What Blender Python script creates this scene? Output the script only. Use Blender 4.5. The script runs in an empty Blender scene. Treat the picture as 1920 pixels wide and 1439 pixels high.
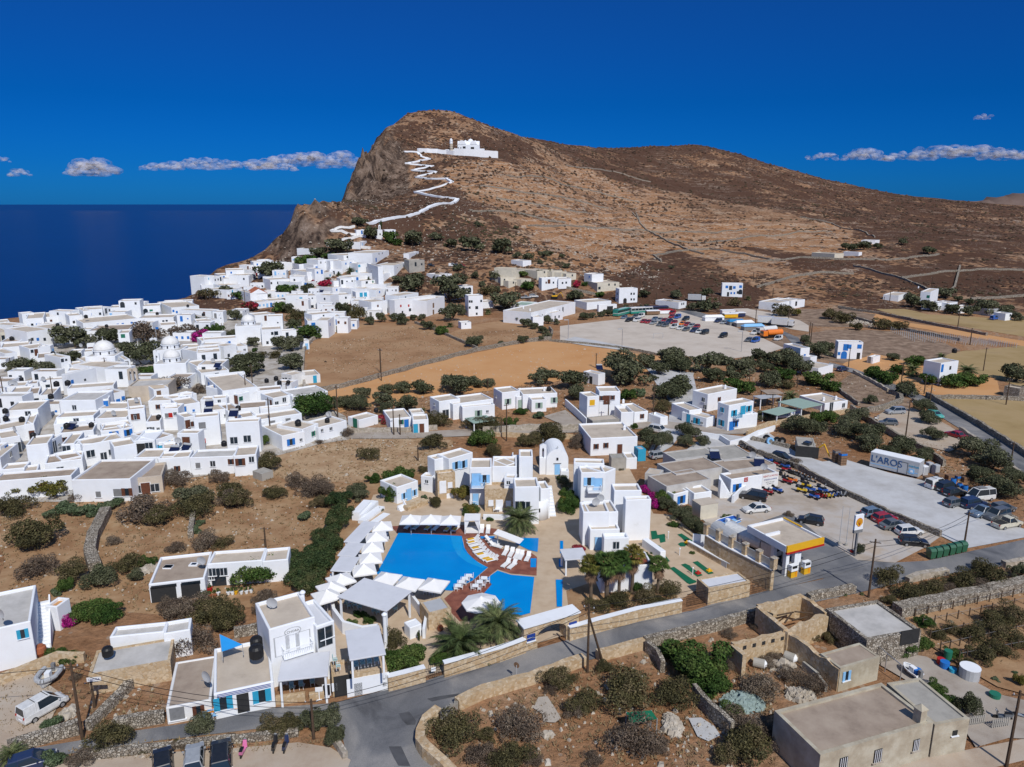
import bpy,bmesh,math,random
import numpy as np
from mathutils import Vector,noise as mnoise
random.seed(7);RS=np.random.RandomState(11)
scene=bpy.context.scene
COL=scene.collection
F=1387.0;PITCH=math.radians(13.7);CAMZ=48.0
SP,CP=math.sin(PITCH),math.cos(PITCH)
SEA=-190.0
def ray(u,v):
 a=(u-960.0)/F;b=(v-719.5)/F
 return(a,CP-b*SP,-SP-b*CP)
def atz(u,v,z=0.0):
 d=ray(u,v);t=(z-CAMZ)/d[2]
 return(d[0]*t,d[1]*t,z)
def aty(u,v,Y):
 d=ray(u,v);t=Y/d[1]
 return(d[0]*t,Y,CAMZ+d[2]*t)
def proj(x,y,z):
 y=np.asarray(y,float);z=np.asarray(z,float)-CAMZ
 dep=y*CP-z*SP;up=y*SP+z*CP
 return 960+F*np.asarray(x)/dep,719.5-F*up/dep
_L=RS.rand(256,256)
def vnoise(x,y):
 xi=np.floor(x).astype(int);yi=np.floor(y).astype(int)
 fx=x-xi;fy=y-yi;fx=fx*fx*(3-2*fx);fy=fy*fy*(3-2*fy)
 g=lambda i,j:_L[i&255,j&255]
 return(g(xi,yi)*(1-fx)+g(xi+1,yi)*fx)*(1-fy)+(g(xi,yi+1)*(1-fx)+g(xi+1,yi+1)*fx)*fy
def fbm(x,y,o=4):
 s=0;a=1;t=0
 for i in range(o):
  s=s+a*(vnoise(x+i*17.3,y+i*9.1)-.5);t+=a;x=x*2.03;y=y*2.03;a*=.5
 return s/t*2
def sstep(a,b,x):
 t=np.clip((x-a)/(b-a),0,1);return t*t*(3-2*t)
_cp=[]
for X in range(-350,1500,90):_cp+=[(X,300,0),(X,340,0)]
for X in range(-350,1500,180):_cp+=[(X,150,0)]
for u,v,D in[(600,497,400),(720,490,400),(680,462,430),(740,432,470),(620,440,440),(562,403,446),(600,396,462),(650,379,560),(700,385,540),(760,380,560),(850,390,540),(800,450,470),(900,500,400),(900,450,480),(1000,500,400),(1000,470,450),(1080,520,385),(1100,490,430),(850,520,380),(800,520,378),(700,374,650),(722,345,690),(748,292,742),(740,245,795),(780,226,850),(812,210,880),(850,213,900),(900,230,950),(1000,262,1050),(1080,275,1150),(1200,277,1280),(1310,273,1300),(1400,297,1350),(1500,330,1400),(1600,355,1500),(1700,371,1600),(1790,384,1700),(1900,398,1750),(880,292,770),(830,292,765),(930,300,770),(850,370,600),(900,350,640),(820,330,680),(1000,350,700),(1000,300,850),(1000,400,600),(1000,430,540),(1200,450,600),(1200,400,800),(1200,350,950),(1200,310,1120),(1400,450,620),(1400,400,820),(1400,350,1050),(1400,500,450),(1200,500,450),(1300,520,420),(1500,500,450),(1600,480,520),(1600,430,750),(1700,450,650),(1700,410,1000),(1500,380,950),(1900,450,700),(1900,520,430),(1750,520,440),(1900,420,1000),(500,490,430),(430,520,400),(545,470,440),(780,262,800),(850,250,830)]:
 _cp.append(aty(u,v,D))
for u,v,D in[(740,275,1000),(810,250,1150),(900,270,1250),(1100,310,1500),(1300,310,1650),(1500,360,1750),(1700,395,1950),(1900,410,2100)]:
 _cp.append(aty(u,v,D))
_cp=np.array(_cp,float);_S=200.0
def _tps(r):return np.where(r>1e-9,r*r*np.log(np.maximum(r,1e-9)),0)
_P=_cp[:,:2]/_S;_n=len(_P)
_K=_tps(np.linalg.norm(_P[:,None]-_P[None],axis=2))+np.eye(_n)*0.0015
_Q=np.hstack([np.ones((_n,1)),_P]);_M=np.block([[_K,_Q],[_Q.T,np.zeros((3,3))]])
_W=np.linalg.solve(_M,np.concatenate([_cp[:,2],np.zeros(3)]))
COAST=[(-900,250),(-300,250),(-222,308),(-204,338),(-186,350),(-168,358),(-159,372),(-166,396),(-162,425),(-146,444),(-133,452),(-128,470),(-127,520),(-128,580),(-134,640),(-128,700),(-116,750),(-118,800),(-120,880),(-90,1000),(-60,1500),(0,3500)]
def coastdist(x,y):
 """signed distance to the coast, positive inland"""
 best=np.full(x.shape,1e9);sg=np.ones(x.shape)
 for(ax,ay),(bx,by)in zip(COAST[:-1],COAST[1:]):
  dx,dy=bx-ax,by-ay;L2=dx*dx+dy*dy
  t=np.clip(((x-ax)*dx+(y-ay)*dy)/L2,0,1)
  d=np.hypot(x-ax-t*dx,y-ay-t*dy)
  cr=dx*(y-ay)-dy*(x-ax)
  m=d<best;best=np.where(m,d,best);sg=np.where(m,np.where(cr>0,-1,1),sg)
 return best*sg
def height(x,y):
 x=np.asarray(x,float);y=np.asarray(y,float);sh=x.shape;x=x.ravel();y=y.ravel()
 h=np.empty(x.shape)
 for i in range(0,len(x),20000):
  q=np.stack([x[i:i+20000],y[i:i+20000]],1)/_S
  r=np.linalg.norm(q[:,None]-_P[None],axis=2)
  h[i:i+20000]=_tps(r)@_W[:_n]+_W[_n]+q@_W[_n+1:]
 h=h*sstep(325,375,y)
 cd=coastdist(x,y)
 hill=sstep(380,480,y)
 rough=fbm(x/38,y/38,5)*3.2*hill
 crag=np.exp(-(((x+118)/22)**2+((y-468)/34)**2))
 face=np.exp(-(((x+134)/20)**2+((y-715)/60)**2))
 rg=1-np.abs(fbm(x/13,y/26,4))*2
 rough+=(fbm(x/9,y/9,4))*(10*crag+12*face)+rg*(5*crag+24*face)
 h=h+rough
 edge=cd+fbm(x/22,y/22,4)*9*sstep(360,420,y)
 W=30+135*sstep(600,690,y)*(1-sstep(900,1100,y))
 k=sstep(0,1,(edge+W)/(W+1))
 h=SEA-25+(h-SEA+25)*k
 return h.reshape(sh)
GX=np.concatenate([np.arange(-900,-280,20),np.arange(-280,420,3.0),np.arange(420,1000,6.0),np.arange(1000,2600,60)])
GY=np.concatenate([np.arange(-60,240,12),np.arange(240,300,5),np.arange(300,900,3.0),np.arange(900,1900,8.0),np.arange(1900,2700,60)])
_gx,_gy=np.meshgrid(GX,GY)
GH=height(_gx,_gy)
def hgt(x,y):
 i=int(np.clip(np.searchsorted(GX,x)-1,0,len(GX)-2));j=int(np.clip(np.searchsorted(GY,y)-1,0,len(GY)-2))
 fx=(x-GX[i])/(GX[i+1]-GX[i]);fy=(y-GY[j])/(GY[j+1]-GY[j])
 fx=min(max(fx,0),1);fy=min(max(fy,0),1)
 return float((GH[j,i]*(1-fx)+GH[j,i+1]*fx)*(1-fy)+(GH[j+1,i]*(1-fx)+GH[j+1,i+1]*fx)*fy)
def hit(u,v,off=0.0):
 """first place where the sight line meets the terrain raised by off"""
 d=ray(u,v);p=atz(u,v,off)if d[2]<-1e-4 else(0,1e9,0)
 if 0<p[1]<322:return p
 t=300.0;prev=t
 while t<2300:
  x,y,z=d[0]*t,d[1]*t,CAMZ+d[2]*t
  if z<hgt(x,y)+off:
   lo,hi=prev,t
   for _ in range(14):
    m=(lo+hi)/2
    if CAMZ+d[2]*m<hgt(d[0]*m,d[1]*m)+off:hi=m
    else:lo=m
   return(d[0]*hi,d[1]*hi,CAMZ+d[2]*hi)
  prev=t;t+=4.0
 return(d[0]*600,d[1]*600,hgt(d[0]*600,d[1]*600)+off)
REG=dict(A1=(0,400,4.7975),A2=(350,400,4.7975),A3=(700,400,4.7975),A4=(1050,400,4.267),A5=(1450,400,4.085),A6=(500,180,3.84),B1=(0,650,4.797),B2=(300,650,4.797),B3=(600,650,4.797),B4=(980,650,4.797),B5=(1250,650,4.797),B6=(1550,650,4.797),C1=(0,900,5.14),C2=(300,900,5.14),C3=(600,900,5.533),C4=(850,900,5.533),C5=(1100,900,5.534),C6=(1350,900,5.533),C7=(1600,900,5.534),D1=(0,1140,4.811),D2=(300,1100,4.246),D3=(600,1100,4.246),D4=(900,1100,4.245),D5=(1250,1100,4.246),D6=(1550,1100,4.246),P=(0,0,1.0))
def Z(r,x,y):
 a=REG[r];return(a[0]+x/a[2],a[1]+y/a[2])
def newmat(name):
 m=bpy.data.materials.new(name);m.use_nodes=True
 nt=m.node_tree;b=nt.nodes['Principled BSDF'];return m,nt,b
def N(nt,t,**kw):
 n=nt.nodes.new(t)
 for k,v in kw.items():
  if k in n.inputs:n.inputs[k].default_value=v
  else:setattr(n,k,v)
 return n
MAT={}
def ramp(nt,stops,interp='LINEAR'):
 r=nt.nodes.new('ShaderNodeValToRGB');r.color_ramp.interpolation=interp
 e=r.color_ramp.elements
 while len(e)>1:e.remove(e[-1])
 e[0].position=stops[0][0];c=stops[0][1];e[0].color=(*c,1)if len(c)==3 else c
 for p,c in stops[1:]:
  q=e.new(p);q.color=(*c,1)
 return r
def mat(name,col,rough=.8,var=.12,scale=1.2,bump=0.0,bscale=8,metal=0,spec=.3,col2=None,coord='Object',stops=None):
 """plain surface broken up by two octaves of noise"""
 m,nt,b=newmat(name);L=nt.links.new
 tc=N(nt,'ShaderNodeTexCoord');src=tc.outputs[coord]if coord!='World' else N(nt,'ShaderNodeNewGeometry').outputs['Position']
 n1=N(nt,'ShaderNodeTexNoise',Scale=scale,Detail=6.0,Roughness=.65);L(src,n1.inputs['Vector'])
 c2=col2 or tuple(x*(1-var*2.2)for x in col)
 c3=tuple(min(1,x*(1+var))for x in col)
 r=ramp(nt,stops or[(.28,c2),(.5,col),(.72,c3)]);L(n1.outputs['Fac'],r.inputs[0]);L(r.outputs[0],b.inputs['Base Color'])
 b.inputs['Roughness'].default_value=rough;b.inputs['Metallic'].default_value=metal
 b.inputs['Specular IOR Level'].default_value=spec
 if bump:
  n2=N(nt,'ShaderNodeTexNoise',Scale=bscale,Detail=4.0);L(src,n2.inputs['Vector'])
  bp=N(nt,'ShaderNodeBump',Strength=bump,Distance=.05);L(n2.outputs['Fac'],bp.inputs['Height']);L(bp.outputs[0],b.inputs['Normal'])
 MAT[name]=m;return m
def stonemat(name,cols,scale=2.2,joint=(.30,.25,.19),bump=.6,jw=.06):
 m,nt,b=newmat(name);L=nt.links.new
 p=N(nt,'ShaderNodeNewGeometry').outputs['Position']
 ns=N(nt,'ShaderNodeTexNoise',Scale=2.0);L(p,ns.inputs['Vector'])
 mx=N(nt,'ShaderNodeMix',data_type='VECTOR');mx.inputs['Factor'].default_value=.12;L(p,mx.inputs[4]);L(ns.outputs['Color'],mx.inputs[5])
 v=N(nt,'ShaderNodeTexVoronoi',Scale=scale);L(mx.outputs[1],v.inputs['Vector'])
 ve=N(nt,'ShaderNodeTexVoronoi',Scale=scale,feature='DISTANCE_TO_EDGE');L(mx.outputs[1],ve.inputs['Vector'])
 r=ramp(nt,[(i/(len(cols)-1),c)for i,c in enumerate(cols)]);
 sx=N(nt,'ShaderNodeSeparateColor');L(v.outputs['Color'],sx.inputs[0]);L(sx.outputs[0],r.inputs[0])
 e=N(nt,'ShaderNodeMapRange');e.inputs[1].default_value=0;e.inputs[2].default_value=jw;L(ve.outputs['Distance'],e.inputs[0])
 mc=N(nt,'ShaderNodeMix',data_type='RGBA');L(e.outputs[0],mc.inputs[0]);mc.inputs[6].default_value=(*joint,1);L(r.outputs[0],mc.inputs[7])
 L(mc.outputs[2],b.inputs['Base Color']);b.inputs['Roughness'].default_value=.9
 b.inputs['Specular IOR Level'].default_value=.15
 bp=N(nt,'ShaderNodeBump',Strength=bump,Distance=.12);L(e.outputs[0],bp.inputs['Height']);L(bp.outputs[0],b.inputs['Normal'])
 MAT[name]=m;return m
mat('white',(.80,.80,.80),.75,.04,.5,.15,6,stops=[(.22,(.62,.62,.60)),(.38,(.77,.785,.80)),(.7,(.82,.845,.87))])
mat('white2',(.74,.74,.72),.75,.06,.8,.15,6,stops=[(.25,(.56,.54,.49)),(.42,(.70,.69,.66)),(.7,(.78,.775,.76))])
mat('cream',(.62,.57,.46),.8,.06,.8,.1)
mat('plaster',(.42,.36,.27),.85,.15,.6,.3,stops=[(.2,(.28,.23,.17)),(.45,(.40,.35,.26)),(.62,(.50,.46,.36)),(.8,(.38,.36,.28))])
mat('cement',(.36,.32,.27),.9,.10,.35,.2,5,stops=[(.25,(.34,.28,.22)),(.42,(.47,.40,.32)),(.6,(.54,.465,.375)),(.78,(.40,.345,.28))])
mat('cementg',(.40,.38,.35),.9,.10,.4,.2,5,stops=[(.25,(.34,.33,.31)),(.45,(.46,.44,.41)),(.6,(.53,.51,.48)),(.78,(.40,.38,.355))])
mat('cementb',(.25,.20,.16),.9,.14,.4,.2,5,stops=[(.25,(.22,.17,.13)),(.45,(.33,.26,.20)),(.7,(.41,.335,.26))])
mat('concrete',(.36,.34,.30),.9,.12,.5,.2,5)
mat('blue',(.02,.16,.50),.5,.06,2);mat('lblue',(.25,.50,.78),.55,.05,2)
mat('dblue',(.015,.05,.25),.5,.06,2);mat('sky',(.01,.25,.62),.6,.04,1)
mat('signblue',(.008,.075,.22),.6,.06,2);mat('tblue',(.03,.32,.50),.6,.06,2);mat('green',(.02,.16,.10),.6,.06,2);mat('lgreen',(.30,.40,.33),.6,.06,2)
mat('brown',(.12,.045,.025),.6,.15,3);mat('wood',(.20,.12,.07),.7,.2,3);mat('red',(.42,.02,.015),.5,.05,2)
mat('yellow',(.72,.40,.02),.5,.05,2);mat('orange',(.80,.30,.01),.5,.04,2)
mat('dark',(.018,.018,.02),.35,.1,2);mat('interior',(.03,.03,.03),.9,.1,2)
mat('black',(.015,.015,.016),.5,.1,2);mat('grey',(.20,.20,.20),.6,.1,2);mat('lgrey',(.42,.43,.44),.55,.06,1)
mat('canvas',(.80,.79,.77),.8,.03,1.0,.08,3);mat('roofw',(.62,.63,.66),.7,.04,.5,.1,3)
mat('polew',(.085,.055,.035),.85,.2,4);mat('metal',(.45,.46,.47),.4,.06,2,metal=.6)
mat('pinkt',(.55,.06,.25),.4,.05,3);mat('tarp',(.03,.20,.42),.6,.05,3)
mat('deck',(.24,.065,.035),.65,.15,1.5);mat('turf',(.005,.12,.06),.9,.1,3)
mat('tile',(.42,.13,.06),.85,.15,2);mat('terracotta',(.34,.11,.05),.8,.1,2)
mat('cloth_teal',(.35,.52,.50),.8,.05,2);mat('solar',(.01,.015,.05),.15,.1,2,spec=.6)
stonemat('stone',[(.52,.385,.235),(.42,.285,.155),(.60,.48,.33),(.46,.33,.19)],3.6,(.48,.38,.26),.4,.07)
stonemat('drystone',[(.40,.35,.28),(.20,.165,.125),(.52,.47,.39),(.32,.27,.21)],4.6,(.12,.095,.07),.9,.10)
stonemat('wallcap',[(.46,.40,.33),(.30,.26,.20),(.52,.47,.40)],3.0,(.38,.33,.27),.5,.05)
m,nt,b=newmat('glass');b.inputs['Base Color'].default_value=(.02,.03,.04,1);b.inputs['Roughness'].default_value=.08;b.inputs['Specular IOR Level'].default_value=.7;MAT['glass']=m
def paint(name,col,rough=.3):
 m,nt,b=newmat('car_'+name);L=nt.links.new
 tc=N(nt,'ShaderNodeTexCoord');n=N(nt,'ShaderNodeTexNoise',Scale=3.0,Detail=5.0);L(tc.outputs['Object'],n.inputs['Vector'])
 r=ramp(nt,[(.3,tuple(c*.8+.01 for c in col)),(.65,col)]);L(n.outputs['Fac'],r.inputs[0]);L(r.outputs[0],b.inputs['Base Color'])
 b.inputs['Roughness'].default_value=rough;b.inputs['Coat Weight'].default_value=.5;MAT['car_'+name]=m
for k,c in dict(white=(.72,.72,.70),silver=(.34,.36,.38),grey=(.12,.13,.14),black=(.012,.013,.016),red=(.35,.012,.02),blue=(.02,.10,.40),navy=(.015,.03,.09),sblue=(.14,.20,.28),yellow=(.75,.50,.02),orange=(.85,.22,.02),green=(.03,.28,.22),cream=(.62,.58,.45),pink=(.75,.20,.42),teal=(.10,.42,.36)).items():paint(k,c)
class MB:
 def __init__(s,o=(0,0,0)):s.v=[];s.f=[];s.o=o
 def add(s,vs,fs):
  k=len(s.v);ox,oy,oz=s.o
  s.v+=[(x-ox,y-oy,z-oz)for x,y,z in vs];s.f+=[tuple(i+k for i in f)for f in fs];return s
 def prism(s,pts,z0,z1,cap=True):
  n=len(pts);A=sum(pts[i][0]*pts[(i+1)%n][1]-pts[(i+1)%n][0]*pts[i][1]for i in range(n))
  if A<0:pts=pts[::-1]
  vs=[(p[0],p[1],z0)for p in pts]+[(p[0],p[1],z1)for p in pts]
  fs=[(i,(i+1)%n,n+(i+1)%n,n+i)for i in range(n)]
  if cap:fs+=[tuple(range(n-1,-1,-1)),tuple(range(n,2*n))]
  return s.add(vs,fs)
 def box(s,c,d,rz=0.0,M=None):
  """c = centre of the base, d = full sizes"""
  x,y,z=d[0]/2,d[1]/2,d[2];ca,sa=math.cos(rz),math.sin(rz)
  vs=[]
  for zz in(0,z):
   for px,py in((-x,-y),(x,-y),(x,y),(-x,y)):
    vs.append((c[0]+px*ca-py*sa,c[1]+px*sa+py*ca,c[2]+zz))
  return s.add(vs,[(0,3,2,1),(4,5,6,7),(0,1,5,4),(1,2,6,5),(2,3,7,6),(3,0,4,7)])
 def tube(s,p,q,r0,r1=None,n=8,cap=True):
  r1=r0 if r1 is None else r1;p=Vector(p);q=Vector(q);d=(q-p).normalized()
  a=d.orthogonal().normalized();b=d.cross(a);vs=[]
  for P,R in((p,r0),(q,r1)):
   for i in range(n):
    t=2*math.pi*i/n;vs.append(tuple(P+(a*math.cos(t)+b*math.sin(t))*R))
  fs=[(i,(i+1)%n,n+(i+1)%n,n+i)for i in range(n)]
  if cap:fs+=[tuple(range(n-1,-1,-1)),tuple(range(n,2*n))]
  return s.add(vs,fs)
 def lathe(s,c,prof,n=16,a0=0,a1=2*math.pi,sx=1,sy=1):
  full=abs(a1-a0-2*math.pi)<1e-6;m=n if full else n+1;vs=[]
  for r,z in prof:
   for i in range(m):
    t=a0+(a1-a0)*i/n;vs.append((c[0]+r*math.cos(t)*sx,c[1]+r*math.sin(t)*sy,c[2]+z))
  fs=[]
  for j in range(len(prof)-1):
   for i in range(n):
    k=(i+1)%m if full else i+1
    fs.append((j*m+i,j*m+k,(j+1)*m+k,(j+1)*m+i))
  if full:
   fs.append(tuple(range(m-1,-1,-1)));fs.append(tuple((len(prof)-1)*m+i for i in range(m)))
  return s.add(vs,fs)
 def build(s,name,m,parent=None,loc=None,smooth=False,bevel=0):
  me=bpy.data.meshes.new(name);me.from_pydata(s.v,[],s.f);me.validate();me.update()
  if bevel:
   bm=bmesh.new();bm.from_mesh(me)
   bmesh.ops.remove_doubles(bm,verts=bm.verts,dist=1e-4)
   ed=[e for e in bm.edges if len(e.link_faces)==2 and e.calc_face_angle(0)>.6]
   bmesh.ops.bevel(bm,geom=ed,offset=bevel,segments=2,affect='EDGES',profile=.5)
   bm.to_mesh(me);bm.free()
  if smooth:
   me.polygons.foreach_set('use_smooth',[True]*len(me.polygons))
   me.update()
  o=bpy.data.objects.new(name,me);COL.objects.link(o)
  me.materials.append(MAT[m]if isinstance(m,str)else m)
  if parent is not None:o.parent=parent
  if loc is not None:o.location=loc
  return o
def tag(o,label=None,cat=None,group=None,kind=None):
 if label:o['label']=label
 if cat:o['category']=cat
 if group:o['group']=group
 if kind:o['kind']=kind
 return o
def empty(name,loc,rz=0.0,label=None,cat=None,group=None):
 o=bpy.data.objects.new(name,None);o.empty_display_size=.3;COL.objects.link(o);o.location=loc;o.rotation_euler=(0,0,rz)
 return tag(o,label,cat,group)
def kids(o):return KID.get(o.name)or[c for c in o.children]
KID={}
def freeze(o):
 """remember a prototype's tree once, so copies need no search"""
 def rec(a):return(a,[rec(c)for c in a.children])
 KID[o.name]=rec(o);return o
def clone(o,loc,rz=0.0,label=None,group=None,scale=None,mats=None,zs=None):
 def rec(t,par):
  c=t[0].copy();COL.objects.link(c)
  if par is not None:c.parent=par
  for k in t[1]:rec(k,c)
  return c
 r=rec(KID[o.name],None);r.location=loc;r.rotation_euler=(0,0,rz)
 if scale:r.scale=(scale,scale,zs or scale)if not isinstance(scale,tuple)else scale
 if label:r['label']=label
 if group:r['group']=group
 return r
PLACED={}
def once(key,make):
 if key not in PLACED:PLACED[key]=[freeze(make()),False]
 return PLACED[key]
def put(key,make,loc,rz=0.0,label=None,group=None,scale=None):
 """the first placement moves the prototype itself, later ones copy it"""
 e=once(key,make)
 if not e[1]:
  e[1]=True;o=e[0];o.location=loc;o.rotation_euler=(0,0,rz)
  if scale:o.scale=scale if isinstance(scale,tuple)else(scale,)*3
  PENDING.append((o,label,group));return o
 return clone(e[0],loc,rz,label,group,scale)if e[0]else None
PENDING=[]
USED={}
def txt(s,loc,size,m,parent,normal_az,tilt=math.pi/2,name='lettering',depth=.01,align='CENTER',squash=1.0):
 """lettering as real extruded text turned into a mesh"""
 cu=bpy.data.curves.new(name,'FONT');cu.body=s;cu.size=size;cu.extrude=depth;cu.align_x=align;cu.align_y='CENTER';cu.resolution_u=3
 t=bpy.data.objects.new(name,cu);dg=bpy.context.evaluated_depsgraph_get()
 me=bpy.data.meshes.new_from_object(t.evaluated_get(dg))if False else t.to_mesh().copy()
 bpy.data.objects.remove(t)
 o=bpy.data.objects.new(name,me);COL.objects.link(o);me.materials.clear();me.materials.append(MAT[m])
 o.location=loc;o.rotation_euler=(tilt,0,normal_az+math.pi/2);o.scale=(squash,1,1)
 if parent is not None:o.parent=parent
 return o
# ================================================================ LAND, SEA, SKY
def inpoly(pu,pv,poly):
 ins=np.zeros(pu.shape,bool);n=len(poly)
 for i in range(n):
  x1,y1=poly[i];x2,y2=poly[(i+1)%n]
  c=((y1>pv)!=(y2>pv))&(pu<(x2-x1)*(pv-y1)/((y2-y1)if y2!=y1 else 1e-9)+x1)
  ins^=c
 return ins
def land():
 nx,ny=len(GX),len(GY)
 x=_gx.ravel();y=_gy.ravel();z=GH.ravel()
 vs=np.stack([x,y,z],1)
 idx=np.arange(nx*ny).reshape(ny,nx)
 fs=np.stack([idx[:-1,:-1].ravel(),idx[:-1,1:].ravel(),idx[1:,1:].ravel(),idx[1:,:-1].ravel()],1)
 me=bpy.data.meshes.new('ground');me.vertices.add(len(vs));me.vertices.foreach_set('co',vs.ravel())
 me.loops.add(fs.size);me.loops.foreach_set('vertex_index',fs.ravel().astype(np.int32))
 me.polygons.add(len(fs));me.polygons.foreach_set('loop_start',np.arange(0,fs.size,4,dtype=np.int32))
 me.update(calc_edges=True);me.validate()
 me.polygons.foreach_set('use_smooth',np.ones(len(fs),bool))
 u,v=proj(x,np.maximum(y,5),z)
 w=u+fbm(x/30,y/30)*10;q=v+fbm(x/30+50,y/30)*3.5
 soil=np.zeros(x.shape);scrub=np.full(x.shape,.45);rock=np.zeros(x.shape)
 far=y>330
 for poly,s,c in[([(1000,400),(1180,400),(1330,470),(1160,520),(1000,500),(960,440)],.75,.12),([(1100,425),(1500,425),(1640,470),(1560,500),(1300,470),(1200,500),(1080,490)],.8,.10),([(1480,395),(1560,395),(1700,440),(1640,460),(1560,440)],.85,.25),([(1580,500),(1800,520),(1800,545),(1560,530)],.5,.5),([(1150,520),(1260,470),(1400,470),(1560,530),(1400,560),(1200,570)],.1,.95),([(1420,455),(1560,470),(1700,500),(1560,505),(1300,470)],.1,.9),([(1160,560),(1240,500),(1400,515),(1330,580)],.15,.95),([(740,360),(900,360),(960,420),(780,470),(560,420),(600,395)],.15,.8),([(1250,430),(1370,430),(1370,445),(1250,450)],.1,1.0),([(990,255),(1330,265),(1920,395),(1920,440),(1600,430),(1400,385),(1150,335)],.25,.95),([(1600,430),(1920,400),(1920,560),(1720,550),(1600,500)],.3,.85),([(740,225),(1000,260),(1000,300),(940,290),(740,280)],.1,.75),([(860,300),(1100,315),(1330,400),(1400,430),(1100,425),(900,380),(820,330)],.6,.22),([(1180,440),(1300,440),(1480,490),(1500,520),(1300,480)],.8,.05),([(960,410),(1250,400),(1500,420),(1650,460),(1600,480),(1100,440)],.85,.12),([(1330,480),(1500,500),(1620,540),(1560,580),(1450,560)],.55,.35)]:
  m=inpoly(w,q,poly)&far;soil[m]=s;scrub[m]=c
 nz=fbm(x/25,y/25,4);scrub=np.clip(scrub+nz*.75+fbm(x/90,y/90,3)*.5*(scrub>.3),0,1.3);soil=np.clip(soil+fbm(x/40+9,y/40,3)*.4,0,1)
 gy_,gx_=np.gradient(GH,GY,GX);sl=np.hypot(gx_,gy_).ravel()
 rock=sstep(.55,1.1,sl)
 rock=np.maximum(rock,.9*((inpoly(u,v,[(540,395),(605,430),(620,480),(520,500)])|inpoly(u,v,[(640,385),(735,255),(765,290),(770,360),(700,385)]))&far))
 near=~far
 scrub[near]=-.7;soil[near]=(.62+.5*fbm(x/20,y/20,3))[near]
 a=me.color_attributes.new('zone','FLOAT_COLOR','POINT')
 a.data.foreach_set('color',np.stack([soil,scrub,rock,np.ones_like(soil)],1).astype(np.float32).ravel())
 o=bpy.data.objects.new('ground',me);COL.objects.link(o);o['kind']='structure'
 m,nt,b=newmat('land');L=nt.links.new
 P=N(nt,'ShaderNodeNewGeometry').outputs['Position']
 at=N(nt,'ShaderNodeAttribute',attribute_name='zone');sp=N(nt,'ShaderNodeSeparateColor');L(at.outputs['Color'],sp.inputs[0])
 n1=N(nt,'ShaderNodeTexNoise',Scale=.06,Detail=8.0,Roughness=.7);L(P,n1.inputs['Vector'])
 n2=N(nt,'ShaderNodeTexNoise',Scale=.9,Detail=7.0,Roughness=.72);L(P,n2.inputs['Vector'])
 base=ramp(nt,[(.3,(.19,.10,.055)),(.5,(.29,.17,.10)),(.68,(.40,.29,.20))]);L(n1.outputs['Fac'],base.inputs[0])
 och=ramp(nt,[(.3,(.31,.145,.06)),(.5,(.38,.205,.105)),(.7,(.42,.28,.175))]);L(n1.outputs['Fac'],och.inputs[0])
 mx=N(nt,'ShaderNodeMix',data_type='RGBA');L(sp.outputs[0],mx.inputs[0]);L(base.outputs[0],mx.inputs[6]);L(och.outputs[0],mx.inputs[7])
 fine=N(nt,'ShaderNodeMix',data_type='RGBA',blend_type='MULTIPLY');fine.inputs[0].default_value=.75
 fr=ramp(nt,[(.3,(.45,.43,.42)),(.5,(.95,.95,.95)),(.68,(1.25,1.22,1.2))]);L(n2.outputs['Fac'],fr.inputs[0]);L(mx.outputs[2],fine.inputs[6]);L(fr.outputs[0],fine.inputs[7])
 vo=N(nt,'ShaderNodeTexVoronoi',Scale=.32,Randomness=1.0);L(P,vo.inputs['Vector'])
 nn=N(nt,'ShaderNodeTexNoise',Scale=.25,Detail=6.0,Roughness=.8);L(P,nn.inputs['Vector'])
 ad=N(nt,'ShaderNodeMath',operation='MULTIPLY_ADD');L(sp.outputs[1],ad.inputs[0]);ad.inputs[1].default_value=.74;ad.inputs[2].default_value=-.17
 ad2=N(nt,'ShaderNodeMath',operation='MULTIPLY_ADD');L(nn.outputs['Fac'],ad2.inputs[0]);ad2.inputs[1].default_value=.9;L(ad.outputs[0],ad2.inputs[2]);n9=N(nt,'ShaderNodeTexNoise',Scale=.045,Detail=7.0,Roughness=.7,Distortion=1.0);L(P,n9.inputs['Vector']);ad3=N(nt,'ShaderNodeMath',operation='MULTIPLY_ADD');L(n9.outputs['Fac'],ad3.inputs[0]);ad3.inputs[1].default_value=2.2;ad3.inputs[2].default_value=-1.1;ad4=N(nt,'ShaderNodeMath',operation='ADD');L(ad2.outputs[0],ad4.inputs[0]);L(ad3.outputs[0],ad4.inputs[1]);ad2=ad4
 sb=N(nt,'ShaderNodeMath',operation='SUBTRACT');L(ad2.outputs[0],sb.inputs[0]);L(vo.outputs['Distance'],sb.inputs[1])
 mr=N(nt,'ShaderNodeMapRange');mr.inputs[1].default_value=.02;mr.inputs[2].default_value=.2;L(sb.outputs[0],mr.inputs[0])
 sc=ramp(nt,[(.3,(.040,.022,.017)),(.5,(.075,.038,.027)),(.7,(.066,.044,.025))]);L(n2.outputs['Fac'],sc.inputs[0])
 mk=N(nt,'ShaderNodeMath',operation='MULTIPLY');L(mr.outputs[0],mk.inputs[0]);mk.inputs[1].default_value=.9
 m2=N(nt,'ShaderNodeMix',data_type='RGBA');L(mk.outputs[0],m2.inputs[0]);L(fine.outputs[2],m2.inputs[6]);L(sc.outputs[0],m2.inputs[7])
 v3=N(nt,'ShaderNodeTexVoronoi',Scale=.55);L(P,v3.inputs['Vector'])
 n3=N(nt,'ShaderNodeTexNoise',Scale=.035,Detail=5.0);L(P,n3.inputs['Vector'])
 q3=N(nt,'ShaderNodeMapRange');q3.inputs[1].default_value=.45;q3.inputs[2].default_value=.75;q3.inputs[3].default_value=.08;q3.inputs[4].default_value=.42;L(n3.outputs['Fac'],q3.inputs[0])
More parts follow.
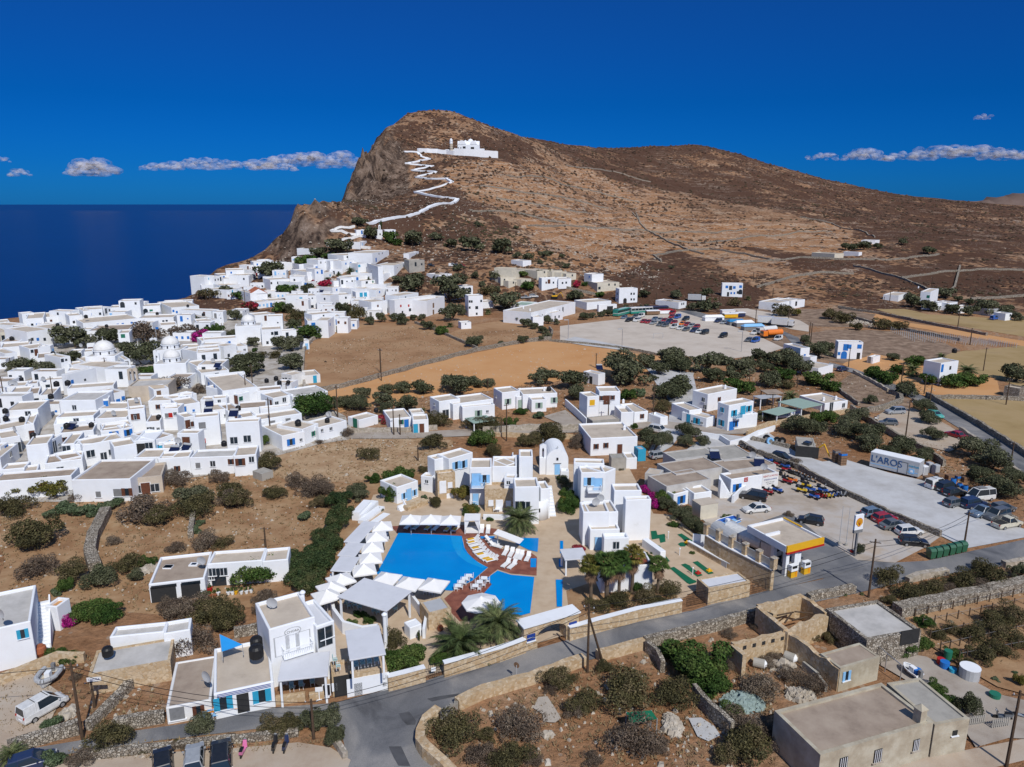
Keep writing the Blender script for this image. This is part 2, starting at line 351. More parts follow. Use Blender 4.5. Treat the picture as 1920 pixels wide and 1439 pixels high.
 s3=N(nt,'ShaderNodeMath',operation='LESS_THAN');L(v3.outputs['Distance'],s3.inputs[0]);L(q3.outputs[0],s3.inputs[1])
 s4=N(nt,'ShaderNodeMath',operation='MULTIPLY');L(s3.outputs[0],s4.inputs[0]);s4.inputs[1].default_value=.45
 m3=N(nt,'ShaderNodeMix',data_type='RGBA');L(s4.outputs[0],m3.inputs[0]);L(m2.outputs[2],m3.inputs[6]);m3.inputs[7].default_value=(.42,.36,.29,1)
 sz=N(nt,'ShaderNodeSeparateXYZ');L(P,sz.inputs[0])
 ta=N(nt,'ShaderNodeMath',operation='MULTIPLY_ADD');L(n1.outputs['Fac'],ta.inputs[0]);ta.inputs[1].default_value=14.0;L(sz.outputs[2],ta.inputs[2])
 tb=N(nt,'ShaderNodeMath',operation='MULTIPLY');L(ta.outputs[0],tb.inputs[0]);tb.inputs[1].default_value=.26
 tf=N(nt,'ShaderNodeMath',operation='FRACT');L(tb.outputs[0],tf.inputs[0])
 tl=N(nt,'ShaderNodeMath',operation='LESS_THAN');L(tf.outputs[0],tl.inputs[0]);tl.inputs[1].default_value=.13
 th=N(nt,'ShaderNodeMapRange');th.inputs[1].default_value=4;th.inputs[2].default_value=10;L(sz.outputs[2],th.inputs[0])
 tq=N(nt,'ShaderNodeMapRange');tq.inputs[1].default_value=.25;tq.inputs[2].default_value=.6;L(sp.outputs[0],tq.inputs[0]);t4=N(nt,'ShaderNodeMath',operation='MULTIPLY');L(tl.outputs[0],t4.inputs[0]);L(tq.outputs[0],t4.inputs[1]);tm=N(nt,'ShaderNodeMath',operation='MULTIPLY');L(t4.outputs[0],tm.inputs[0]);L(th.outputs[0],tm.inputs[1])
 tn=N(nt,'ShaderNodeMath',operation='MULTIPLY');L(tm.outputs[0],tn.inputs[0]);L(n2.outputs['Fac'],tn.inputs[1])
 mt=N(nt,'ShaderNodeMix',data_type='RGBA');t2=N(nt,'ShaderNodeMath',operation='MULTIPLY');t2.use_clamp=True;t2.inputs[1].default_value=1.5;L(tn.outputs[0],t2.inputs[0]);L(t2.outputs[0],mt.inputs[0]);L(m3.outputs[2],mt.inputs[6]);mt.inputs[7].default_value=(.50,.40,.31,1);m3=mt
 nr=N(nt,'ShaderNodeTexNoise',Scale=.13,Detail=10.0,Roughness=.75);mp=N(nt,'ShaderNodeMapping');mp.inputs['Scale'].default_value=(1,1,.28);L(P,mp.inputs[0]);L(mp.outputs[0],nr.inputs['Vector'])
 rk=ramp(nt,[(.36,(.022,.017,.015)),(.46,(.085,.06,.047)),(.54,(.19,.135,.10)),(.63,(.28,.21,.165)),(.76,(.38,.31,.25))]);L(nr.outputs['Fac'],rk.inputs[0])  # rock tones, with the shade of deep crevices painted in the darkest stops
 m4=N(nt,'ShaderNodeMix',data_type='RGBA');L(sp.outputs[2],m4.inputs[0]);L(m3.outputs[2],m4.inputs[6]);L(rk.outputs[0],m4.inputs[7])
 L(m4.outputs[2],b.inputs['Base Color']);b.inputs['Roughness'].default_value=1;b.inputs['Specular IOR Level'].default_value=.05
 hh=N(nt,'ShaderNodeMath',operation='MULTIPLY_ADD');L(mr.outputs[0],hh.inputs[0]);hh.inputs[1].default_value=.6;L(n2.outputs['Fac'],hh.inputs[2])
 h2=N(nt,'ShaderNodeMath',operation='MULTIPLY_ADD');L(nr.outputs['Fac'],h2.inputs[0]);
 h3=N(nt,'ShaderNodeMath',operation='MULTIPLY');L(sp.outputs[2],h3.inputs[0]);h3.inputs[1].default_value=6;L(h3.outputs[0],h2.inputs[1]);L(hh.outputs[0],h2.inputs[2])
 bp=N(nt,'ShaderNodeBump',Strength=.8,Distance=.7);L(h2.outputs[0],bp.inputs['Height']);L(bp.outputs[0],b.inputs['Normal'])
 me.materials.append(m);MAT['land']=m
 return o
land()
def sea():
 m,nt,b=newmat('water');L=nt.links.new
 P=N(nt,'ShaderNodeNewGeometry').outputs['Position']
 n1=N(nt,'ShaderNodeTexNoise',Scale=.03,Detail=8.0,Roughness=.6);L(P,n1.inputs['Vector'])
 n2=N(nt,'ShaderNodeTexNoise',Scale=.0012,Detail=3.0);L(P,n2.inputs['Vector'])
 r=ramp(nt,[(.3,(.0003,.006,.060)),(.7,(.0006,.0095,.080))]);L(n2.outputs['Fac'],r.inputs[0]);L(r.outputs[0],b.inputs['Base Color'])
 b.inputs['Roughness'].default_value=.28;b.inputs['IOR'].default_value=1.33;b.inputs['Specular IOR Level'].default_value=.35
 bp=N(nt,'ShaderNodeBump',Strength=.6,Distance=1.2);L(n1.outputs['Fac'],bp.inputs['Height']);L(bp.outputs[0],b.inputs['Normal'])
 MAT['water']=m
 mb=MB();rings=[0,2000,8000,40000,160000];n=48
 vs=[(0,500,SEA)];fs=[]
 for R in rings[1:]:
  for i in range(n):vs.append((R*math.cos(2*math.pi*i/n),500+R*math.sin(2*math.pi*i/n),SEA))
 for i in range(n):fs.append((0,1+i,1+(i+1)%n))
 for k in range(3):
  for i in range(n):
   a=1+k*n+i;b_=1+k*n+(i+1)%n;fs.append((a,a+n,b_+n,b_))
 mb.add(vs,fs);o=mb.build('sea','water');o['kind']='structure'
sea()
def far_hill(name,pts,D,label,depth,rockc=(.20,.14,.11)):
 """a distant ridge: crest heights along u at distance D, falling away both sides"""
 us=np.linspace(pts[0][0],pts[-1][0],60);vv=np.interp(us,[p[0]for p in pts],[p[1]for p in pts])
 rows=[];K=14
 for j in range(K):
  s=(j-(K-1)/2)/((K-1)/2);row=[]
  for i,(u_,v_)in enumerate(zip(us,vv)):
   x,y,z=aty(u_,v_,D);base=SEA-5
   y2=D+s*depth;f=(1-abs(s))**.8
   zz=base+(z-base)*f+(fbm(np.array(u_/9.+j),np.array(j*.7))*.06*(z-base)if 0<j<K-1 else 0)
   row.append((x*y2/D if False else x,y2,float(zz)))
  rows.append(row)
 n=len(us);mb=MB();mb.add([p for r in rows for p in r],[(j*n+i,j*n+i+1,(j+1)*n+i+1,(j+1)*n+i)for j in range(K-1)for i in range(n-1)])
 o=mb.build(name,'farhill' if D<5000 else 'farland_haze',smooth=True);o['kind']='structure'
mat('farhill',(.15,.10,.085),1,.1,.004,stops=[(.3,(.09,.06,.05)),(.5,(.16,.11,.09)),(.7,(.24,.18,.15))],coord='World')
mat('farland_haze',(.035,.07,.13),1,.1,.002)  # distance haze put into the island's land colour as blue
far_hill('far_hill',[(1740,390),(1780,384),(1810,376),(1850,365),(1900,357),(1990,347),(2100,355)],2600,'',420)
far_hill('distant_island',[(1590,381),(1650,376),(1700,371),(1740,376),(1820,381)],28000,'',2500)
0 and far_hill('low_island',[(40,383),(80,376),(150,368),(210,372),(280,377),(360,382)],60000,'',3000)
w=bpy.data.worlds.new('World');scene.world=w;w.use_nodes=True;nt=w.node_tree;L=nt.links.new
bg=nt.nodes['Background']
SUN_EL=math.radians(46);SUNV=Vector((.37*math.cos(SUN_EL),-.93*math.cos(SUN_EL),math.sin(SUN_EL))).normalized()
sky=N(nt,'ShaderNodeTexSky',sky_type='NISHITA');sky.sun_disc=False;sky.sun_elevation=SUN_EL
sky.sun_rotation=math.atan2(SUNV.x,SUNV.y);sky.altitude=250;sky.air_density=1.0;sky.dust_density=.3;sky.ozone_density=3
tc=N(nt,'ShaderNodeTexCoord');sx=N(nt,'ShaderNodeSeparateXYZ');L(tc.outputs['Generated'],sx.inputs[0])
tint=ramp(nt,[(0,(.012,.19,.70)),(.05,(.006,.18,.64)),(.12,(.003,.175,.56)),(.25,(.02,.20,.58)),(.45,(.75,.88,1.05))]);L(sx.outputs[2],tint.inputs[0])
ml=N(nt,'ShaderNodeMix',data_type='RGBA',blend_type='MULTIPLY');ml.inputs[0].default_value=1;L(sky.outputs[0],ml.inputs[6]);L(tint.outputs[0],ml.inputs[7])
L(ml.outputs[2],bg.inputs['Color']);bg.inputs['Strength'].default_value=.1
sl=bpy.data.lights.new('sun','SUN');sl.energy=3.7;sl.angle=math.radians(.5);sl.color=(1,.965,.91)
so=bpy.data.objects.new('sun',sl);COL.objects.link(so);so.rotation_euler=SUNV.to_track_quat('Z','Y').to_euler()
cam=bpy.data.cameras.new('camera');co=bpy.data.objects.new('camera',cam);COL.objects.link(co)
co.location=(0,0,CAMZ);co.rotation_euler=(math.pi/2-PITCH,0,0);cam.sensor_width=36;cam.lens=F/1920*36;cam.clip_end=400000;cam.clip_start=.5
scene.camera=co
scene.view_settings.view_transform='Standard';scene.view_settings.look='None';scene.view_settings.gamma=1;scene.view_settings.exposure=0
scene.cycles.max_bounces=6;scene.cycles.diffuse_bounces=3;scene.cycles.transparent_max_bounces=12
# ================================================================ GROUND SHEETS: fields, roads, yards, paving, water
def smooth(name,col,var,scale,stops=None,bump=.3,bs=3,rough=.95):
 return mat(name,col,rough,var,scale,bump,bs,spec=.1,coord='World',stops=stops)
smooth('f_brown',(.30,.19,.12),.2,.07,[(.25,(.22,.12,.06)),(.45,(.33,.19,.10)),(.6,(.38,.235,.13)),(.75,(.27,.16,.095))],.5,2)
smooth('f_orange',(.50,.28,.13),.08,.06,[(.25,(.44,.215,.08)),(.42,(.52,.27,.115)),(.6,(.55,.305,.14)),(.75,(.49,.26,.12))],.3,2)
smooth('f_dry',(.30,.235,.12),.1,.08,[(.25,(.24,.16,.075)),(.42,(.33,.235,.11)),(.58,(.37,.265,.135)),(.75,(.30,.22,.12))],.3,2)
smooth('f_scrubby',(.25,.17,.12),.3,.3,[(.3,(.12,.085,.06)),(.5,(.24,.165,.115)),(.65,(.34,.25,.18))],.6,2)
smooth('soil',(.42,.23,.11),.2,.22,[(.25,(.19,.105,.055)),(.42,(.29,.165,.085)),(.58,(.37,.235,.13)),(.75,(.44,.33,.21))],.6,4)
smooth('gravel',(.52,.45,.38),.06,.12,[(.25,(.42,.36,.30)),(.5,(.53,.46,.385)),(.75,(.58,.52,.45))],.3,8)
smooth('lot',(.44,.41,.37),.06,.12,[(.22,(.28,.25,.22)),(.4,(.42,.41,.40)),(.56,(.52,.52,.52)),(.7,(.44,.43,.42)),(.85,(.36,.32,.28))],.2,6)
smooth('lot2',(.44,.36,.28),.08,.1,[(.25,(.24,.20,.165)),(.42,(.40,.335,.27)),(.52,(.46,.42,.38)),(.62,(.44,.36,.28)),(.78,(.50,.40,.30))],.2,6)
smooth('dirtroad',(.42,.33,.25),.08,.25,[(.25,(.34,.25,.18)),(.5,(.43,.35,.27)),(.75,(.47,.41,.34))],.3,6)
smooth('yard',(.36,.31,.26),.08,.25,[(.25,(.24,.19,.15)),(.5,(.36,.31,.26)),(.75,(.42,.38,.33))],.3,6)
smooth('paving',(.50,.38,.26),.05,.5,[(.25,(.42,.31,.21)),(.5,(.50,.385,.27)),(.75,(.55,.44,.32))],.2,12)
smooth('drydirt',(.40,.27,.16),.1,.3,[(.25,(.26,.16,.09)),(.42,(.36,.23,.13)),(.58,(.43,.30,.18)),(.75,(.50,.39,.27))],.5,4)
smooth('town_paving',(.46,.43,.39),.1,.3,[(.25,(.22,.18,.14)),(.45,(.36,.32,.27)),(.6,(.50,.47,.43)),(.78,(.30,.24,.17))],.3,6)
smooth('rockslab',(.42,.37,.31),.08,.6,None,.4,4)
m,nt,b=newmat('asphalt');L=nt.links.new;P=N(nt,'ShaderNodeNewGeometry').outputs['Position']
a1=N(nt,'ShaderNodeTexNoise',Scale=.11,Detail=6.0,Roughness=.6,Distortion=.6);L(P,a1.inputs['Vector'])
a2=N(nt,'ShaderNodeTexNoise',Scale=14.0,Detail=3.0);L(P,a2.inputs['Vector'])
r1=ramp(nt,[(.30,(.070,.071,.078)),(.40,(.125,.127,.135)),(.50,(.175,.175,.18)),(.62,(.26,.25,.24))]);L(a1.outputs['Fac'],r1.inputs[0])
r2=ramp(nt,[(.3,(.82,.82,.82)),(.7,(1.12,1.12,1.12))]);L(a2.outputs['Fac'],r2.inputs[0])
x1=N(nt,'ShaderNodeMix',data_type='RGBA',blend_type='MULTIPLY');x1.inputs[0].default_value=1;L(r1.outputs[0],x1.inputs[6]);L(r2.outputs[0],x1.inputs[7]);L(x1.outputs[2],b.inputs['Base Color'])
b.inputs['Roughness'].default_value=.85;b.inputs['Specular IOR Level'].default_value=.2;MAT['asphalt']=m
smooth('tarmac_dark',(.085,.086,.092),.2,.6,None,.2,12)
SHEETZ=[0.02]
def sheet(name,pts,m,z=None,jit=0.0,reg='P',draped=False,stuff=None):
 if z is None:SHEETZ[0]+=.004;z=SHEETZ[0]
 pts=[Z(reg,*p)for p in pts]
 W=[atz(u,v,0)[:2]for u,v in pts]
 if jit:
  Q=[]
  for i in range(len(W)):
   a,b_=W[i],W[(i+1)%len(W)];L_=math.dist(a,b_);n=max(1,int(L_/4))
   for k in range(n):
    t=k/n;x=a[0]+(b_[0]-a[0])*t;y=a[1]+(b_[1]-a[1])*t
    Q.append((x+jit*(mnoise.noise((x*.3,y*.3,1.0)))*2,y+jit*(mnoise.noise((x*.3,y*.3,9.0)))*2))
  W=Q
 A=sum(W[i][0]*W[(i+1)%len(W)][1]-W[(i+1)%len(W)][0]*W[i][1]for i in range(len(W)))
 if A<0:W=W[::-1]
 from mathutils.geometry import tessellate_polygon
 bm=bmesh.new();vv=[bm.verts.new((x,y,0))for x,y in W]
 for t in tessellate_polygon([[Vector((x,y,0))for x,y in W]]):
  try:f=bm.faces.new([vv[i]for i in t]);f.normal_update();(f.normal.z<0)and f.normal_flip()
  except ValueError:pass
 me=bpy.data.meshes.new(name)
 for v_ in bm.verts:v_.co.z=z if not draped else hgt(v_.co.x,v_.co.y)+z
 bm.to_mesh(me);bm.free();o=bpy.data.objects.new(name,me);COL.objects.link(o);me.materials.append(MAT[m]);o['kind']='structure'
 return o
def band(name,A,B,m,reg='P',z=None,drape=False):
 """strip between two edge lines given in the same order"""
 return sheet(name,list(A)+list(B)[::-1],m,z,0,reg)
sheet('dry_ground',[(0,905),(300,880),(560,850),(800,800),(860,830),(700,1000),(560,1100),(500,1140),(300,1160),(100,1130),(0,1100)],'soil',jit=1.5)
sheet('dry_ground',[(470,860),(520,830),(640,800),(700,815),(860,830),(780,880),(700,900),(560,900),(470,890)],'drydirt',jit=2)
sheet('field',[(572,652),(600,630),(640,614),(700,606),(785,608),(850,635),(893,657),(800,680),(720,700),(640,722),(600,735),(560,742),(572,700)],'f_brown',jit=.6)
sheet('field',[(560,748),(640,728),(720,708),(800,685),(890,662),(985,643),(1030,640),(1150,656),(1280,676),(1200,700),(1060,712),(1000,722),(900,735),(800,745),(700,762),(620,778),(560,780)],'f_orange',jit=.8)
sheet('field',[(840,627),(880,610),(960,600),(1010,615),(1032,632),(980,640),(905,655),(860,642)],'f_brown',jit=.6)
sheet('field',[(1746,744),(1920,752),(1985,770),(1985,900),(1920,851),(1810,783),(1737,744)],'f_dry')
sheet('field',[(1780,662),(1920,648),(1990,655),(1990,735),(1920,728),(1850,705),(1790,690),(1760,672)],'f_dry',jit=.6)
sheet('dry_ground',[(1440,640),(1560,618),(1700,622),(1800,655),(1760,672),(1700,680),(1640,690),(1520,672),(1470,660)],'f_scrubby',jit=1)
sheet('dry_ground',[(1575,684),(1640,664),(1700,678),(1790,692),(1870,712),(1870,735),(1850,747),(1740,747),(1690,737),(1640,705)],'f_orange',jit=.8)
sheet('field',[(1545,572),(1600,577),(1700,605),(1790,618),(1920,640),(1990,650),(1920,650),(1800,630),(1700,612),(1590,597)],'f_orange',jit=.5)
sheet('field',[(1640,566),(1740,590),(1920,600),(1990,605),(1990,640),(1920,632),(1800,612),(1700,596),(1640,580)],'f_dry',jit=.5)
sheet('dry_ground',[(1600,700),(1660,730),(1713,752),(1700,770),(1640,775),(1590,755),(1570,720)],'f_scrubby',jit=.6)
sheet('dry_ground',[(1300,560),(1400,555),(1560,575),(1640,590),(1640,615),(1500,612),(1420,600),(1320,575)],'f_scrubby',jit=.6)
sheet('town_lanes',[(0,612),(200,580),(370,560),(470,585),(560,610),(600,628),(572,652),(560,700),(600,745),(655,790),(655,824),(560,846),(485,862),(470,885),(300,900),(270,935),(0,945),(-60,945),(-60,620)],'town_paving',jit=1)
sheet('gravel_pitch',[(0,1010),(0,905),(480,850),(560,832),(960,788),(1180,838),(1530,958),(1790,1080),(1620,1135),(1300,1175),(900,1135),(560,1095),(0,1025)],'gravel',reg='A4')
sheet('concrete_pad',[(0,1025),(120,990),(600,1080),(520,1100),(200,1060)],'lot',reg='A4')
sheet('turning_area',[(1290,715),(1380,720),(1520,770),(1700,800),(1920,860),(1990,900),(1990,950),(1850,930),(1600,860),(1450,800)],'gravel',reg='A4')
sheet('road',[(626,1320),(718,1297),(802,1277),(828,1268),(950,1234),(1065,1201),(1194,1165),(1300,1146),(1332,1135),(1442,1108),(1540,1088),(1611,1052),(1678,1056),(1737,1053),(1920,1013),(2010,990),(2010,1040),(1920,1057),(1773,1078),(1697,1092),(1600,1115),(1530,1130),(1332,1181),(1250,1200),(1208,1212),(1095,1242),(994,1280),(907,1305),(824,1347),(791,1372),(788,1404),(826,1439),(860,1480),(640,1480),(652,1425),(642,1383),(632,1364),(486,1368),(300,1390),(145,1413),(56,1430),(-40,1450),(-40,1425),(42,1408),(145,1391),(239,1374),(350,1358),(517,1328)],'asphalt')
sheet('road',[(1555,680),(1600,692),(1660,714),(1729,742),(1810,785),(1904,844),(1990,900),(1990,950),(1915,890),(1858,848),(1800,805),(1758,779),(1713,750),(1655,724),(1598,700),(1553,687)],'asphalt')
sheet('road',[(1180,563),(1233,563),(1262,572),(1326,590),(1401,604),(1460,618),(1497,634),(1505,650),(1488,648),(1472,630),(1440,624),(1390,613),(1318,598),(1240,574),(1170,585)],'asphalt')
sheet('gravel_track',[(0,1290),(45,1262),(90,1280),(120,1300),(100,1350),(50,1395),(0,1425),(-30,1430),(-30,1290)],'dirtroad',jit=.3)
sheet('parking_ground',[(0,1439),(150,1428),(300,1412),(430,1404),(560,1395),(620,1405),(655,1425),(640,1480),(-20,1480)],'dirtroad',jit=.3)
sheet('track',[(1600,1460),(1700,1432),(1800,1410),(1920,1390),(1990,1380),(1990,1420),(1920,1428),(1780,1460)],'dirtroad',jit=.2)
sheet('tar_patch',[(560,1285),(645,1285),(715,1439),(620,1439),(590,1360)],'tarmac_dark',reg='D3',jit=.2)
sheet('tar_patch',[(670,1000),(740,990),(800,1060),(780,1090),(710,1100),(700,1050)],'tarmac_dark',reg='D3',jit=.4)
sheet('tar_patch',[(850,910),(940,880),(1080,850),(1060,870),(900,930)],'tarmac_dark',reg='D3',jit=.3)
sheet('tar_patch',[(880,270),(960,290),(985,340),(860,355),(930,330)],'tarmac_dark',reg='C6',jit=.3)
sheet('yard_ground',[(1300,880),(1354,846),(1417,850),(1583,929),(1763,1008),(1735,1028),(1678,1057),(1611,1052),(1560,1060),(1440,1050),(1335,992),(1300,960),(1290,900)],'lot2')
sheet('concrete_yard',[(1280,850),(1330,812),(1392,820),(1440,812),(1496,852),(1542,867),(1585,863),(1667,888),(1738,904),(1771,930),(1850,950),(1910,990),(1950,1004),(1812,1030),(1763,1006),(1600,931),(1583,926),(1500,880),(1417,849),(1388,834),(1340,850)],'lot')
sheet('forecourt',[(1549,1016),(1624,1062),(1560,1082),(1440,1110),(1453,1060),(1388,1040),(1380,1000),(1413,985),(1480,962)],'asphalt')
sheet('parking_ground',[(1640,785),(1672,762),(1716,768),(1780,800),(1800,812),(1820,830),(1780,850),(1720,835),(1680,815)],'dirtroad',jit=.4)
sheet('lane',[(1210,690),(1300,700),(1310,760),(1290,790),(1270,830),(1240,850),(1215,850),(1250,800),(1260,760)],'lot',jit=.4)
sheet('lane',[(640,812),(760,812),(900,805),(1100,802),(1240,790),(1340,802),(1440,800),(1440,815),(1340,815),(1240,803),(1090,812),(900,818),(760,824),(650,824)],'yard')
sheet('lane',[(1018,782),(1060,770),(1092,795),(1085,805),(1060,800)],'yard')
sheet('hotel_paving',[(672,1000),(700,930),(900,885),(1040,870),(1180,880),(1225,965),(1262,968),(1390,1078),(1300,1112),(1240,1150),(1100,1182),(960,1222),(800,1270),(720,1290),(600,1290),(560,1260),(590,1180),(640,1060)],'paving')
sheet('lawn',[(1062,1110),(1110,1095),(1200,1090),(1270,1120),(1272,1140),(1100,1180),(1070,1190)],'soil',jit=.3)
sheet('vineyard_soil',[(1697,1150),(1750,1130),(1830,1118),(1990,1085),(1990,1300),(1920,1305),(1870,1290),(1800,1250),(1740,1210),(1700,1180)],'soil',jit=.4)
sheet('farm_yard',[(1660,1220),(1740,1235),(1800,1265),(1870,1305),(1990,1330),(1990,1385),(1900,1390),(1830,1400),(1780,1330),(1700,1280),(1650,1250)],'yard',jit=.3)
sheet('rock_slab',[(390,960),(470,900),(560,900),(600,960),(640,1040),(580,1085),(490,1060),(470,1000)],'rockslab',reg='D4',jit=.4)
sheet('rock_slab',[(180,1060),(300,1040),(380,1110),(420,1200),(330,1230),(240,1190)],'lot',reg='D5',jit=.3)
# ================================================================ WALLS
def polywall(name,pts,h,t,m,label,cat='wall',reg='P',base=None,top=None,cap=None,lump=.12,group=None,drape=True,atbase=True,roots=None):
 """free-standing wall along a line of photo points lying on the ground; lumpy dry-stone crest when lump>0"""
 W=[hit(*Z(reg,*p))[:2]for p in pts]
 Q=[];
 for a,b_ in zip(W[:-1],W[1:]):
  L_=math.dist(a,b_);n=max(1,int(L_/(1.3 if L_<400 else 3)))
  for k in range(n):Q.append((a[0]+(b_[0]-a[0])*k/n,a[1]+(b_[1]-a[1])*k/n))
 Q.append(W[-1]);n=len(Q);o0=(Q[0][0],Q[0][1],hgt(*Q[0]))
 mb=MB(o0);vs=[];cs=MB(o0);cvs=[]
 for i,(x,y)in enumerate(Q):
  a=Q[max(0,i-1)];c=Q[min(n-1,i+1)];dx,dy=c[0]-a[0],c[1]-a[1];l=math.hypot(dx,dy)or 1;nx_,ny_=-dy/l,dx/l
  g=hgt(x,y)if drape else 0
  j=mnoise.noise((x*.7,y*.7,3.))*lump*2;k=mnoise.noise((x*.9,y*.9,7.))*lump
  hh=h+(mnoise.noise((x*1.1,y*1.1,5.)))*lump*2.5
  s=t/2+abs(k)*.5
  vs+=[(x+nx_*(s+j*.3),y+ny_*(s+j*.3),g-.5),(x+nx_*s*.92,y+ny_*s*.92,g+hh),(x-nx_*s*.92,y-ny_*s*.92,g+hh+j*.4),(x-nx_*(s-j*.3),y-ny_*(s-j*.3),g-.5)]
  if cap:
   s=t/2+.06;cvs+=[(x+nx_*s,y+ny_*s,g+hh+.003),(x+nx_*s,y+ny_*s,g+hh+.12),(x-nx_*s,y-ny_*s,g+hh+.12),(x-nx_*s,y-ny_*s,g+hh+.003)]
 def faces(n_):
  fs=[]
  for i in range(n_-1):
   for q in range(4):fs.append((4*i+q,4*i+(q+1)%4,4*i+4+(q+1)%4,4*i+4+q))
  return fs+[(0,1,2,3),(4*n_-1,4*n_-2,4*n_-3,4*n_-4)]
 mb.add(vs,faces(n))
 if cap:
  r=empty(name,o0,0,label,cat,group);mb.build('wall_body',m,r);cs.add(cvs,faces(n));cs.build('coping',cap,r);return r
 o=mb.build(name,m,None,o0);return tag(o,label,cat,group)
S='stone_wall'
polywall(S,[(560,742),(640,728),(720,706),(800,683),(893,659),(985,642),(1032,637)],1.2,.8,'drystone','long pale dry-stone wall curving between the two ochre fields')
polywall(S,[(1032,637),(1036,625),(1030,618)],1.3,.6,'drystone','short pale wall at the corner of the small brown field by the pitch')
polywall(S,[(778,607),(820,622),(860,640),(897,657)],1.0,.6,'drystone','low wall of loose stones between the upper ochre field and the small brown field')
polywall(S,[(572,735),(568,700),(570,660),(585,640),(620,622),(650,612)],1.3,.7,'wallcap','cement-topped wall bending round the left edge of the upper ochre field')
polywall(S,[(1030,640),(1100,646),(1170,654),(1260,672),(1300,684)],.7,.5,'drystone','low stone edge between the orange field and the gravel pitch')
polywall(S,[(655,812),(760,810),(820,806)],1.0,.5,'wallcap','low grey lane wall below the small white houses with turquoise doors')
polywall(S,[(905,812),(960,808),(1030,806),(1095,806)],1.3,.6,'wallcap','grey capped wall along the lane below the two green-shuttered houses')
polywall(S,[(925,818),(1000,822),(1090,824)],1.0,.5,'stone','tan masonry wall below the lane, behind the hotel chapel')
polywall('stone_wall',[(788,1402),(789,1385),(800,1362),(822,1345)],1.1,.9,'stone','curved masonry wall at the inside of the road bend beside the timber gate')
polywall('stone_wall',[(788,1402),(800,1420),(830,1445),(850,1465)],1.1,.9,'stone','masonry wall running down to the bottom edge from the road bend')
polywall('stone_wall',[(857,1330),(907,1306),(994,1281),(1060,1258),(1095,1244)],1.1,.9,'stone','pale masonry roadside wall between the timber gate and the two poles')
polywall('stone_wall',[(1120,1238),(1165,1226),(1208,1214)],1.1,.9,'stone','pale masonry roadside wall just right of the two poles')
polywall('stone_wall',[(1208,1214),(1250,1203),(1332,1184),(1420,1160)],1.3,.7,'drystone','rough roadside dry-stone wall left of the roofless ruin')
polywall('stone_wall',[(1212,1222),(1232,1240),(1242,1262)],1.4,.5,'drystone','short dark stone wall running down from the road beside the big green shrub')
polywall('stone_wall',[(1300,1310),(1330,1345),(1372,1385)],1.7,.5,'drystone','broken diagonal stone wall between the green shrub and the pile of bluish rubble')
polywall('stone_wall',[(1505,1255),(1530,1275),(1548,1298)],.9,.3,'concrete','thin greenish concrete kerb wall inside the weedy ruin')
polywall('stone_wall',[(1515,1126),(1560,1118),(1600,1110)],1.0,.9,'drystone','rubble roadside wall behind the grey slab roof')
polywall('stone_wall',[(1680,1156),(1730,1146),(1800,1130),(1860,1118),(1925,1105),(1995,1090)],1.5,1.6,'drystone','thick wall of white field stones above the vineyard')
polywall('stone_wall',[(1700,1092),(1740,1082),(1775,1076)],.8,.8,'wallcap','low cement-topped wall beside the road above the row of dry trees')
polywall('stone_wall',[(1880,1064),(1920,1056),(1995,1042)],.8,.8,'wallcap','low wall at the right edge of the photo beside the asphalt road')
polywall('stone_wall',[(1737,744),(1780,768),(1830,797),(1880,828),(1920,854),(1990,900)],1.3,.7,'drystone','dark-faced wall between the right-hand road and the dry yellow field')
polywall('stone_wall',[(1712,752),(1722,760)],.9,.6,'drystone','short stump of wall by the road where it leaves the trees')
polywall('stone_wall',[(1800,808),(1835,832)],.9,.6,'wallcap','short capped roadside wall beside the red car')
polywall('stone_wall',[(1858,852),(1890,876),(1920,898),(1960,930)],.9,.6,'wallcap','capped roadside wall at the far right by the tall pole')
polywall('stone_wall',[(1595,768),(1640,800),(1690,828),(1735,850),(1770,875)],1.3,.6,'drystone','long stone wall below the small gravel car park with two cars')
polywall('stone_wall',[(1610,775),(1650,770),(1690,756),(1688,745),(1668,738)],1.2,.9,'drystone','curving dry-stone wall behind the small gravel car park')
polywall('stone_wall',[(1555,720),(1580,740),(1610,762)],1.0,.5,'drystone','winding stone wall across the dry plot above the low white villa')
polywall('stone_wall',[(1600,700),(1630,715),(1665,735)],.9,.5,'wallcap','low cement wall along the near side of the narrow road')
polywall('stone_wall',[(1740,748),(1800,748),(1880,750),(1960,755)],1.0,.8,'drystone','wall of pale stones between the dirt yard and the yellow field')
polywall('stone_wall',[(1388,835),(1417,851),(1500,882),(1583,928),(1640,955),(1700,982),(1763,1008)],1.0,.5,'drystone','long low stone wall between the rental yard and the concrete yard')
polywall('stone_wall',[(1772,906),(1800,925),(1850,948),(1905,978)],.7,.6,'drystone','rough stone edging behind the vans and pickups')
polywall('stone_wall',[(1400,818),(1440,800),(1500,790),(1590,775)],1.1,.5,'stone','tan retaining wall below the restaurant with two blue banners')
polywall('stone_wall',[(1410,826),(1450,834),(1480,842)],.8,.8,'drystone','stone bank behind the row of tractor tyres')
polywall('stone_wall',[(180,1072),(170,1045),(176,1012),(190,985),(200,965)],1.4,1.6,'drystone','tumbledown field wall running uphill between the dry bushes on the left')
polywall('stone_wall',[(358,1010),(361,985),(364,962)],1.0,.8,'drystone','short stub of field wall beside the rusty shed')
polywall('stone_wall',[(18,1415),(60,1398),(100,1386),(150,1374)],1.3,.8,'drystone','stone wall along the alley at the lower left')
polywall('stone_wall',[(0,1285),(60,1262),(110,1245),(160,1240)],1.2,.6,'stone','tan wall above the rubber dinghy')
polywall('stone_wall',[(215,1368),(260,1362),(310,1352)],1.2,.7,'drystone','low dry-stone wall between the alley and the tan stone house')
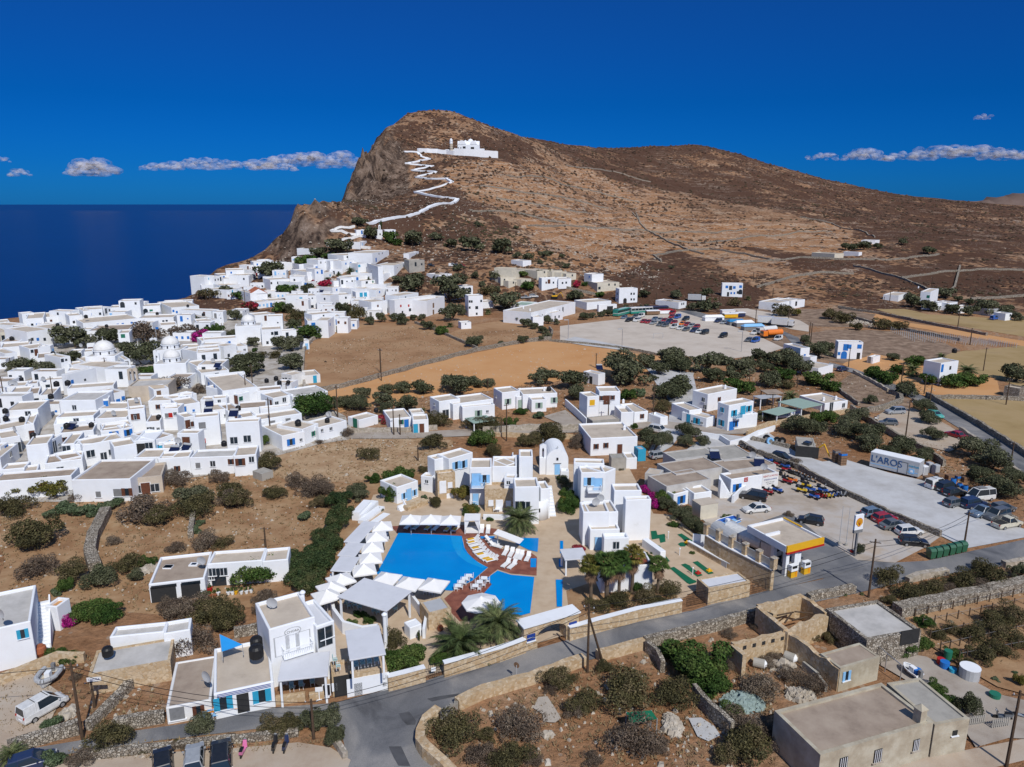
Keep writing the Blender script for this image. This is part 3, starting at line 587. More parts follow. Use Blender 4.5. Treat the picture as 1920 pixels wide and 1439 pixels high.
polywall('stone_wall',[(165,1370),(205,1330),(245,1290)],.9,.8,'drystone','crumbling wall of the enclosure below the stone house')
polywall('stone_wall',[(150,1425),(260,1412),(360,1398),(480,1388),(560,1378)],.6,.6,'drystone','rubble kerb between the alley and the bottom parking place')
polywall('stone_wall',[(618,1380),(636,1405),(648,1424)],.7,.5,'wallcap','rounded concrete kerb at the junction beside the big bush')
polywall('stone_wall',[(440,1195),(470,1190),(500,1182)],1.2,.6,'drystone','stone wall behind the blue sail shade')
polywall('hotel_wall',[(728,1296),(760,1288),(797,1278)],1.7,.5,'stone','stone hotel wall with white coping between garage and small gate',cap='white',lump=0)
polywall('hotel_wall',[(832,1270),(880,1257),(940,1240),(984,1224)],1.7,.5,'stone','stone hotel wall with white coping below the two big palms',cap='white',lump=0)
polywall('hotel_wall',[(1066,1202),(1120,1186),(1200,1164),(1276,1149)],1.7,.5,'stone','stone hotel wall with white coping right of the arched entrance',cap='white',lump=0)
polywall('white_wall',[(1272,814),(1300,818),(1350,826),(1368,838),(1392,832),(1420,818),(1452,808)],1.2,.35,'white','low white garden wall in front of the blue-shuttered apartments',lump=0)
polywall('white_wall',[(1373,945),(1388,930),(1400,922)],1.4,.35,'white','short white wall slanting down beside the outside stair of the rental office',lump=0)
polywall('white_wall',[(1060,762),(1080,780),(1100,800)],1.8,.35,'white','white boundary wall left of the house with red-brown shutters',lump=0)
for pts,lab in[([(1192,400),(1200,420),(1230,442),(1290,470),(1320,478)],'stone wall stepping down the tan hillside above the white blocks'),([(1186,400),(1196,412)],'short twin of the hillside wall at the top of its run'),([(1240,492),(1225,480),(1270,472),(1330,468),(1400,478),(1450,490)],'pale wall round the top of the dark scrub triangle'),([(1390,494),(1440,490),(1500,484),(1600,488),(1700,486),(1760,478)],'long field wall crossing the slope above the lone white villa'),([(1250,450),(1330,456),(1400,446),(1480,440),(1560,436)],'terrace wall above the dark scrub strip'),([(1100,428),(1200,432),(1290,436),(1400,430)],'upper terrace wall on the tan slope'),([(1500,408),(1560,420),(1620,436),(1640,446)],'wall along the foot of the dark right-hand hillside'),([(1600,500),(1680,520),(1720,535),(1740,545)],'wall running down to the far white villa'),([(1800,500),(1790,540),(1780,548)],'short wall climbing behind the far villas'),([(1420,540),(1480,522),(1540,512),(1600,515)],'wall round the orange knoll'),([(1690,522),(1760,512),(1850,506),(1920,508)],'thin pale wall crossing the far right slope'),([(1820,562),(1870,560),(1920,556)],'wall behind the far right farm'),([(950,330),(1050,345),(1120,360),(1200,380)],'long contour terrace wall below the church'),([(900,350),(980,362),(1060,372),(1140,392)],'second contour terrace wall below the church'),([(930,372),(1010,385),(1100,400)],'third contour terrace wall below the church'),([(880,395),(980,402),(1060,418)],'lowest contour terrace wall left of the tan slope'),([(990,425),(1060,424),(1110,428)],'short pale terrace wall above the cream houses'),([(1060,310),(1150,322),(1220,342)],'faint terrace wall high on the saddle'),([(1575,590),(1640,608),(1720,625),(1800,640)],'wall between orange strip and scrubby plot on the right'),([(1572,578),(1650,590),(1720,604),(1800,620),(1850,630)],'wall along the orange ploughed strip'),([(1060,540),(1090,548),(1130,556)],'low pale wall by the block of cream houses')]:
 polywall('field_wall',pts,1.1,1.0,'drystone',lab,'wall',group='field walls on the hillside')
# ================================================================ HOUSES
TGN='white flat-roofed houses of the town'
LAB=[]
NAMES_COL=dict(k='dark glass',b='blue',l='pale blue',g='green',r='red-brown',y='grey',t='turquoise',o='open dark',e='sage green',m='red',x='white',Y='yellow',w='wooden',p='purple')
MC=dict(k='glass',b='blue',l='lblue',g='green',r='brown',y='grey',t='tblue',o='interior',e='lgreen',m='red',x='white',Y='yellow',w='wood',p='pinkt')
SIZE=dict(w=(.8,1.0),W=(1.3,1.3),d=(1.0,2.1),D=(3.0,2.3),a=(1.8,2.5),s=(.5,.5),L=(1.5,2.1),v=(.6,.6))
def rayplane(u,v,A,n):
 d=ray(u,v);den=d[0]*n[0]+d[1]*n[1]
 if abs(den)<1e-6:return None
 t=(A[0]*n[0]+A[1]*n[1])/den
 return(d[0]*t,d[1]*t,CAMZ+d[2]*t)if t>0 else None
HOUSES=[]
def house(reg,spec,label=None,name='house',cat='house',group=None,wall='white',roof='cement',para=.35,pt=.28,detail=None,bevel=None,fill=None):
 head,*feats=[s.strip()for s in spec.split('|')]
 tk=head.split();pp=[Z(reg,*map(float,t.split(',')))for t in tk[:3]];hs=tk[3]
 for t in tk[4:]:
  k,v_=t.split('=');
  if k=='wall':wall=v_
  elif k=='roof':roof=v_
  elif k=='para':para=float(v_)
 (u0,v0)=pp[0]
 if hs[0]=='b':
  vb=Z(reg,0,float(hs[1:]))[1];G=hit(u0,vb,0);P0=aty(u0,v0,G[1]);zt=P0[2];z0=G[2]
 else:
  h=float(hs[1:])+.0037*(len(HOUSES)%41);P0=hit(u0,v0,h);z0=hgt(P0[0],P0[1])if P0[1]>322 else 0.0;zt=P0[2]
 H=zt-z0
 P1=atz(*pp[1],zt);P2=atz(*pp[2],zt)
 if P0[1]>322 and CAMZ-zt<17:
  P1=aty(*pp[1],P0[1]+2);P2=aty(*pp[2],P0[1]+7)
 e1=Vector((P1[0]-P0[0],P1[1]-P0[1]));L1=max(1.5,min(60,e1.length));e1.normalize()
 n=Vector((-e1.y,e1.x));r2=Vector((P2[0]-P0[0],P2[1]-P0[1]))
 if r2.dot(n)<0:n=-n
 L2=min(45,max(1.5,r2.dot(n)));
 A=Vector(P0[:2]);B=A+e1*L1;C=B+n*L2;D=A+n*L2
 dist=A.length;near=dist<190
 if detail is None:detail=near
 cx=(A+C)/2;zb=min([z0]+[hgt(q.x,q.y)for q in(A,B,C,D)])-.6 if A.y>300 else-.1
 o0=(cx.x,cx.y,z0);root=empty(name,o0)
 def W(s,t,z):q=A+e1*s+n*t;return(q.x,q.y,z)
 ccw=e1.x*n.y-e1.y*n.x>0
 mb=MB(o0);t_=pt;zr=zt-para
 outer=[W(0,0,0),W(L1,0,0),W(L1,L2,0),W(0,L2,0)];inner=[W(t_,t_,0),W(L1-t_,t_,0),W(L1-t_,L2-t_,0),W(t_,L2-t_,0)]
 vs=[(p[0],p[1],zb)for p in outer]+[(p[0],p[1],zt)for p in outer]+[(p[0],p[1],zt)for p in inner]+[(p[0],p[1],zr-.15)for p in inner]
 fs=[]
 for i in range(4):
  j=(i+1)%4
  fs+=[(i,j,4+j,4+i),(4+i,4+j,8+j,8+i),(8+i,8+j,12+j,12+i)]
 fs+=[(15,14,13,12),(3,2,1,0)]
 if not ccw:fs=[f[::-1]for f in fs]
 mb.add(vs,fs);mb.build('wall',wall,root,bevel=(.09 if near and wall.startswith('white')else 0))
 rb=MB(o0);q=[W(t_-.02,t_-.02,zr),W(L1-t_+.02,t_-.02,zr),W(L1-t_+.02,L2-t_+.02,zr),W(t_-.02,L2-t_+.02,zr)]
 rb.add(q,[(0,1,2,3)if ccw else(3,2,1,0)]);rb.build('roof',roof,root)
 walls=[(A,e1,L1,-n),(A,n,L2,-e1),(B,n,L2,e1)]
 cols={};cnt=0
 if group==TGN and not[f for f in feats if f and f[0]not in 'TSCV']:
  RH=random.Random(int(u0*7+v0*13));k0=RH.choice([1,2,2,3]);kc=RH.choice('bkkklyr')
  for i in range(k0):
   s_=L1*(i+.5+RH.uniform(-.2,.2))/k0;q_=A+e1*s_;uu,vv=proj(q_.x,q_.y,zt-RH.choice([1.5,1.7]));feats.append(RH.choice(['w','w','s','d']if i else['w','d'])+kc+' %.1f,%.1f'%((uu-REG[reg][0])*REG[reg][2],(vv-REG[reg][1])*REG[reg][2]))
 for f in feats:
  if not f:continue
  kd,*cs=f.split(' ')
  if kd[0]not in 'TSCV' and(kd[0]not in SIZE or kd[1:2]not in MC):continue
  for c in cs:
   if not c:continue
   x,y=map(float,c.split(','));u,v=Z(reg,x,y)
   if kd[0]in 'TSCV':
    p=atz(u,v,zr)if zr<CAMZ-2 else None
    if p:ROOFT.append((kd[0],p,root,kd));
    continue
   best=None
   for(O,e,Ln,nn)in walls:
    if nn.x*(O.x)+nn.y*(O.y)>-1e-3*0 and nn.dot(O)>0:continue
    p=rayplane(u,v,O,nn)
    if not p:continue
    s=(Vector(p[:2])-O).dot(e)
    if-.3<s<Ln+.3 and z0-.6<p[2]<zt+.2:
     dd=Vector(p[:2]).length
     if best is None or dd<best[0]:best=(dd,O,e,Ln,nn,s,p[2])
   if best is None:continue
   _,O,e,Ln,nn,s,z=best;w,hh=SIZE[kd[0]];m=MC[kd[1]]
   s=min(max(s,w/2+.12),Ln-w/2-.12)if Ln>w+.3 else Ln/2
   z=min(max(z,z0+hh/2+(.02 if kd[0]in 'dDLa' else.4)),zt-para-.05-hh/2)
   if kd[0]in 'dDLa' and z-hh/2-z0<1.0:z=z0+hh/2+.02
   ctr=O+e*s
   def bx(name,w_,h_,d_,m_,par,off=0,z_=None,ds=0):
    b_=MB(o0);c_=ctr+e*ds+nn*(off+d_/2);b_.box((c_.x,c_.y,(z if z_ is None else z_)-h_/2),(w_,d_,h_),math.atan2(e.y,e.x));return b_.build(name,m_,par)
   isd=kd[0]in 'dDLa';nm='door' if isd else 'window'
   if kd[0]=='a':
    pr=[(-w/2,z-hh/2),(w/2,z-hh/2)]+[(w/2*math.cos(t),z+hh/2-w/2+w/2*math.sin(t))for t in[i*math.pi/8 for i in range(9)]]
    b_=MB(o0);k=len(pr);
    f0=[(*(ctr+e*a+nn*.03),zz)for a,zz in pr];b_.add([tuple(q)for q in f0],[tuple(range(k))if True else 0]);o=b_.build('archway',m,root)
   elif detail and kd[1]=='k' or(detail and kd[0]in 'wW' and kd[1]in 'o'):
    o=bx(nm,w+.14,hh+.14,.04,'lgrey',root);bx('pane',w,hh,.02,'glass',o,.04)
    bx('mullion',.06,hh,.03,'white',o,.06)
   elif detail and kd[0]in 'wW' and kd[1]in 'blgrte':
    o=bx(nm,w*.55,hh,.03,'glass',root)
    for sg in(-1,1):bx('shutter',w*.42,hh+.08,.06,m,o,.02,ds=sg*w*.45)
   elif detail and isd and kd[1]not in 'o':
    o=bx(nm,w+.16,hh+.08,.05,'white' if wall!='white' else 'lgrey',root);bx('leaf',w*.94,hh-.02,.03,m,o,.05)
   elif kd[0]=='D':
    o=bx('door',w,hh,.03,'interior',root,.01)
   else:
    o=bx(nm,w,hh,.05,m,root,.0)
   if not isd and detail and near:bx('sill',w+.3,.07,.16,'white' if wall!='stone' else 'wallcap',o,.0,z-hh/2-.05)
   cols[(nm,kd[1])]=cols.get((nm,kd[1]),0)+1;cnt+=1
 root['category']=cat
 if group:root['group']=group
 H_=dict(root=root,uv=tuple(proj(cx.x,cx.y,zt)),A=A,e1=e1,n=n,L1=L1,L2=L2,zt=zt,z0=z0,H=H,cols=cols,wall=wall,roof=roof,label=label,dist=dist,zr=zr)
 if label:root['label']=label
 else:LAB.append(H_)
 HOUSES.append(H_);return H_
ROOFT=[]
def canopy(reg,spec,label,name='canopy',m='roofw',posts='white',th=.16,cat='shelter',group=None,npost=4,z0=0,zb=0):
 tk=spec.split();pp=[Z(reg,*map(float,t.split(',')))for t in tk[:3]];h=float(tk[3][1:])
 P0=hit(*pp[0],h)if z0==0 else atz(*pp[0],h);g=P0[2]-h;zt=P0[2];P1=atz(*pp[1],zt);P2=atz(*pp[2],zt)
 A=Vector(P0[:2]);e1=Vector(P1[:2])-A;L1=e1.length;e1.normalize();n=Vector((-e1.y,e1.x));r=Vector(P2[:2])-A
 if r.dot(n)<0:n=-n
 L2=max(1,r.dot(n));c=A+e1*L1/2+n*L2/2;o0=(c.x,c.y,g);root=empty(name,o0,0,label,cat,group);az=math.atan2(e1.y,e1.x)
 MB(o0).box((c.x,c.y,zt-th),(L1,L2,th),az).build('roof',m,root,bevel=.03)
 for s in(.25,L1-.25):
  for t in(.25,L2-.25):
   q=A+e1*s+n*t;MB(o0).box((q.x,q.y,g+zb),(.2,.2,h-zb-th-.003),az).build('post',posts,root)
 return dict(root=root,A=A,e1=e1,n=n,L1=L1,L2=L2,zt=zt,g=g,az=az)
H=house
H('D1','275,120 -150,215 388,-223 b490|wt 205,235','big two-storey white house at the left edge, turquoise window on its front',roof='cementg')
H('C1','545,1225 440,1215 600,1130 h3.1 roof=f_orange','narrow white side block with orange terrace beside the magenta bougainvillea')
H('D1','795,610 1535,478 850,390 b790','long tan stone house with bleached flat roof and one black water tank',wall='stone',roof='cementg',name='stone_house',para=.12)
H('D1','985,265 1480,215 1000,172 h3.0','low white house with grey roof joined to the back of the stone house',roof='cementg')
H('D2','25,378 240,342 10,285 h3.1|ox 200,400','small white annex with raised parapet beside the dry bushes',roof='cementg')
H('D2','45,968 408,902 130,600 b1100|Wy 140,1040|wr 308,990','old white cottage with stained brown roof and grey window, left of the blue-windowed shop',roof='cementb',wall='white2',para=.1)
SHOP=H('D2','905,755 425,858 812,420 b958|Wt 488,935 812,872','white shop with bright blue windows, open doorway and blue sail shade on its roof',name='shop',cat='shop')
CHO=H('D2','865,345 1235,240 795,120 h6.6|Lx 975,470 1055,450 1135,430','white two-storey restaurant with oval name board, balcony and outside stair',name='restaurant',cat='restaurant')
H('D2','1242,320 1388,270 1152,120 h5.9|Lk 1265,330|Wy 1325,310','white upper annex with pale slab roof behind the outside stair',roof='roofw')
canopy('D2','935,752 1335,708 905,560 h3.2','white flat awning roof in front of the restaurant with the oval name board',name='veranda',cat='veranda')
H('D3','265,700 535,650 150,545 b872','stone garage block with white garage doors below the glazed terrace',wall='stone',roof='paving',name='garage',cat='garage')
H('D3','95,735 252,708 75,600 b885','small stone gateway block with dark arch and low wooden rail',wall='stone',roof='paving',name='gateway',cat='gateway')
canopy('D3','235,585 525,535 130,362 h5.4','white slab canopy over the terrace above the garage',name='terrace_roof',zb=2.65)
canopy('C3','690,1362 180,1210 945,1150 h3.6','large white canopy over the pool restaurant seats',name='restaurant_roof')
canopy('C3','405,655 245,640 532,432 h2.9','upper white pergola roof of the row beside the dark hedge',name='pergola',group='pergolas beside the hedge')
canopy('C3','362,795 180,782 435,657 h2.9','middle white pergola roof of the row beside the dark hedge',name='pergola',group='pergolas beside the hedge')
canopy('C3','320,950 105,940 400,800 h2.9','lower white pergola roof of the row beside the dark hedge',name='pergola',group='pergolas beside the hedge')
H('D3','862,218 1045,172 740,130 h2.3','low stone pool bar with pale roof and small name plate',wall='stone',roof='lgrey',name='pool_bar',cat='bar',para=.08)
H('D3','715,330 800,300 640,300 h1.6','white stepped planter block behind the pool bar',wall='white',roof='white',para=.05,name='planter_block',cat='planter')
H('C1','1430,1008 1972,945 1530,745 b1190|','white double garage with skylights and dark open bays',roof='cementb',name='garage',cat='garage')
H('C2','455,812 985,775 482,690 b1030|wk 500,890 615,885|sk 485,945|ak 570,975','long low white cottage behind the flowerpot terrace',roof='cement')
H('C2','985,788 1235,765 1000,665 h3.0|','end block of the low white cottage under the dark trees',roof='cement')
H('B2','915,1148 1015,1115 865,1108 b1215 wall=concrete roof=concrete|','small grey concrete cabin alone among dry bushes',para=.08,name='cabin',cat='cabin')
hg='white hotel blocks round the pool'
def HH(reg,spec,label,**k):return H(reg,spec,label,name='hotel_block',cat='hotel',group=hg,**k)
HH('B3','1160,1012 1375,950 1108,952 h6.0|Wl 1225,1070|Wl 1290,1060','hotel block with two pale blue windows behind the small stone annex')
HH('B3','1030,1018 1140,992 990,978 h5.8|','narrow hotel block with its own tan roof at the far left of the hotel')
HH('B3','1055,1148 1215,1130 1012,1120 b1385|dx 1105,1265|wx 1170,1245','stone-faced hotel annex with white door near the man on the patio',wall='stone',roof='white')
HH('B3','690,1268 882,1205 425,1238 b1425|dl 800,1345|wl 755,1345 850,1315|al 460,1365','low white hotel cottage overgrown with dark green climber')
HH('B3','905,1160 1010,1175 900,1120 h2.9|sk 960,1215','small white hotel room between the vine cottage and the stone annex')
HH('B3','1345,1090 1545,1088 1390,1003 h6.5|Ll 1405,1195|Wl 1480,1190|dl 1400,1350','hotel block with balcony and pale blue shutters left of the stone-fronted annex')
HH('B3','1560,1020 1680,1070 1600,975 h6.2|','recessed hotel block with curved white parapet beside the outside stair')
HH('B3','1790,990 1915,990 1700,925 h7.3|','tallest hotel block, behind the white outside stair')
HH('C4','635,75 890,70 660,-25 h6.2|dl 725,50|wl 822,45|Wk 670,265 750,270','hotel block with blue door upstairs behind the round white tower')
HH('B3','1655,1180 1760,1185 1660,1140 h5.6|sk 1695,1225','small square hotel turret with one tiny window')
HH('C4','325,100 628,95 340,25 b340|wx 390,240|dx 478,268|wx 570,247','stone-faced hotel annex with three white openings behind the white planter',wall='stone',roof='paving')
HH('B4','460,1045 735,1052 465,1003 h6.6|','rear hotel block with broad tan roof right of the chapel')
HH('B4','525,1135 742,1130 540,1072 h6.3|Wl 597,1215|Ll 675,1240','hotel block with two pale blue openings above a flowered balcony')
HH('B4','745,1135 838,1095 735,1000 h6.2|','rounded hotel block next to the flowered balcony')
HH('C5','285,112 572,108 300,38 h6.5|','hotel block with tan roof beside the purple bougainvillea')
HH('C5','405,210 672,200 415,172 h6.4|','blank high white hotel block overlooking the miniature golf')
HH('C4','1345,335 1620,330 1352,228 h5.2|','hotel block with two satellite dishes on its roof')
HH('C5','35,518 345,510 45,362 b740|dl 120,660','hotel block with blue door and large tan roof above the fan palms')
HH('C5','180,605 440,600 195,548 h3.2|wk 305,680|ak 515,650','low hotel block with small window behind the fan palms',roof='white')
canopy('C4','1155,830 1400,812 1148,715 h2.6','white terrace roof beside the narrow blue channel',name='terrace_roof')
HH('B3','1548,1078 1770,1078 1570,985 h6.4|','long middle hotel block with tan roof behind the stone-faced annex')
HH('C4','905,95 985,90 915,10 h5.0|','narrow hotel block at the foot of the curved white stair')
HH('C5','20,345 330,330 20,215 h5.0|','hotel block in front of the two satellite dishes')
HH('B4','340,1120 400,1120 345,1098 h2.2|','small white wing wall right of the chapel door',roof='white')
HH('C5','150,905 690,880 160,760 b1185|','long low white hotel wing in the shade behind the fan palms',roof='deck')
H('C5','1265,1130 1700,1055 1150,1022 b1300','long stone reception building with flat pale roof by the road',wall='stone',roof='roofw',name='reception',cat='building',para=.12)
RENT=H('B5','582,1195 1000,1130 482,1140 b1342|Wb 632,1270','long white rental office with lettered panel and outside stair',roof='cementb',name='rental_office',cat='office')
H('C5','1115,142 1300,118 1100,60 b285|','white block between the rental office and the blue-windowed room')
H('C5','905,152 1060,112 870,75 b290|Wb 980,230','white room with blue window left of the rental office',roof='cementb')
H('B5','85,1152 515,1085 0,1040 h3.2 wall=cementg|','low grey workshop with wide brown roof',roof='cementb',para=.1)
H('B5','0,1262 400,1192 -95,1150 h3.1 wall=cementg|','front brown-roofed grey workshop behind the blue-windowed room',roof='cementb',para=.1)
H('B5','80,1018 495,965 100,935 h3.3 wall=cementg|','rear grey workshop with rounded pale roof edge',roof='concrete',para=.15)
H('B5','560,1120 985,1060 500,1020 h3.2 wall=cementg|S 830,1070|V 770,1010','brown-roofed store behind the rental office',roof='cementb',para=.12)
H('B5','515,1030 820,1005 500,890 h3.2 wall=cementg|S 430,1000','grey roof deck store beside the scooter lane',roof='concrete',para=.1)
H('B4','1100,1140 1230,1160 1130,1090 h3.0 wall=cementg|','small grey-walled shed with tan roof beside the bougainvillea',para=.1)
H('B5','562,530 785,490 452,500 b765|Wt 605,600|Lt 685,575|Wt 738,560|Lb 583,720|Wb 622,697|Lb 702,705|Wb 752,690|wt 500,572|Wt 492,688','two-storey white apartments with many bright blue shutters')
H('B5','640,620 820,598 700,560 h3.2|','low white wing at the right of the blue-shuttered apartments',roof='white')
H('B5','372,430 635,378 290,382 b588|wr 472,475|wk 330,480 345,545|C 525,380','taller white house behind the blue-shuttered apartments')
H('B5','360,645 437,622 120,592 b735|dt 195,675|sk 232,682|Wt 270,692|sk 315,690','low white house with turquoise door left of the blue-shuttered apartments')
H('B5','205,575 320,560 200,490 h3.0|','small white outbuilding behind the low house with turquoise door')
H('B5','1425,512 1632,485 1180,440 b590|wk 1590,530|dk 1480,545|C 1520,480 1410,490','restaurant building with wide tan roof beside the grey pergolas',name='restaurant',cat='restaurant')
canopy('B5','1215,558 1405,520 1180,462 h2.8','grey-green corrugated canopy joined to the wide tan-roofed restaurant',m='lgreen')
canopy('B5','845,470 1040,450 900,430 h2.8','pale canopy left of the palm in the restaurant garden',m='lgrey')
canopy('B5','995,620 1165,575 960,555 h2.4','grey-green canopy above the two blue banners',m='lgreen')
canopy('B5','905,425 1055,420 975,385 h3.2','small brown hut roof at the back of the restaurant garden',m='cementb',posts='wood')
H('B5','1345,912 1182,898 1402,830 b1010 wall=concrete roof=concrete|','open concrete garage with a yellow machine inside',name='garage',cat='garage',para=.08)
H('B4','582,452 690,442 520,410 b665|WY 625,505','left wing of the villa with yellow shutters')
H('B4','690,405 880,402 655,358 h6.3|wr 702,465|Lr 755,480|wr 808,460','two-storey villa with red-brown shutters behind the round tree')
H('B4','885,592 1000,588 855,530 h3.3|C 905,510','walled white roof terrace right of the red-brown shuttered villa',roof='cement',para=.7)
H('B4','630,672 870,650 585,635 h2.7 wall=concrete|','grey carport block in front of the red-brown shuttered villa',roof='cement',para=.1)
H('B4','1005,592 1130,580 970,508 b690|wr 1073,628|wr 1150,600','low white cottage with small solar heater behind the lane pole',roof='cement')
H('B4','1130,600 1240,640 1120,560 h2.0|','slanting white stair block beside the lane pole',roof='white')
H('B4','680,252 742,238 572,217 h3.0|do 615,272|S 690,205','tiny white house with solar heater below the orange field')
H('B4','80,482 215,475 28,430 b592|We 147,530','right cube of the green-shuttered pair of houses')
H('B4','0,432 312,417 -40,375 h3.5|We 290,482|C 195,400|T 235,400','main block of the right-hand green-shuttered house')
H('B3','1637,415 1800,397 1567,370 b570|We 1690,495|sk 1585,450','left cube of the right-hand green-shuttered house')
H('B3','1768,452 1850,440 1742,430 b562|de 1797,520','small porch cube with sage green door between two white cubes')
H('B3','1070,495 1262,467 1012,447 b660|Lk 1130,592|sk 1030,520','left cube of the left-hand green-shuttered house')
H('B3','1280,547 1572,520 1247,527 b680|We 1425,600|sk 1505,585','front block of the left-hand green-shuttered house')
H('B3','1195,520 1560,470 1185,450 h3.6|','rear block of the left-hand green-shuttered house')
canopy('B3','1380,690 1575,660 1380,632 h2.2','grey-green tarpaulin roof in front of the left-hand green-shuttered house',m='lgreen')
H('B3','350,662 522,617 250,630 b742|Lg 318,700|T 505,590','grey-roofed cottage with green door on the lane')
H('B3','625,652 825,632 680,560 b755|wg 730,680|db 778,712','small white cottage with dark blue door by the lane')
H('B3','832,662 975,655 800,612 h2.9|dt 843,727|dr 915,712','small white cottage with turquoise door by the lane',roof='cement')
H('B3','820,600 940,590 830,560 h2.9 wall=white2|','low store with tan roof behind the turquoise-doored cottage',roof='cement')
H('B4','612,828 1035,808 535,692 b985|dr 873,900|wr 748,890 660,900|C 915,750','large white house with wide stained flat roof behind the hotel')
H('B4','932,1003 1030,1000 900,948 b1105|','small white annex with turquoise trim below the wide stained roof',roof='cement')
H('B4','800,1003 930,1000 770,965 h2.5 wall=concrete|','grey concrete store below the wide stained roof',roof='concrete',para=.1)
H('B4','1040,930 1110,925 1035,895 h2.2 wall=tblue|','turquoise metal shed under the olive trees',roof='lgrey',name='shed',cat='shed',para=.05)
H('A5','210,1035 280,1030 75,1000 b1140|wb 240,1092','white villa with blue-shaded flank above the dark shrubs')
H('A5','345,1190 460,1160 280,1140 b1250|','low white cube building beside the narrow right-hand road')
H('A5','285,1105 335,1095 280,1085 h3|','small white linking block beside the low white cube')
H('A5','500,985 690,990 475,970 b1115|Lb 555,1028|Wb 582,1022 660,1022|wb 490,1075|ab 540,1095|do 650,1105','two-storey white villa with blue doors alone on the dirt yard')
H('A5','765,1105 820,1090 715,1100 b1155|dy 735,1130','white shed with grey double doors beside the lone blue-doored villa',name='shed',cat='shed')
H('A5','1285,1150 1420,1130 1225,1115 h6.2|db 1295,1180|wk 1355,1185','white villa among palms at the edge of the yellow field')
H('A5','1285,1205 1345,1200 1215,1190 h3.2|','low front wing of the villa among palms')
H('B6','1600,355 1740,380 1550,320 h2.6 wall=drystone|Db 1585,360','half-ruined stone hut under trees at the right',roof='cement',name='hut',cat='hut')
H('A5','1130,600 1205,605 1080,567 h6.5|wg 1150,595 1185,600|Wg 1110,640 1190,640|C 1110,575','far two-storey white villa with green windows on the slope')
H('A5','960,632 1035,610 945,595 h3.0|wg 1000,615','low wing of the far villa with green windows')
H('A5','1245,690 1330,680 1210,670 h3.5|wb 1235,690|ak 1300,700','far white house with dark arch and blue window')
H('A5','1340,690 1412,680 1330,665 h3.5|ak 1385,700','far white house with single dark arch')
H('A5','1420,725 1550,715 1410,705 h2.6|','far low white outbuilding behind dark shrubs')
H('A5','1650,735 1740,730 1640,710 h3|','far low grey-blue shed at the right edge',wall='lgrey')
H('A5','1780,770 1830,765 1775,750 h3|wk 1815,775','far small white house at the extreme right')
H('A5','780,210 815,205 785,192 h3|','tiny white chapel alone on the orange slope',name='chapel',cat='chapel')
H('A5','725,214 745,210 722,206 h2.5|','tiny pale hut beside the lone slope chapel',name='hut',cat='hut')
H('A5','470,312 540,308 460,292 h3 wall=cream|','ruined pale farmstead below a line of dark bushes',name='ruin',cat='ruin')
H('A5','655,300 680,298 655,285 h2.5|','tiny white hut right of the ruined farmstead',name='hut',cat='hut')
H('A4','1300,560 1465,562 1272,555 h6.5|Wb 1335,590 1445,588|Lk 1365,598|Wb 1395,595|dk 1345,640|wb 1370,640 1395,640|Wk 1425,635|ak 1450,630','white two-storey apartments with blue shutters below the scrub slope')
H('A4','1750,720 1900,690 1670,690 h3.6|dk 1720,720|wk 1770,725','low white house with porch beside the gravel turning area')
H('A4','1850,705 1960,690 1800,680 h3.6|Lk 1890,715','low white house with covered terrace right of the porch house')
H('A4','1690,745 1745,750 1680,740 h2.4|','small white wall block below the porch house',roof='white')
H('A4','950,715 1013,705 850,682 h3.0|wk 975,715|wk 990,715','small white shop by the curve of the bus road')
H('A4','475,605 622,600 370,600 h7.0|wk 570,645 592,645|wk 570,690 592,690|wk 457,645 457,692|ao 520,695','large white two-storey house with arch behind the buses')
H('A4','255,490 348,485 215,480 h6.0|wb 235,510','white tower-like house at the back of the cream terraces')
H('A4','300,560 475,552 255,540 h4.5 wall=cream|wk 392,572 440,572|Wk 315,600','cream house behind the large arched house')
H('A4','215,715 410,700 180,690 h3.4|','long low white garage wing left of the arched house')
H('A4','310,735 455,728 225,735 h3.0|Dk 400,750','white open carport beside the green bus')
H('A3','1245,498 1290,490 1215,470 h7.0 wall=cream|','cream round-cornered tower house on the upper terraces')
H('A3','1250,530 1400,500 1240,490 h5.5 wall=cream|wk 1310,520|wk 1365,525','cream house right of the round-cornered tower house')
H('A3','1145,580 1280,575 1110,530 h4.0 wall=cream|wk 1180,600','left cream block of the lower terrace')
H('A3','1215,610 1330,600 1200,570 h3.6 wall=cream|wk 1260,625','middle cream block of the lower terrace')
H('A3','1330,600 1420,590 1320,560 h3.6 wall=cream|wk 1370,600','right cream block of the lower terrace')
H('A3','1475,520 1610,510 1455,480 h4.5 wall=cream|wk 1540,520','left block of the upper cream terrace')
H('A3','1610,525 1700,515 1600,495 h3.6 wall=cream|','second block of the upper cream terrace')
H('A3','1690,535 1740,525 1680,505 h3.6 wall=cream|','third block of the upper cream terrace')
H('A3','1735,545 1825,540 1735,515 h3.6 wall=cream|wk 1790,560','right block of the upper cream terrace')
H('A3','1515,585 1665,578 1478,580 b700|wr 1555,625|Lr 1580,615|wk 1620,625','white house with diagonal outside stair below the cream terraces')
H('A3','1665,590 1780,588 1660,575 h5.0|wk 1702,628|wk 1735,625','white house with veranda right of the diagonal-stair house')
H('A3','1345,430 1420,425 1330,415 h3|','small white house alone above the cream terraces')
H('A3','1420,895 1818,800 1225,860 h5.0|dk 1705,868|wk 1675,880|sk 1520,915|C 1350,860 1410,880','long white hall with flat roof beside the gravel pitch',roof='cement')
H('A3','1435,935 1530,930 1425,915 h3.5|','white entrance cube at the end of the long hall')
H('A3','1605,900 1705,880 1590,885 h3.6|wk 1635,935 1670,930','low white front wing of the long hall')
H('A3','1385,830 1475,800 1320,795 h3 roof=lgreen|','long low white wall building behind the long hall')
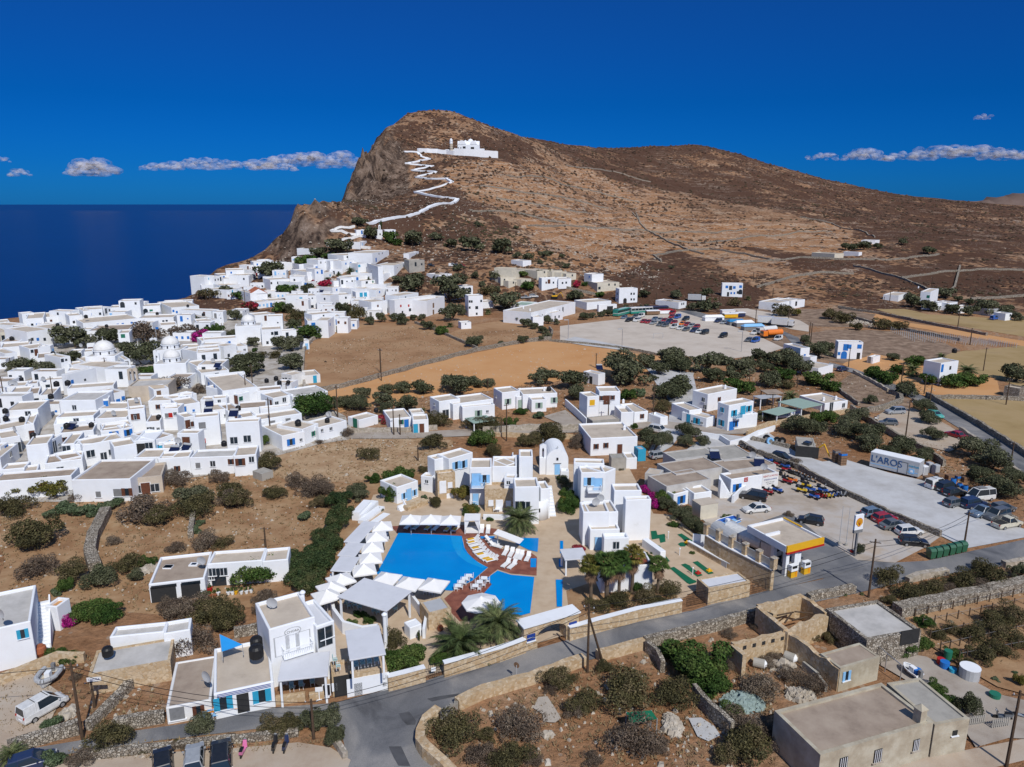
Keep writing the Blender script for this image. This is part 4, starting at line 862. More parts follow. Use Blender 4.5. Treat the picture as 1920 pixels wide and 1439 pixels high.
H('A3','190,785 560,740 175,775 b945|wm 247,835|wm 318,832|wk 262,890|Wk 330,870|wk 385,895','large white house with red shutters and shaded porch above the brown field')
H('A3','480,790 640,745 400,760 h6.8|Lw 540,830|Lw 540,880','white house with wooden balconies beside the eucalyptus')
H('A3','230,745 405,715 200,720 h7.6|wk 290,760','white upper house behind the red-shuttered house')
H('A3','680,665 895,655 670,650 h6.5|ak 810,690|ak 865,690','white house with two dark arches behind the eucalyptus')
H('A3','855,745 985,740 840,730 b930|wk 858,795 885,795 970,790|Wk 930,850|wk 860,850|wk 930,905','tall white house with grey balconies right of the eucalyptus')
H('A3','985,800 1080,795 980,780 h3|','low white wing beside the tall house with grey balconies')
H('A3','790,985 880,980 785,970 h2.6|sk 830,995','small white gatehouse at the corner of the little brown field')
H('A3','320,425 460,420 310,415 b540 wall=concrete|dk 380,460|wk 435,460','unfinished grey concrete house with brick base')
H('A3','185,470 310,440 175,430 h6|sk 215,490','white house left of the unfinished concrete house')
H('A3','90,545 240,520 85,490 h4.2|Wt 115,525','low white house with turquoise window by the concrete house')
H('A3','590,555 705,545 580,535 h3.4|wk 620,570','small white house with a dark tree in front, on the bare slope')
H('A3','320,365 410,345 315,355 h3|wk 390,365','small white hut on the slope by the cypress group')
H('A3','-10,360 140,335 -20,325 h7|wk 50,350 80,350|Lb 25,420|Lb 105,420','tall white house with blue doors at the top of the town')
# ================================================================ THE OLD TOWN (left half), houses back to front
TG='white flat-roofed houses of the town'
def T(reg,lines):
 for ln in lines.strip().splitlines():
  ln=ln.strip()
  if ln:house(reg,ln,None,group=TG)
T('A1','''
-40,985 85,975 -40,960 h3.2|wk 20,1010
85,1010 215,990 90,970 h3.2|wk 150,1030
195,905 305,895 200,890 h6.0|wk 250,930
230,950 390,940 225,900 h5.5|wk 290,1005|wb 335,1003
310,915 420,905 330,900 h3.2
400,935 620,920 395,895 h4.2|
440,880 630,885 450,862 h6.2|wk 520,905
620,925 740,915 615,900 h5.5|wo 665,980 710,975
675,850 745,880 735,840 h6.5|
745,870 920,860 735,842 h6.2|wb 780,912 815,912|wk 900,905
935,850 990,840 930,825 h6|
985,850 1440,830 940,830 h5.0|wk 1065,890 1130,890|wg 1180,890 1255,885|dg 1218,890|Wg 1360,880|ak 1310,885
1065,790 1255,785 1060,775 h8|ak 1100,815|wk 1220,812
1255,800 1300,800 1250,790 h6|
745,990 1240,945 740,940 h4.0|wb 1020,1015 1060,1005 1105,1000 1185,990 1220,990
1240,945 1560,935 1235,915 h4.0|wk 1470,975 1500,972
1465,800 1730,790 1460,785 h4.6|
1540,850 1790,830 1470,795 h4.6|wb 1560,880 1590,890
1610,870 1900,880 1560,850 h4.2 roof=cement|T 1830,925
1650,900 1915,960 1640,880 h3.4 roof=cement|
1770,985 1919,975 1760,950 h3.4|
1440,1010 1590,1000 1440,980 h3.2|wk 1520,1055
790,1060 1160,1045 780,1010 h3.4 roof=cementb|T 960,1028
1060,1080 1160,1075 1050,1050 h5|Wg 1105,1095|dx 1140,1100
90,1050 235,1040 85,1010 h3.4 roof=cementb|
240,1070 460,1040 235,1010 h6.2|wk 290,1135|wb 340,1135|wk 402,1135|dy 265,1160
460,1045 690,1010 455,990 h6.0|wk 630,1058|T 520,1020
470,1060 580,1050 470,1040 h4|Wr 520,1075
0,1075 90,1065 0,1020 h3.2 wall=cream|
0,1160 180,1150 0,1120 h3.2 roof=cementb|T 108,1145
180,1080 245,1075 175,1050 h4.6|
260,1220 450,1195 250,1180 h4.2|wk 288,1240|dr 325,1245
450,1195 480,1180 380,1180 h4.2|
40,1265 150,1250 35,1210 h3.4|wb 68,1320|db 80,1350
0,1210 260,1190 0,1170 h3.2|wo 215,1235
330,1305 500,1290 250,1265 h3.2 roof=cementb|T 480,1280
540,1300 630,1285 530,1250 h5.0|wk 560,1325|vk 595,1320
620,1245 730,1240 620,1225 h5|
725,1250 850,1240 720,1225 h4.2|Wb 845,1325
860,1275 1030,1265 855,1250 h5.2|
1030,1270 1115,1320 1040,1240 h4.6|
640,1370 810,1350 640,1335 h3|
800,1360 950,1340 715,1290 h3.4|Wb 840,1325
945,1390 1150,1340 930,1300 h4.2|Lg 1065,1390|wk 960,1390|st 1020,1430
600,1420 860,1400 640,1385 h3.4 roof=cement|
780,1180 850,1175 775,1170 h4 roof=cementb|T 750,1190|V 735,1212
1810,1150 1919,1140 1800,1115 h5.0|
1775,1250 1919,1225 1765,1200 h5.8|
1770,1380 1919,1360 1765,1320 h4.2|
1615,1210 1810,1200 1610,1180 h3|
''')
T('B1','''
600,255 860,190 575,245 h5.4|wb 650,318|vk 765,300
350,310 570,290 340,285 h3.2 roof=cement|V 400,318
230,340 340,330 220,310 h3.2 roof=cementb|
60,360 230,350 50,320 h3.2 roof=cement|T 195,310|V 110,350 150,360
0,380 60,370 -30,330 h3.4 roof=cementb|wk 10,420
60,440 240,425 40,370 h3.2 roof=cement|
250,430 350,420 240,370 h3.2 roof=cementb|
350,440 480,430 345,375 h3.2 roof=cement|
600,380 1020,350 590,340 h3.4 roof=cement|T 612,350 510,358
530,485 855,480 540,405 h5.2 roof=cementg|
500,640 840,620 500,590 h3.6 roof=cement|
480,700 845,660 470,640 h2.8 roof=white|
855,480 975,470 860,400 h4.4 roof=cementb|
885,440 980,420 880,390 h3.8|
980,430 1120,400 975,370 h3.6 roof=cementb|
880,560 1130,555 860,500 h3 roof=cement|
1150,545 1280,530 1140,470 h4.8|V 1238,512
1145,570 1300,555 1140,540 h5.2|Wr 1218,632|wk 1205,640
850,650 1140,635 845,575 h3.4 roof=cement|V 1035,630
920,740 1190,700 910,690 h3.2 roof=cement|
800,700 860,690 790,680 h3.4|
1150,360 1510,345 1130,300 h4.0 wall=cement roof=cementg|
1380,390 1515,370 1375,350 h3.8|dw 1430,430
1330,490 1600,480 1325,440 h3.4 roof=cement|
1600,440 1730,430 1560,420 h3.6 roof=cement|
1445,560 1600,555 1440,515 h5.0|wy 1502,622|wm 1535,618|vk 1575,605
1310,680 1440,670 1300,610 h3.4 roof=cementb|T 1430,655
1100,740 1200,720 1095,700 h3.4|Wb 1150,765
900,760 1110,740 890,700 h3.4|Wb 1027,792
530,780 840,750 430,730 h3.2 roof=cementb|T 605,740|S 645,740|T 825,725
215,700 305,690 190,560 h3.6 roof=cement|
40,580 340,560 70,500 h4.6|T 50,600
0,650 310,620 20,600 h3.4|T 55,668 200,678
0,750 300,690 0,690 h3.4 roof=cement|
0,830 180,800 0,760 h3.4 roof=cement|V 150,775
0,900 75,860 0,835 h3.4|wb 53,885
0,1000 160,870 -60,930 h3|wk 92,945
430,870 230,890 540,780 h5.4|T 300,820|ak 175,1010
440,855 555,790 430,800 h5.0|
550,880 670,870 540,785 h4.2|Wk 570,900
670,880 900,870 655,800 h4.0 roof=cement|
740,890 1110,820 720,830 h4.2 roof=cement|Wk 815,965|dk 930,965|wk 1000,950|V 905,810
1020,905 1225,870 1030,840 h5.0 roof=cement|Wo 1110,1050
1200,850 1390,840 1190,760 h3.6 roof=white|Lo 1270,920|Wo 1340,895
1390,840 1560,790 1340,740 h3.4 roof=cementb|
1390,870 1570,850 1400,830 h2.6|dt 1435,890
1200,1000 1560,990 1190,920 h3.2 roof=cement|vk 1437,1020
550,1020 740,980 530,950 h3.0 roof=white|
400,1055 740,1010 230,1000 h3.0 roof=cementb|
185,1160 330,1140 230,1070 h3.0 roof=cement|
0,1110 220,1090 -50,1060 h3.2 roof=cement|
-80,1215 640,1160 -80,1140 h3.4 roof=cementb|wr 395,1255|wk 540,1230
640,1200 1170,1190 660,1020 h3.8 roof=cementb|wy 885,1330|Wy 1058,1315|Wr 1145,1310|L. 690,1350
1170,1190 1455,1160 1080,1080 b1345 wall=cement roof=cementb|Wk 1230,1300|Lr 1315,1310|Wk 1395,1285
''')
T('B2','''
265,1000 660,985 260,930 b1160 roof=cementg|wy 342,1070|wk 475,1055|wr 640,1037|T 578,895|wk 155,1095
660,985 865,970 650,900 h3.8 roof=cement|Wr 722,1040|wk 850,940|wk 822,1000
-20,1010 265,990 -20,950 h3.4 roof=cement|wr 155,1100
30,940 180,920 20,870 h3.0 roof=cement|S 130,960 235,940|V 170,880
585,685 890,670 580,650 h6.4 roof=cement|Wk 665,845 785,830|S 665,625|T 705,575
300,640 530,620 320,600 h6.2 roof=cement|wm 392,850|Wy 380,710
215,640 320,620 210,590 h5.0|
150,780 340,780 160,740 h4.8|Lr 237,860
0,535 155,520 0,515 h5.2|
20,900 130,890 10,870 h2.8|dt 10,890
170,530 360,500 165,465 h4.6|
110,470 330,420 105,430 h3.4 roof=cement|
360,480 600,470 355,450 h3.2|
470,470 600,460 465,440 h3.6|vk 530,465
405,270 765,235 400,255 h4.4 roof=cementg|
410,270 560,400 690,225 h4.6 roof=cement|Wb 440,345 490,365
540,330 770,300 480,290 h4.2 roof=cement|
620,400 780,360 530,330 h4.0 roof=cement|Wb 590,400|Lb 640,420
700,430 900,380 610,390 h3.6 roof=cementb|Lr 690,460|wg 727,470
870,400 1100,380 800,370 h3.6 roof=cementb|wg 935,460|T 960,325 1045,305 1075,345
1180,330 1240,300 1100,290 h3.6|T 1155,340
1015,465 1200,430 960,410 h3.8 roof=cement|wk 1050,515|wk 1117,475|wk 1185,490|dr 1000,520
1190,450 1510,400 1160,380 h3.8 roof=cementg|
900,560 1180,530 880,540 h3.6 roof=cement|
880,660 1275,600 900,600 h4.0 roof=cement|
890,690 1000,660 880,680 h3.4|wg 973,742
400,580 610,560 390,520 h3.4 roof=cement|S 435,605 445,535
610,580 730,560 600,510 h3.4 roof=cementb|
700,560 960,540 690,500 h3.2 roof=cementb|
735,640 870,620 730,590 h4.2|
1095,805 1300,760 1000,690 b940|Wb 1178,860|sk 1268,840|T 1240,710
1280,745 1425,690 1170,660 h3.4 roof=cement|wg 1378,785|T 1245,715
1425,730 1679,665 1380,660 h3.0 roof=cement|sk 1457,755|vk 1537,740|T 1505,685|V 1520,645
1190,275 1440,250 1090,235 b350 wall=white2 roof=cement|dt 1395,315|T 1258,235
1090,240 1185,260 1140,200 h3 wall=white2 roof=cement|
330,60 545,45 330,20 h6.0|
340,165 560,160 340,120 h4.6|S 520,185|V 480,150
365,240 620,210 355,190 h3.6 roof=cement|
''')
T('A2','''
155,570 245,560 150,550 h7|wt 200,590
245,575 320,565 240,555 h6|
130,650 240,645 125,640 h3.4|wt 170,640
350,515 515,510 345,498 h6.2|wb 400,535
300,560 400,555 300,540 h3.5|
330,590 515,575 325,570 h4|Wk 490,600
330,650 670,620 280,630 h3.2|wt 285,665
540,470 600,465 540,460 h5|
600,440 735,435 590,430 h6.2|wb 635,462 683,458
545,510 700,495 530,490 h4|
525,560 620,540 520,530 h5|
735,465 840,450 740,450 h4|
825,450 950,445 800,445 h5.5|wk 815,480
950,450 1010,460 950,440 h4|wk 975,515
380,690 500,670 370,650 h4.4|wt 410,690
450,690 570,720 440,670 h3.4|
1180,420 1260,415 1175,405 h7|
1140,465 1300,455 1135,450 h5|Wb 1170,490 1230,490|wk 1280,485
1290,430 1390,425 1285,415 h6|wk 1340,450|Lb 1345,500
1390,430 1505,420 1385,410 h6.5|wb 1432,455|Wb 1475,452
1410,380 1590,370 1405,360 h6|wk 1445,395 1500,395
1590,365 1700,360 1585,350 h6.5|wk 1640,378
1540,455 1620,450 1530,440 h5.5|Wt 1550,475|Lt 1530,530
1620,450 1720,480 1600,430 h5|wk 1632,468|wk 1665,520
925,560 1085,560 920,540 h5|wt 965,580
1080,530 1235,520 1070,500 h6.5|wb 1130,555|wk 1190,550|Lb 1205,600
1150,505 1230,500 1140,490 h8|
1085,620 1235,600 1080,590 h4.5|Lb 1070,640
1240,540 1320,530 1235,520 h4|wt 1290,560
1320,610 1470,600 1310,590 h4|wb 1400,628
1380,590 1500,585 1375,575 h6|
1480,575 1620,560 1475,555 h5.5|Lb 1535,595
1500,620 1580,600 1490,590 h4|
1570,610 1790,590 1565,590 h5|Wk 1620,625|wg 1675,615
1790,640 1860,620 1750,600 h4|ak 1760,620
1310,670 1480,650 1305,640 h4|wb 1350,690|Wk 1400,680|wb 1490,690
1480,680 1640,660 1475,640 h4|wb 1510,690 1555,680
1600,680 1700,660 1600,650 h5|
1700,690 1890,660 1690,640 h5|wb 1735,710 1805,700|wk 1790,670
1520,710 1700,700 1500,690 h4.6|Lt 1570,728 1608,728|Lm 1690,735
1295,740 1480,730 1290,720 h5.2|
1480,790 1660,790 1475,770 h5|wk 1640,870|wo 1640,910
1660,800 1800,785 1655,770 h6|wr 1720,835|ak 1700,900
885,740 1090,735 880,725 h6.5|Wt 1028,770
1070,745 1170,740 1065,720 h6|vk 1100,770 1130,765|Wk 1130,840
1165,735 1290,740 1160,715 h7|S 1215,712
750,600 925,590 745,580 h6.5|Wk 825,628|wk 875,628|wo 760,630
925,570 1060,570 920,545 h7|
985,620 1055,610 980,590 h6|wb 995,665
630,800 740,790 620,780 h3.2|
735,790 880,780 730,765 h3|
500,880 560,855 480,840 h3.4 roof=cementg|vk 530,880
1085,970 1270,960 1130,930 b1110|Lb 1140,1010|wk 1247,1000|wk 1275,1000
1270,965 1325,930 1200,940 h6.5|wb 1290,1000
1125,915 1335,895 1120,890 h7.5|vk 1230,905
1320,930 1390,925 1310,910 h5|Lb 1350,980
670,1050 855,1040 665,1020 b1200|wk 770,1082|Wk 805,1080|wk 727,1165
720,930 860,925 720,910 h6|sk 820,985
610,920 780,905 610,895 h5 roof=cement|S 770,930
855,1060 985,1050 850,1045 h4|
1040,1150 1100,1145 1035,1130 h3|
150,1140 450,1120 140,1115 h5.4 roof=cement|
120,1185 340,1180 115,1160 h5|
105,1225 300,1210 100,1195 h6|
330,1200 445,1180 330,1165 h5.6|wk 378,1280
455,1200 545,1190 450,1165 h3.4|
450,1260 540,1240 440,1220 h3 roof=cement|
1525,150 1610,140 1520,135 h4|
1700,150 1760,145 1695,135 h5|wk 1740,190
1780,150 1880,160 1770,130 h4|
1560,260 1620,250 1555,240 h4|
1130,320 1240,310 1120,305 h3.4|Lk 1180,325
1860,790 1919,785 1855,775 h6|
''')
RI=random.Random(21)
for poly,n,dm in(([(395,525),(470,500),(600,485),(740,490),(745,580),(640,625),(560,585),(400,560)],70,6.5),([(0,625),(190,600),(330,600),(430,600),(440,640),(150,640),(0,700)],30,7.5),([(0,710),(140,700),(480,740),(560,790),(480,860),(0,880)],60,7.5)):
 for _ in range(n*6):
  u=RI.uniform(min(q[0]for q in poly),max(q[0]for q in poly));v=RI.uniform(min(q[1]for q in poly),max(q[1]for q in poly))
  if not inpoly(np.array([u]),np.array([v]),poly)[0]:continue
  p=hit(u,v,0);c=Vector(p[:2])
  if any(-1.2<(c-h['A']).dot(h['e1'])<h['L1']+1.2 and-1.2<(c-h['A']).dot(h['n'])<h['L2']+1.2 for h in HOUSES)or min((Vector(h['root'].location[:2])-c).length for h in HOUSES)<dm:continue
  a=RI.uniform(.1,.5);w,d,hh=RI.uniform(4,7),RI.uniform(4,6),RI.choice([2.9,3.2,3.6,4.6,5.6])+(0 if v<700 else-.6)
  q=[(c.x-w/2,c.y-d/2),(c.x+w/2,c.y-d/2+a),(c.x-w/2-a,c.y+d/2)]
  s=' '.join('%.1f,%.1f'%tuple(proj(x,y,p[2]+hh))for x,y in q)
  house('P',s+' h%.1f|'%hh,None,group=TG,roof=RI.choice(['cement','cementg','cement','cementb']))
# ================================================================ FARM, RUINS, FILLING STATION, CHURCHES, HOTEL GROUNDS
FARM=H('D5','1225,1342 2124,1080 850,990 h3.7 wall=plaster roof=cementb','long ochre-plastered farmhouse with wide flat roof at the bottom right',para=.22,pt=.35)
H('D6','862,1102 1140,1052 415,778 h3.45 wall=plaster roof=concrete|so 1020,1165','narrow grey-roofed wing joined to the ochre farmhouse',para=.15,pt=.3)
H('D6','322,428 755,350 5,172 h3.2 wall=drystone roof=cementg|','stone barn with flat grey slab roof and raised rim',para=.2,pt=.45,name='barn',cat='barn')
H('D6','110,652 425,560 0,520 h2.7 wall=plaster roof=cementb|wl 157,712','small plastered shed with rounded roof and blue window beside the ruin',para=.06,name='shed',cat='shed')
def wallfeat(Hh,reg,items):
 for k,x,y,w,h,m in items:
  u,v=Z(reg,x,y);O=Hh['A'];e=Hh['e1'];nn=-Hh['n'];p=rayplane(u,v,O,nn)
  if not p:continue
  s=(Vector(p[:2])-O).dot(e);c=O+e*s;r=Hh['root'];o0=r.location;az=math.atan2(e.y,e.x)
  z=max(p[2],Hh['z0']+h/2+(.5 if k=='window' else.02))
  o=MB(o0).box((*(c+nn*.03),z-h/2),(w,.08,h),az).build(k,m,r)
  if k=='window':
   for i in range(4):MB(o0).box((*(c+nn*.08+e*(i-1.5)*w/4),z-h/2),(.05,.03,h),az).build('bar','white',o)
   MB(o0).box((*(c+nn*.1),z-h/2-.09),(w+.3,.2,.08),az).build('sill','wallcap',o)
wallfeat(FARM,'D6',[('window',405,1345,.85,1.25,'interior'),('window',710,1260,.7,1.1,'interior'),('window',130,1410,.85,1.25,'interior')])
p=atz(*Z('D6',735,1075),3.5);c_=empty('chimney',(p[0],p[1],3.48),.4,'square plastered chimney with pointed cap on the farmhouse roof','chimney')
MB().box((0,0,0),(.75,.75,1.3)).build('shaft','plaster',c_);MB().lathe((0,0,1.3),[(.62,0),(.62,.1),(.05,.5)],4,math.pi/4,math.pi/4+2*math.pi).build('cap','plaster',c_)
def ruin(reg,segs,h,t,m,label,name='ruined_house'):
 root=None
 for k,(a,b)in enumerate(segs):
  A=Vector(atz(*Z(reg,*a),h)[:2]);B=Vector(atz(*Z(reg,*b),h)[:2])
  if root is None:root=empty(name,(A.x,A.y,0),0,label,'ruin');o0=root.location.copy()
  d=B-A;L_=d.length;d.normalize();n=Vector((-d.y,d.x));N_=max(2,int(L_/.8));vs=[]
  for i in range(N_+1):
   q=A+d*(L_*i/N_);hh=h+mnoise.noise((q.x*.8,q.y*.8,k*3.))*.35;s=t/2+mnoise.noise((q.x,q.y,4.))*.06
   vs+=[(*(q+n*s),-.1),(*(q+n*s),hh),(*(q-n*s),hh),(*(q-n*s),-.1)]
  fs=[(4*i+j,4*i+(j+1)%4,4*i+4+(j+1)%4,4*i+4+j)for i in range(N_)for j in range(4)]+[(0,1,2,3),(4*N_+3,4*N_+2,4*N_+1,4*N_)]
  MB(o0).add(vs,fs).build('wall',m,root)
 return root,o0
r,o0=ruin('D5',[((725,152),(1080,68)),((1080,68),(1275,205)),((1275,215),(950,350)),((948,340),(725,160))],2.9,.55,'stone','roofless square stone ruin with fallen beams beside the road')
for a,b in[((880,230),(1010,205)),((940,290),(1000,205)),((1020,200),(1180,215)),((1000,270),(1120,240))]:
 p=atz(*Z('D5',*a),2.3);q=atz(*Z('D5',*b),1.8);MB(o0).tube(p,q,.09,n=6).build('beam','polew',r)
p=atz(*Z('D5',805,350),0);MB(o0).box((p[0]-.1,p[1]-.05,0),(1.0,.75,2.1),.9).build('doorway','interior',r)
r,o0=ruin('D5',[((522,455),(962,350)),((522,455),(622,545)),((958,352),(1385,655))],2.6,.5,'stone','open stone ruin with a row of square holes in its wall and two old cylinders inside')
A=Vector(atz(*Z('D5',522,455),2.6)[:2]);B=Vector(atz(*Z('D5',962,350),2.6)[:2]);e_=(B-A).normalized();n_=Vector((e_.y,-e_.x))
for k in range(5):
 q=A+(B-A)*(.2+.17*k)+n_*.27;MB(o0).box((q.x,q.y,1.75),(.42,.05,.42),math.atan2(e_.y,e_.x)).build('wall_hole','interior',r)
for(a,b,lab)in[((690,600),(780,620),'rusty white-ended steel cylinder lying in the weedy ruin'),((940,545),(1020,575),'pale steel cylinder leaning by the long ruin wall')]:
 p=atz(*Z('D5',*a),.5);q=atz(*Z('D5',*b),.5);t=empty('old_boiler',((p[0]+q[0])/2,(p[1]+q[1])/2,0),0,lab,'tank');o_=t.location.copy()
 MB(o_).tube(p,q,.5,n=16).build('drum','concrete',t,smooth=False);d=(Vector(q)-Vector(p)).normalized();MB(o_).tube(q,Vector(q)+d*.25,.46,.2,n=16).build('end_cap','white',t)
P0=atz(*Z('C6',700,700),4.6);P1=atz(*Z('C6',1083,605),4.6);P2=atz(*Z('C6',228,485),4.6)
A=Vector(P0[:2]);e1=(Vector(P1[:2])-A);L1=e1.length;e1.normalize();n1=Vector((-e1.y,e1.x));L2=(Vector(P2[:2])-A).dot(n1);az=math.atan2(e1.y,e1.x)
gs=empty('filling_station',(*(A+e1*L1/2+n1*L2/2),0),0,'filling station canopy with yellow and red fascia on white pillars','filling station');o0=gs.location.copy()
def gp(s,t):return A+e1*s+n1*t
def gbox(nm,s,t,z,d,m,par=gs):return MB(o0).box((*gp(s,t),z),d,az).build(nm,m,par)
gbox('canopy_slab',L1/2,L2/2,3.75,(L1-.3,L2-.3,.5),'cement')
gbox('fascia_front',L1/2,.1,3.72,(L1,.25,.95),'yellow');gbox('fascia_stripe',L1/2,.05,3.55,(L1+.1,.28,.25),'red')
gbox('fascia_side',.1,L2/2+.1,3.65,(.25,L2-.2,.95),'white');gbox('fascia_side',L1-.1,L2/2+.1,3.65,(.25,L2-.2,.9),'white');gbox('fascia_back',L1/2,L2-.1,3.65,(L1-.4,.25,.95),'white')
gbox('parapet_step',L1*.2,L2*.55,4.26,(L1*.4,.3,.4),'white')
gbox('yellow_edge',L1-.1,L2*.75,4.56,(.27,L2*.45,.12),'yellow')
for s,t in[(.7,.7),(L1*.34,.7),(L1*.46,.9),(.9,L2*.42),(L1-.8,L2*.45),(L1*.5,L2*.45)]:gbox('pillar',s,t,0,(.55,.55,3.6),'white')
ks=gbox('shop_room',L1*.68,L2*.78,0,(L1*.55,L2*.36,3.6),'white');gbox('shop_window',L1*.52,L2*.6-.05,1.0,(2.0,.06,1.3),'glass',ks);gbox('shop_door',L1*.62,L2*.6-.05,0.02,(1.0,.06,2.2),'glass',ks)
def pump(s,t,lab):
 q=gp(s,t);r=empty('fuel_pump',(q.x,q.y,.19),az,lab,'fuel pump','fuel pumps under the canopy')
 MB().box((0,0,0),(1.1,.6,.9)).build('lower_panel','yellow',r);MB().box((0,0,.9),(1.1,.6,.85)).build('head','white',r);MB().box((0,-.32,1.3),(.8,.03,.3)).build('display','dark',r);MB().box((.3,-.32,.15),(.3,.03,.7)).build('stripe','orange',r)
 MB().tube((.6,0,1.4),(.7,-.1,.5),.03,n=6).build('hose','black',r)
pump(L1*.36-1.1,-.1,'left fuel pump with yellow lower panel on the island');pump(L1*.5+.3,-.1,'right fuel pump with white front on the island')
isl=MB(o0).box((*gp(L1*.4,0),0),(L1*.62,1.5,.18),az).build('pump_island','grey',None,o0);tag(isl,'grey kerbed island under the two fuel pumps','island')
b_=atz(*Z('C6',1395,800),0);sg=empty('brand_sign',b_,math.radians(20),'tall station sign with a yellow and red scallop emblem on a white panel','sign')
MB().box((0,0,0),(.3,.3,4.6)).build('mast','grey',sg);sg.scale=(.85,.85,.9);pn=MB().box((0,0,4.6),(1.75,.35,2.5)).build('panel','white',sg,bevel=.04);MB().box((0,0,4.1),(1.75,.36,.5)).build('panel_foot','sblue' if 'sblue' in MAT else 'grey',sg)
def shell(sc,m,off,nm):
 pts=[]
 for i in range(29):
  t=math.radians(-25+230*i/28);r_=.62*(1+.05*abs(math.sin(i*math.pi/4)))
  pts.append((r_*math.cos(t)*sc,r_*math.sin(t)*sc*1.05))
 pts+=[(-.26*sc,-.52*sc),(-.26*sc,-.64*sc),(.26*sc,-.64*sc),(.26*sc,-.52*sc)]
 mb=MB();k=len(pts);vs=[(x,-.18-off,5.85+z)for x,z in pts]+[(x,-.15,5.85+z)for x,z in pts]
 mb.add(vs,[tuple(range(k))]+[(i,i+k,(i+1)%k+k,(i+1)%k)for i in range(k)]);return mb.build(nm,m,pn)
shell(1.08,'red',.02,'emblem_edge');em=shell(.96,'yellow',.04,'emblem')
for i in range(7):
 t=math.radians(20+140*i/6);MB().tube((0,-.225,5.35),(.52*math.cos(t),-.225,5.85+.52*math.sin(t)),.022,n=5).build('rib','red',em)
for x,y in[(1235,670),(1305,690),(1365,760)]:
 b_=atz(*Z('C6',x,y),0);t=empty('flagpole',b_,0,{1235:'thin bare flagpole furthest left of the three by the station sign',1305:'middle of the three thin flagpoles by the station sign',1365:'reddish flagpole with drum foot nearest the station sign'}[x],'flagpole','flagpoles by the filling station')
 MB().tube((0,0,0),(0,0,6.0),.05,.03,8).build('shaft','polew' if x==1365 else 'lgrey',t);MB().lathe((0,0,0),[(.25,0),(.25,.4)],10).build('foot','red' if x==1365 else 'concrete',t)
def board(Hh,reg,c,w,h,m,texts,nm='sign_board',face=0,off=.06):
 O=Hh['A'];e=Hh['e1']if face==0 else Hh['n'];nn=-Hh['n']if face==0 else-Hh['e1']
 u,v=Z(reg,*c);p=rayplane(u,v,O,nn);s=(Vector(p[:2])-O).dot(e);q=O+e*s;o0=Hh['root'].location
 if(e.x*(-nn.y)-e.y*(-nn.x))<0:e=-e
 az=math.atan2(e.y,e.x);z=p[2]
 b_=MB(o0).box((*(q+nn*off/2),z-h/2),(w,off,h),az).build(nm,m,Hh['root'])
 for(s_,dz,size,tm)in texts:
  t=txt(s_,(0,0,0),size,tm,b_,0);t.rotation_euler=(math.pi/2,0,az);t.location=Vector((*(q+nn*(off+.012)),z+dz))-Vector(o0)
 return b_
board(RENT,'B5',(930,1200),3.4,2.5,'white2',[('RENT A MOTO',.75,.46,'red'),('STELIOS LOUMOS',.15,.34,'dblue'),('MOTO - ATV - CARS',-.35,.2,'grey'),('TEL. 22860 41448',-.65,.2,'grey')])
board(RENT,'B5',(713,1197),.75,.75,'red',[('MOTO',.12,.2,'white'),('RENT',-.15,.2,'white')],'small_sign')
def oval(Hh,reg,c,a,b,text,size):
 O=Hh['A'];nn=-Hh['n'];e=Hh['e1'];u,v=Z(reg,*c);p=rayplane(u,v,O,nn);o0=Hh['root'].location;q=Vector(p[:2])
 if(e.x*(-nn.y)-e.y*(-nn.x))<0:e=-e
 az=math.atan2(e.y,e.x)
 for sc,m,off,nm in((1.0,'lgrey',.12,'name_board'),(.9,'white',.15,'board_face')):
  k=24;vs=[]
  for d in(0,off):
   for i in range(k):
    t=2*math.pi*i/k;w_=q+e*(a*sc*math.cos(t))+nn*d;vs.append((w_.x,w_.y,p[2]+b*sc*math.sin(t)))
  o=MB(o0).add(vs,[tuple(range(k,2*k))]+[(i,(i+1)%k,k+(i+1)%k,k+i)for i in range(k)]).build(nm,m,Hh['root'])
 t=txt(text,(0,0,0),size,'grey',o,0);t.rotation_euler=(math.pi/2,0,az);t.location=Vector((*(q+nn*.17),p[2]))-Vector(o0)
oval(CHO,'D2',(1055,350),.85,.4,'CHORA',.36)
def balcony(Hh,reg,c,w,d=1.1,m='white',h=.9):
 O=Hh['A'];nn=-Hh['n'];e=Hh['e1'];u,v=Z(reg,*c);p=rayplane(u,v,O,nn);o0=Hh['root'].location;q=Vector(p[:2]);az=math.atan2(e.y,e.x)
 r=MB(o0).box((*(q+nn*d/2),p[2]-.15),(w,d,.15),az).build('balcony','white',Hh['root'])
 f=MB(o0).box((*(q+nn*(d-.05)),p[2]+h-.06),(w,.08,.08),az);k=int(w/.18)
 for i in range(k+1):s=-w/2+w*i/k;f.box((*(q+nn*(d-.05)+e*s),p[2]),(.05,.05,h-.06),az)
 for s in(-w/2+.04,w/2-.04):
  f.box((*(q+nn*d/2+e*s),p[2]+h-.06),(.08,d,.08),az)
  for j in range(5):f.box((*(q+nn*(d*j/5)+e*s),p[2]),(.05,.05,h-.06),az)
 f.build('railing',m,r)
balcony(CHO,'D2',(1085,500),3.0)
for x,y,w in[(1425,1265,2.2)]:
 hb=[h for h in HOUSES if h['label']and 'balcony and pale blue shutters' in h['label']][0];balcony(hb,'B3',(x,y-15),w,m='lblue')
hb=[h for h in HOUSES if h['label']and 'flowered balcony' in h['label']and 'two pale' in h['label']][0];balcony(hb,'B4',(640,1290),2.2)
hb=[h for h in HOUSES if h['label']and 'many bright blue' in h['label']][0];balcony(hb,'B5',(620,635),1.8,m='tblue')
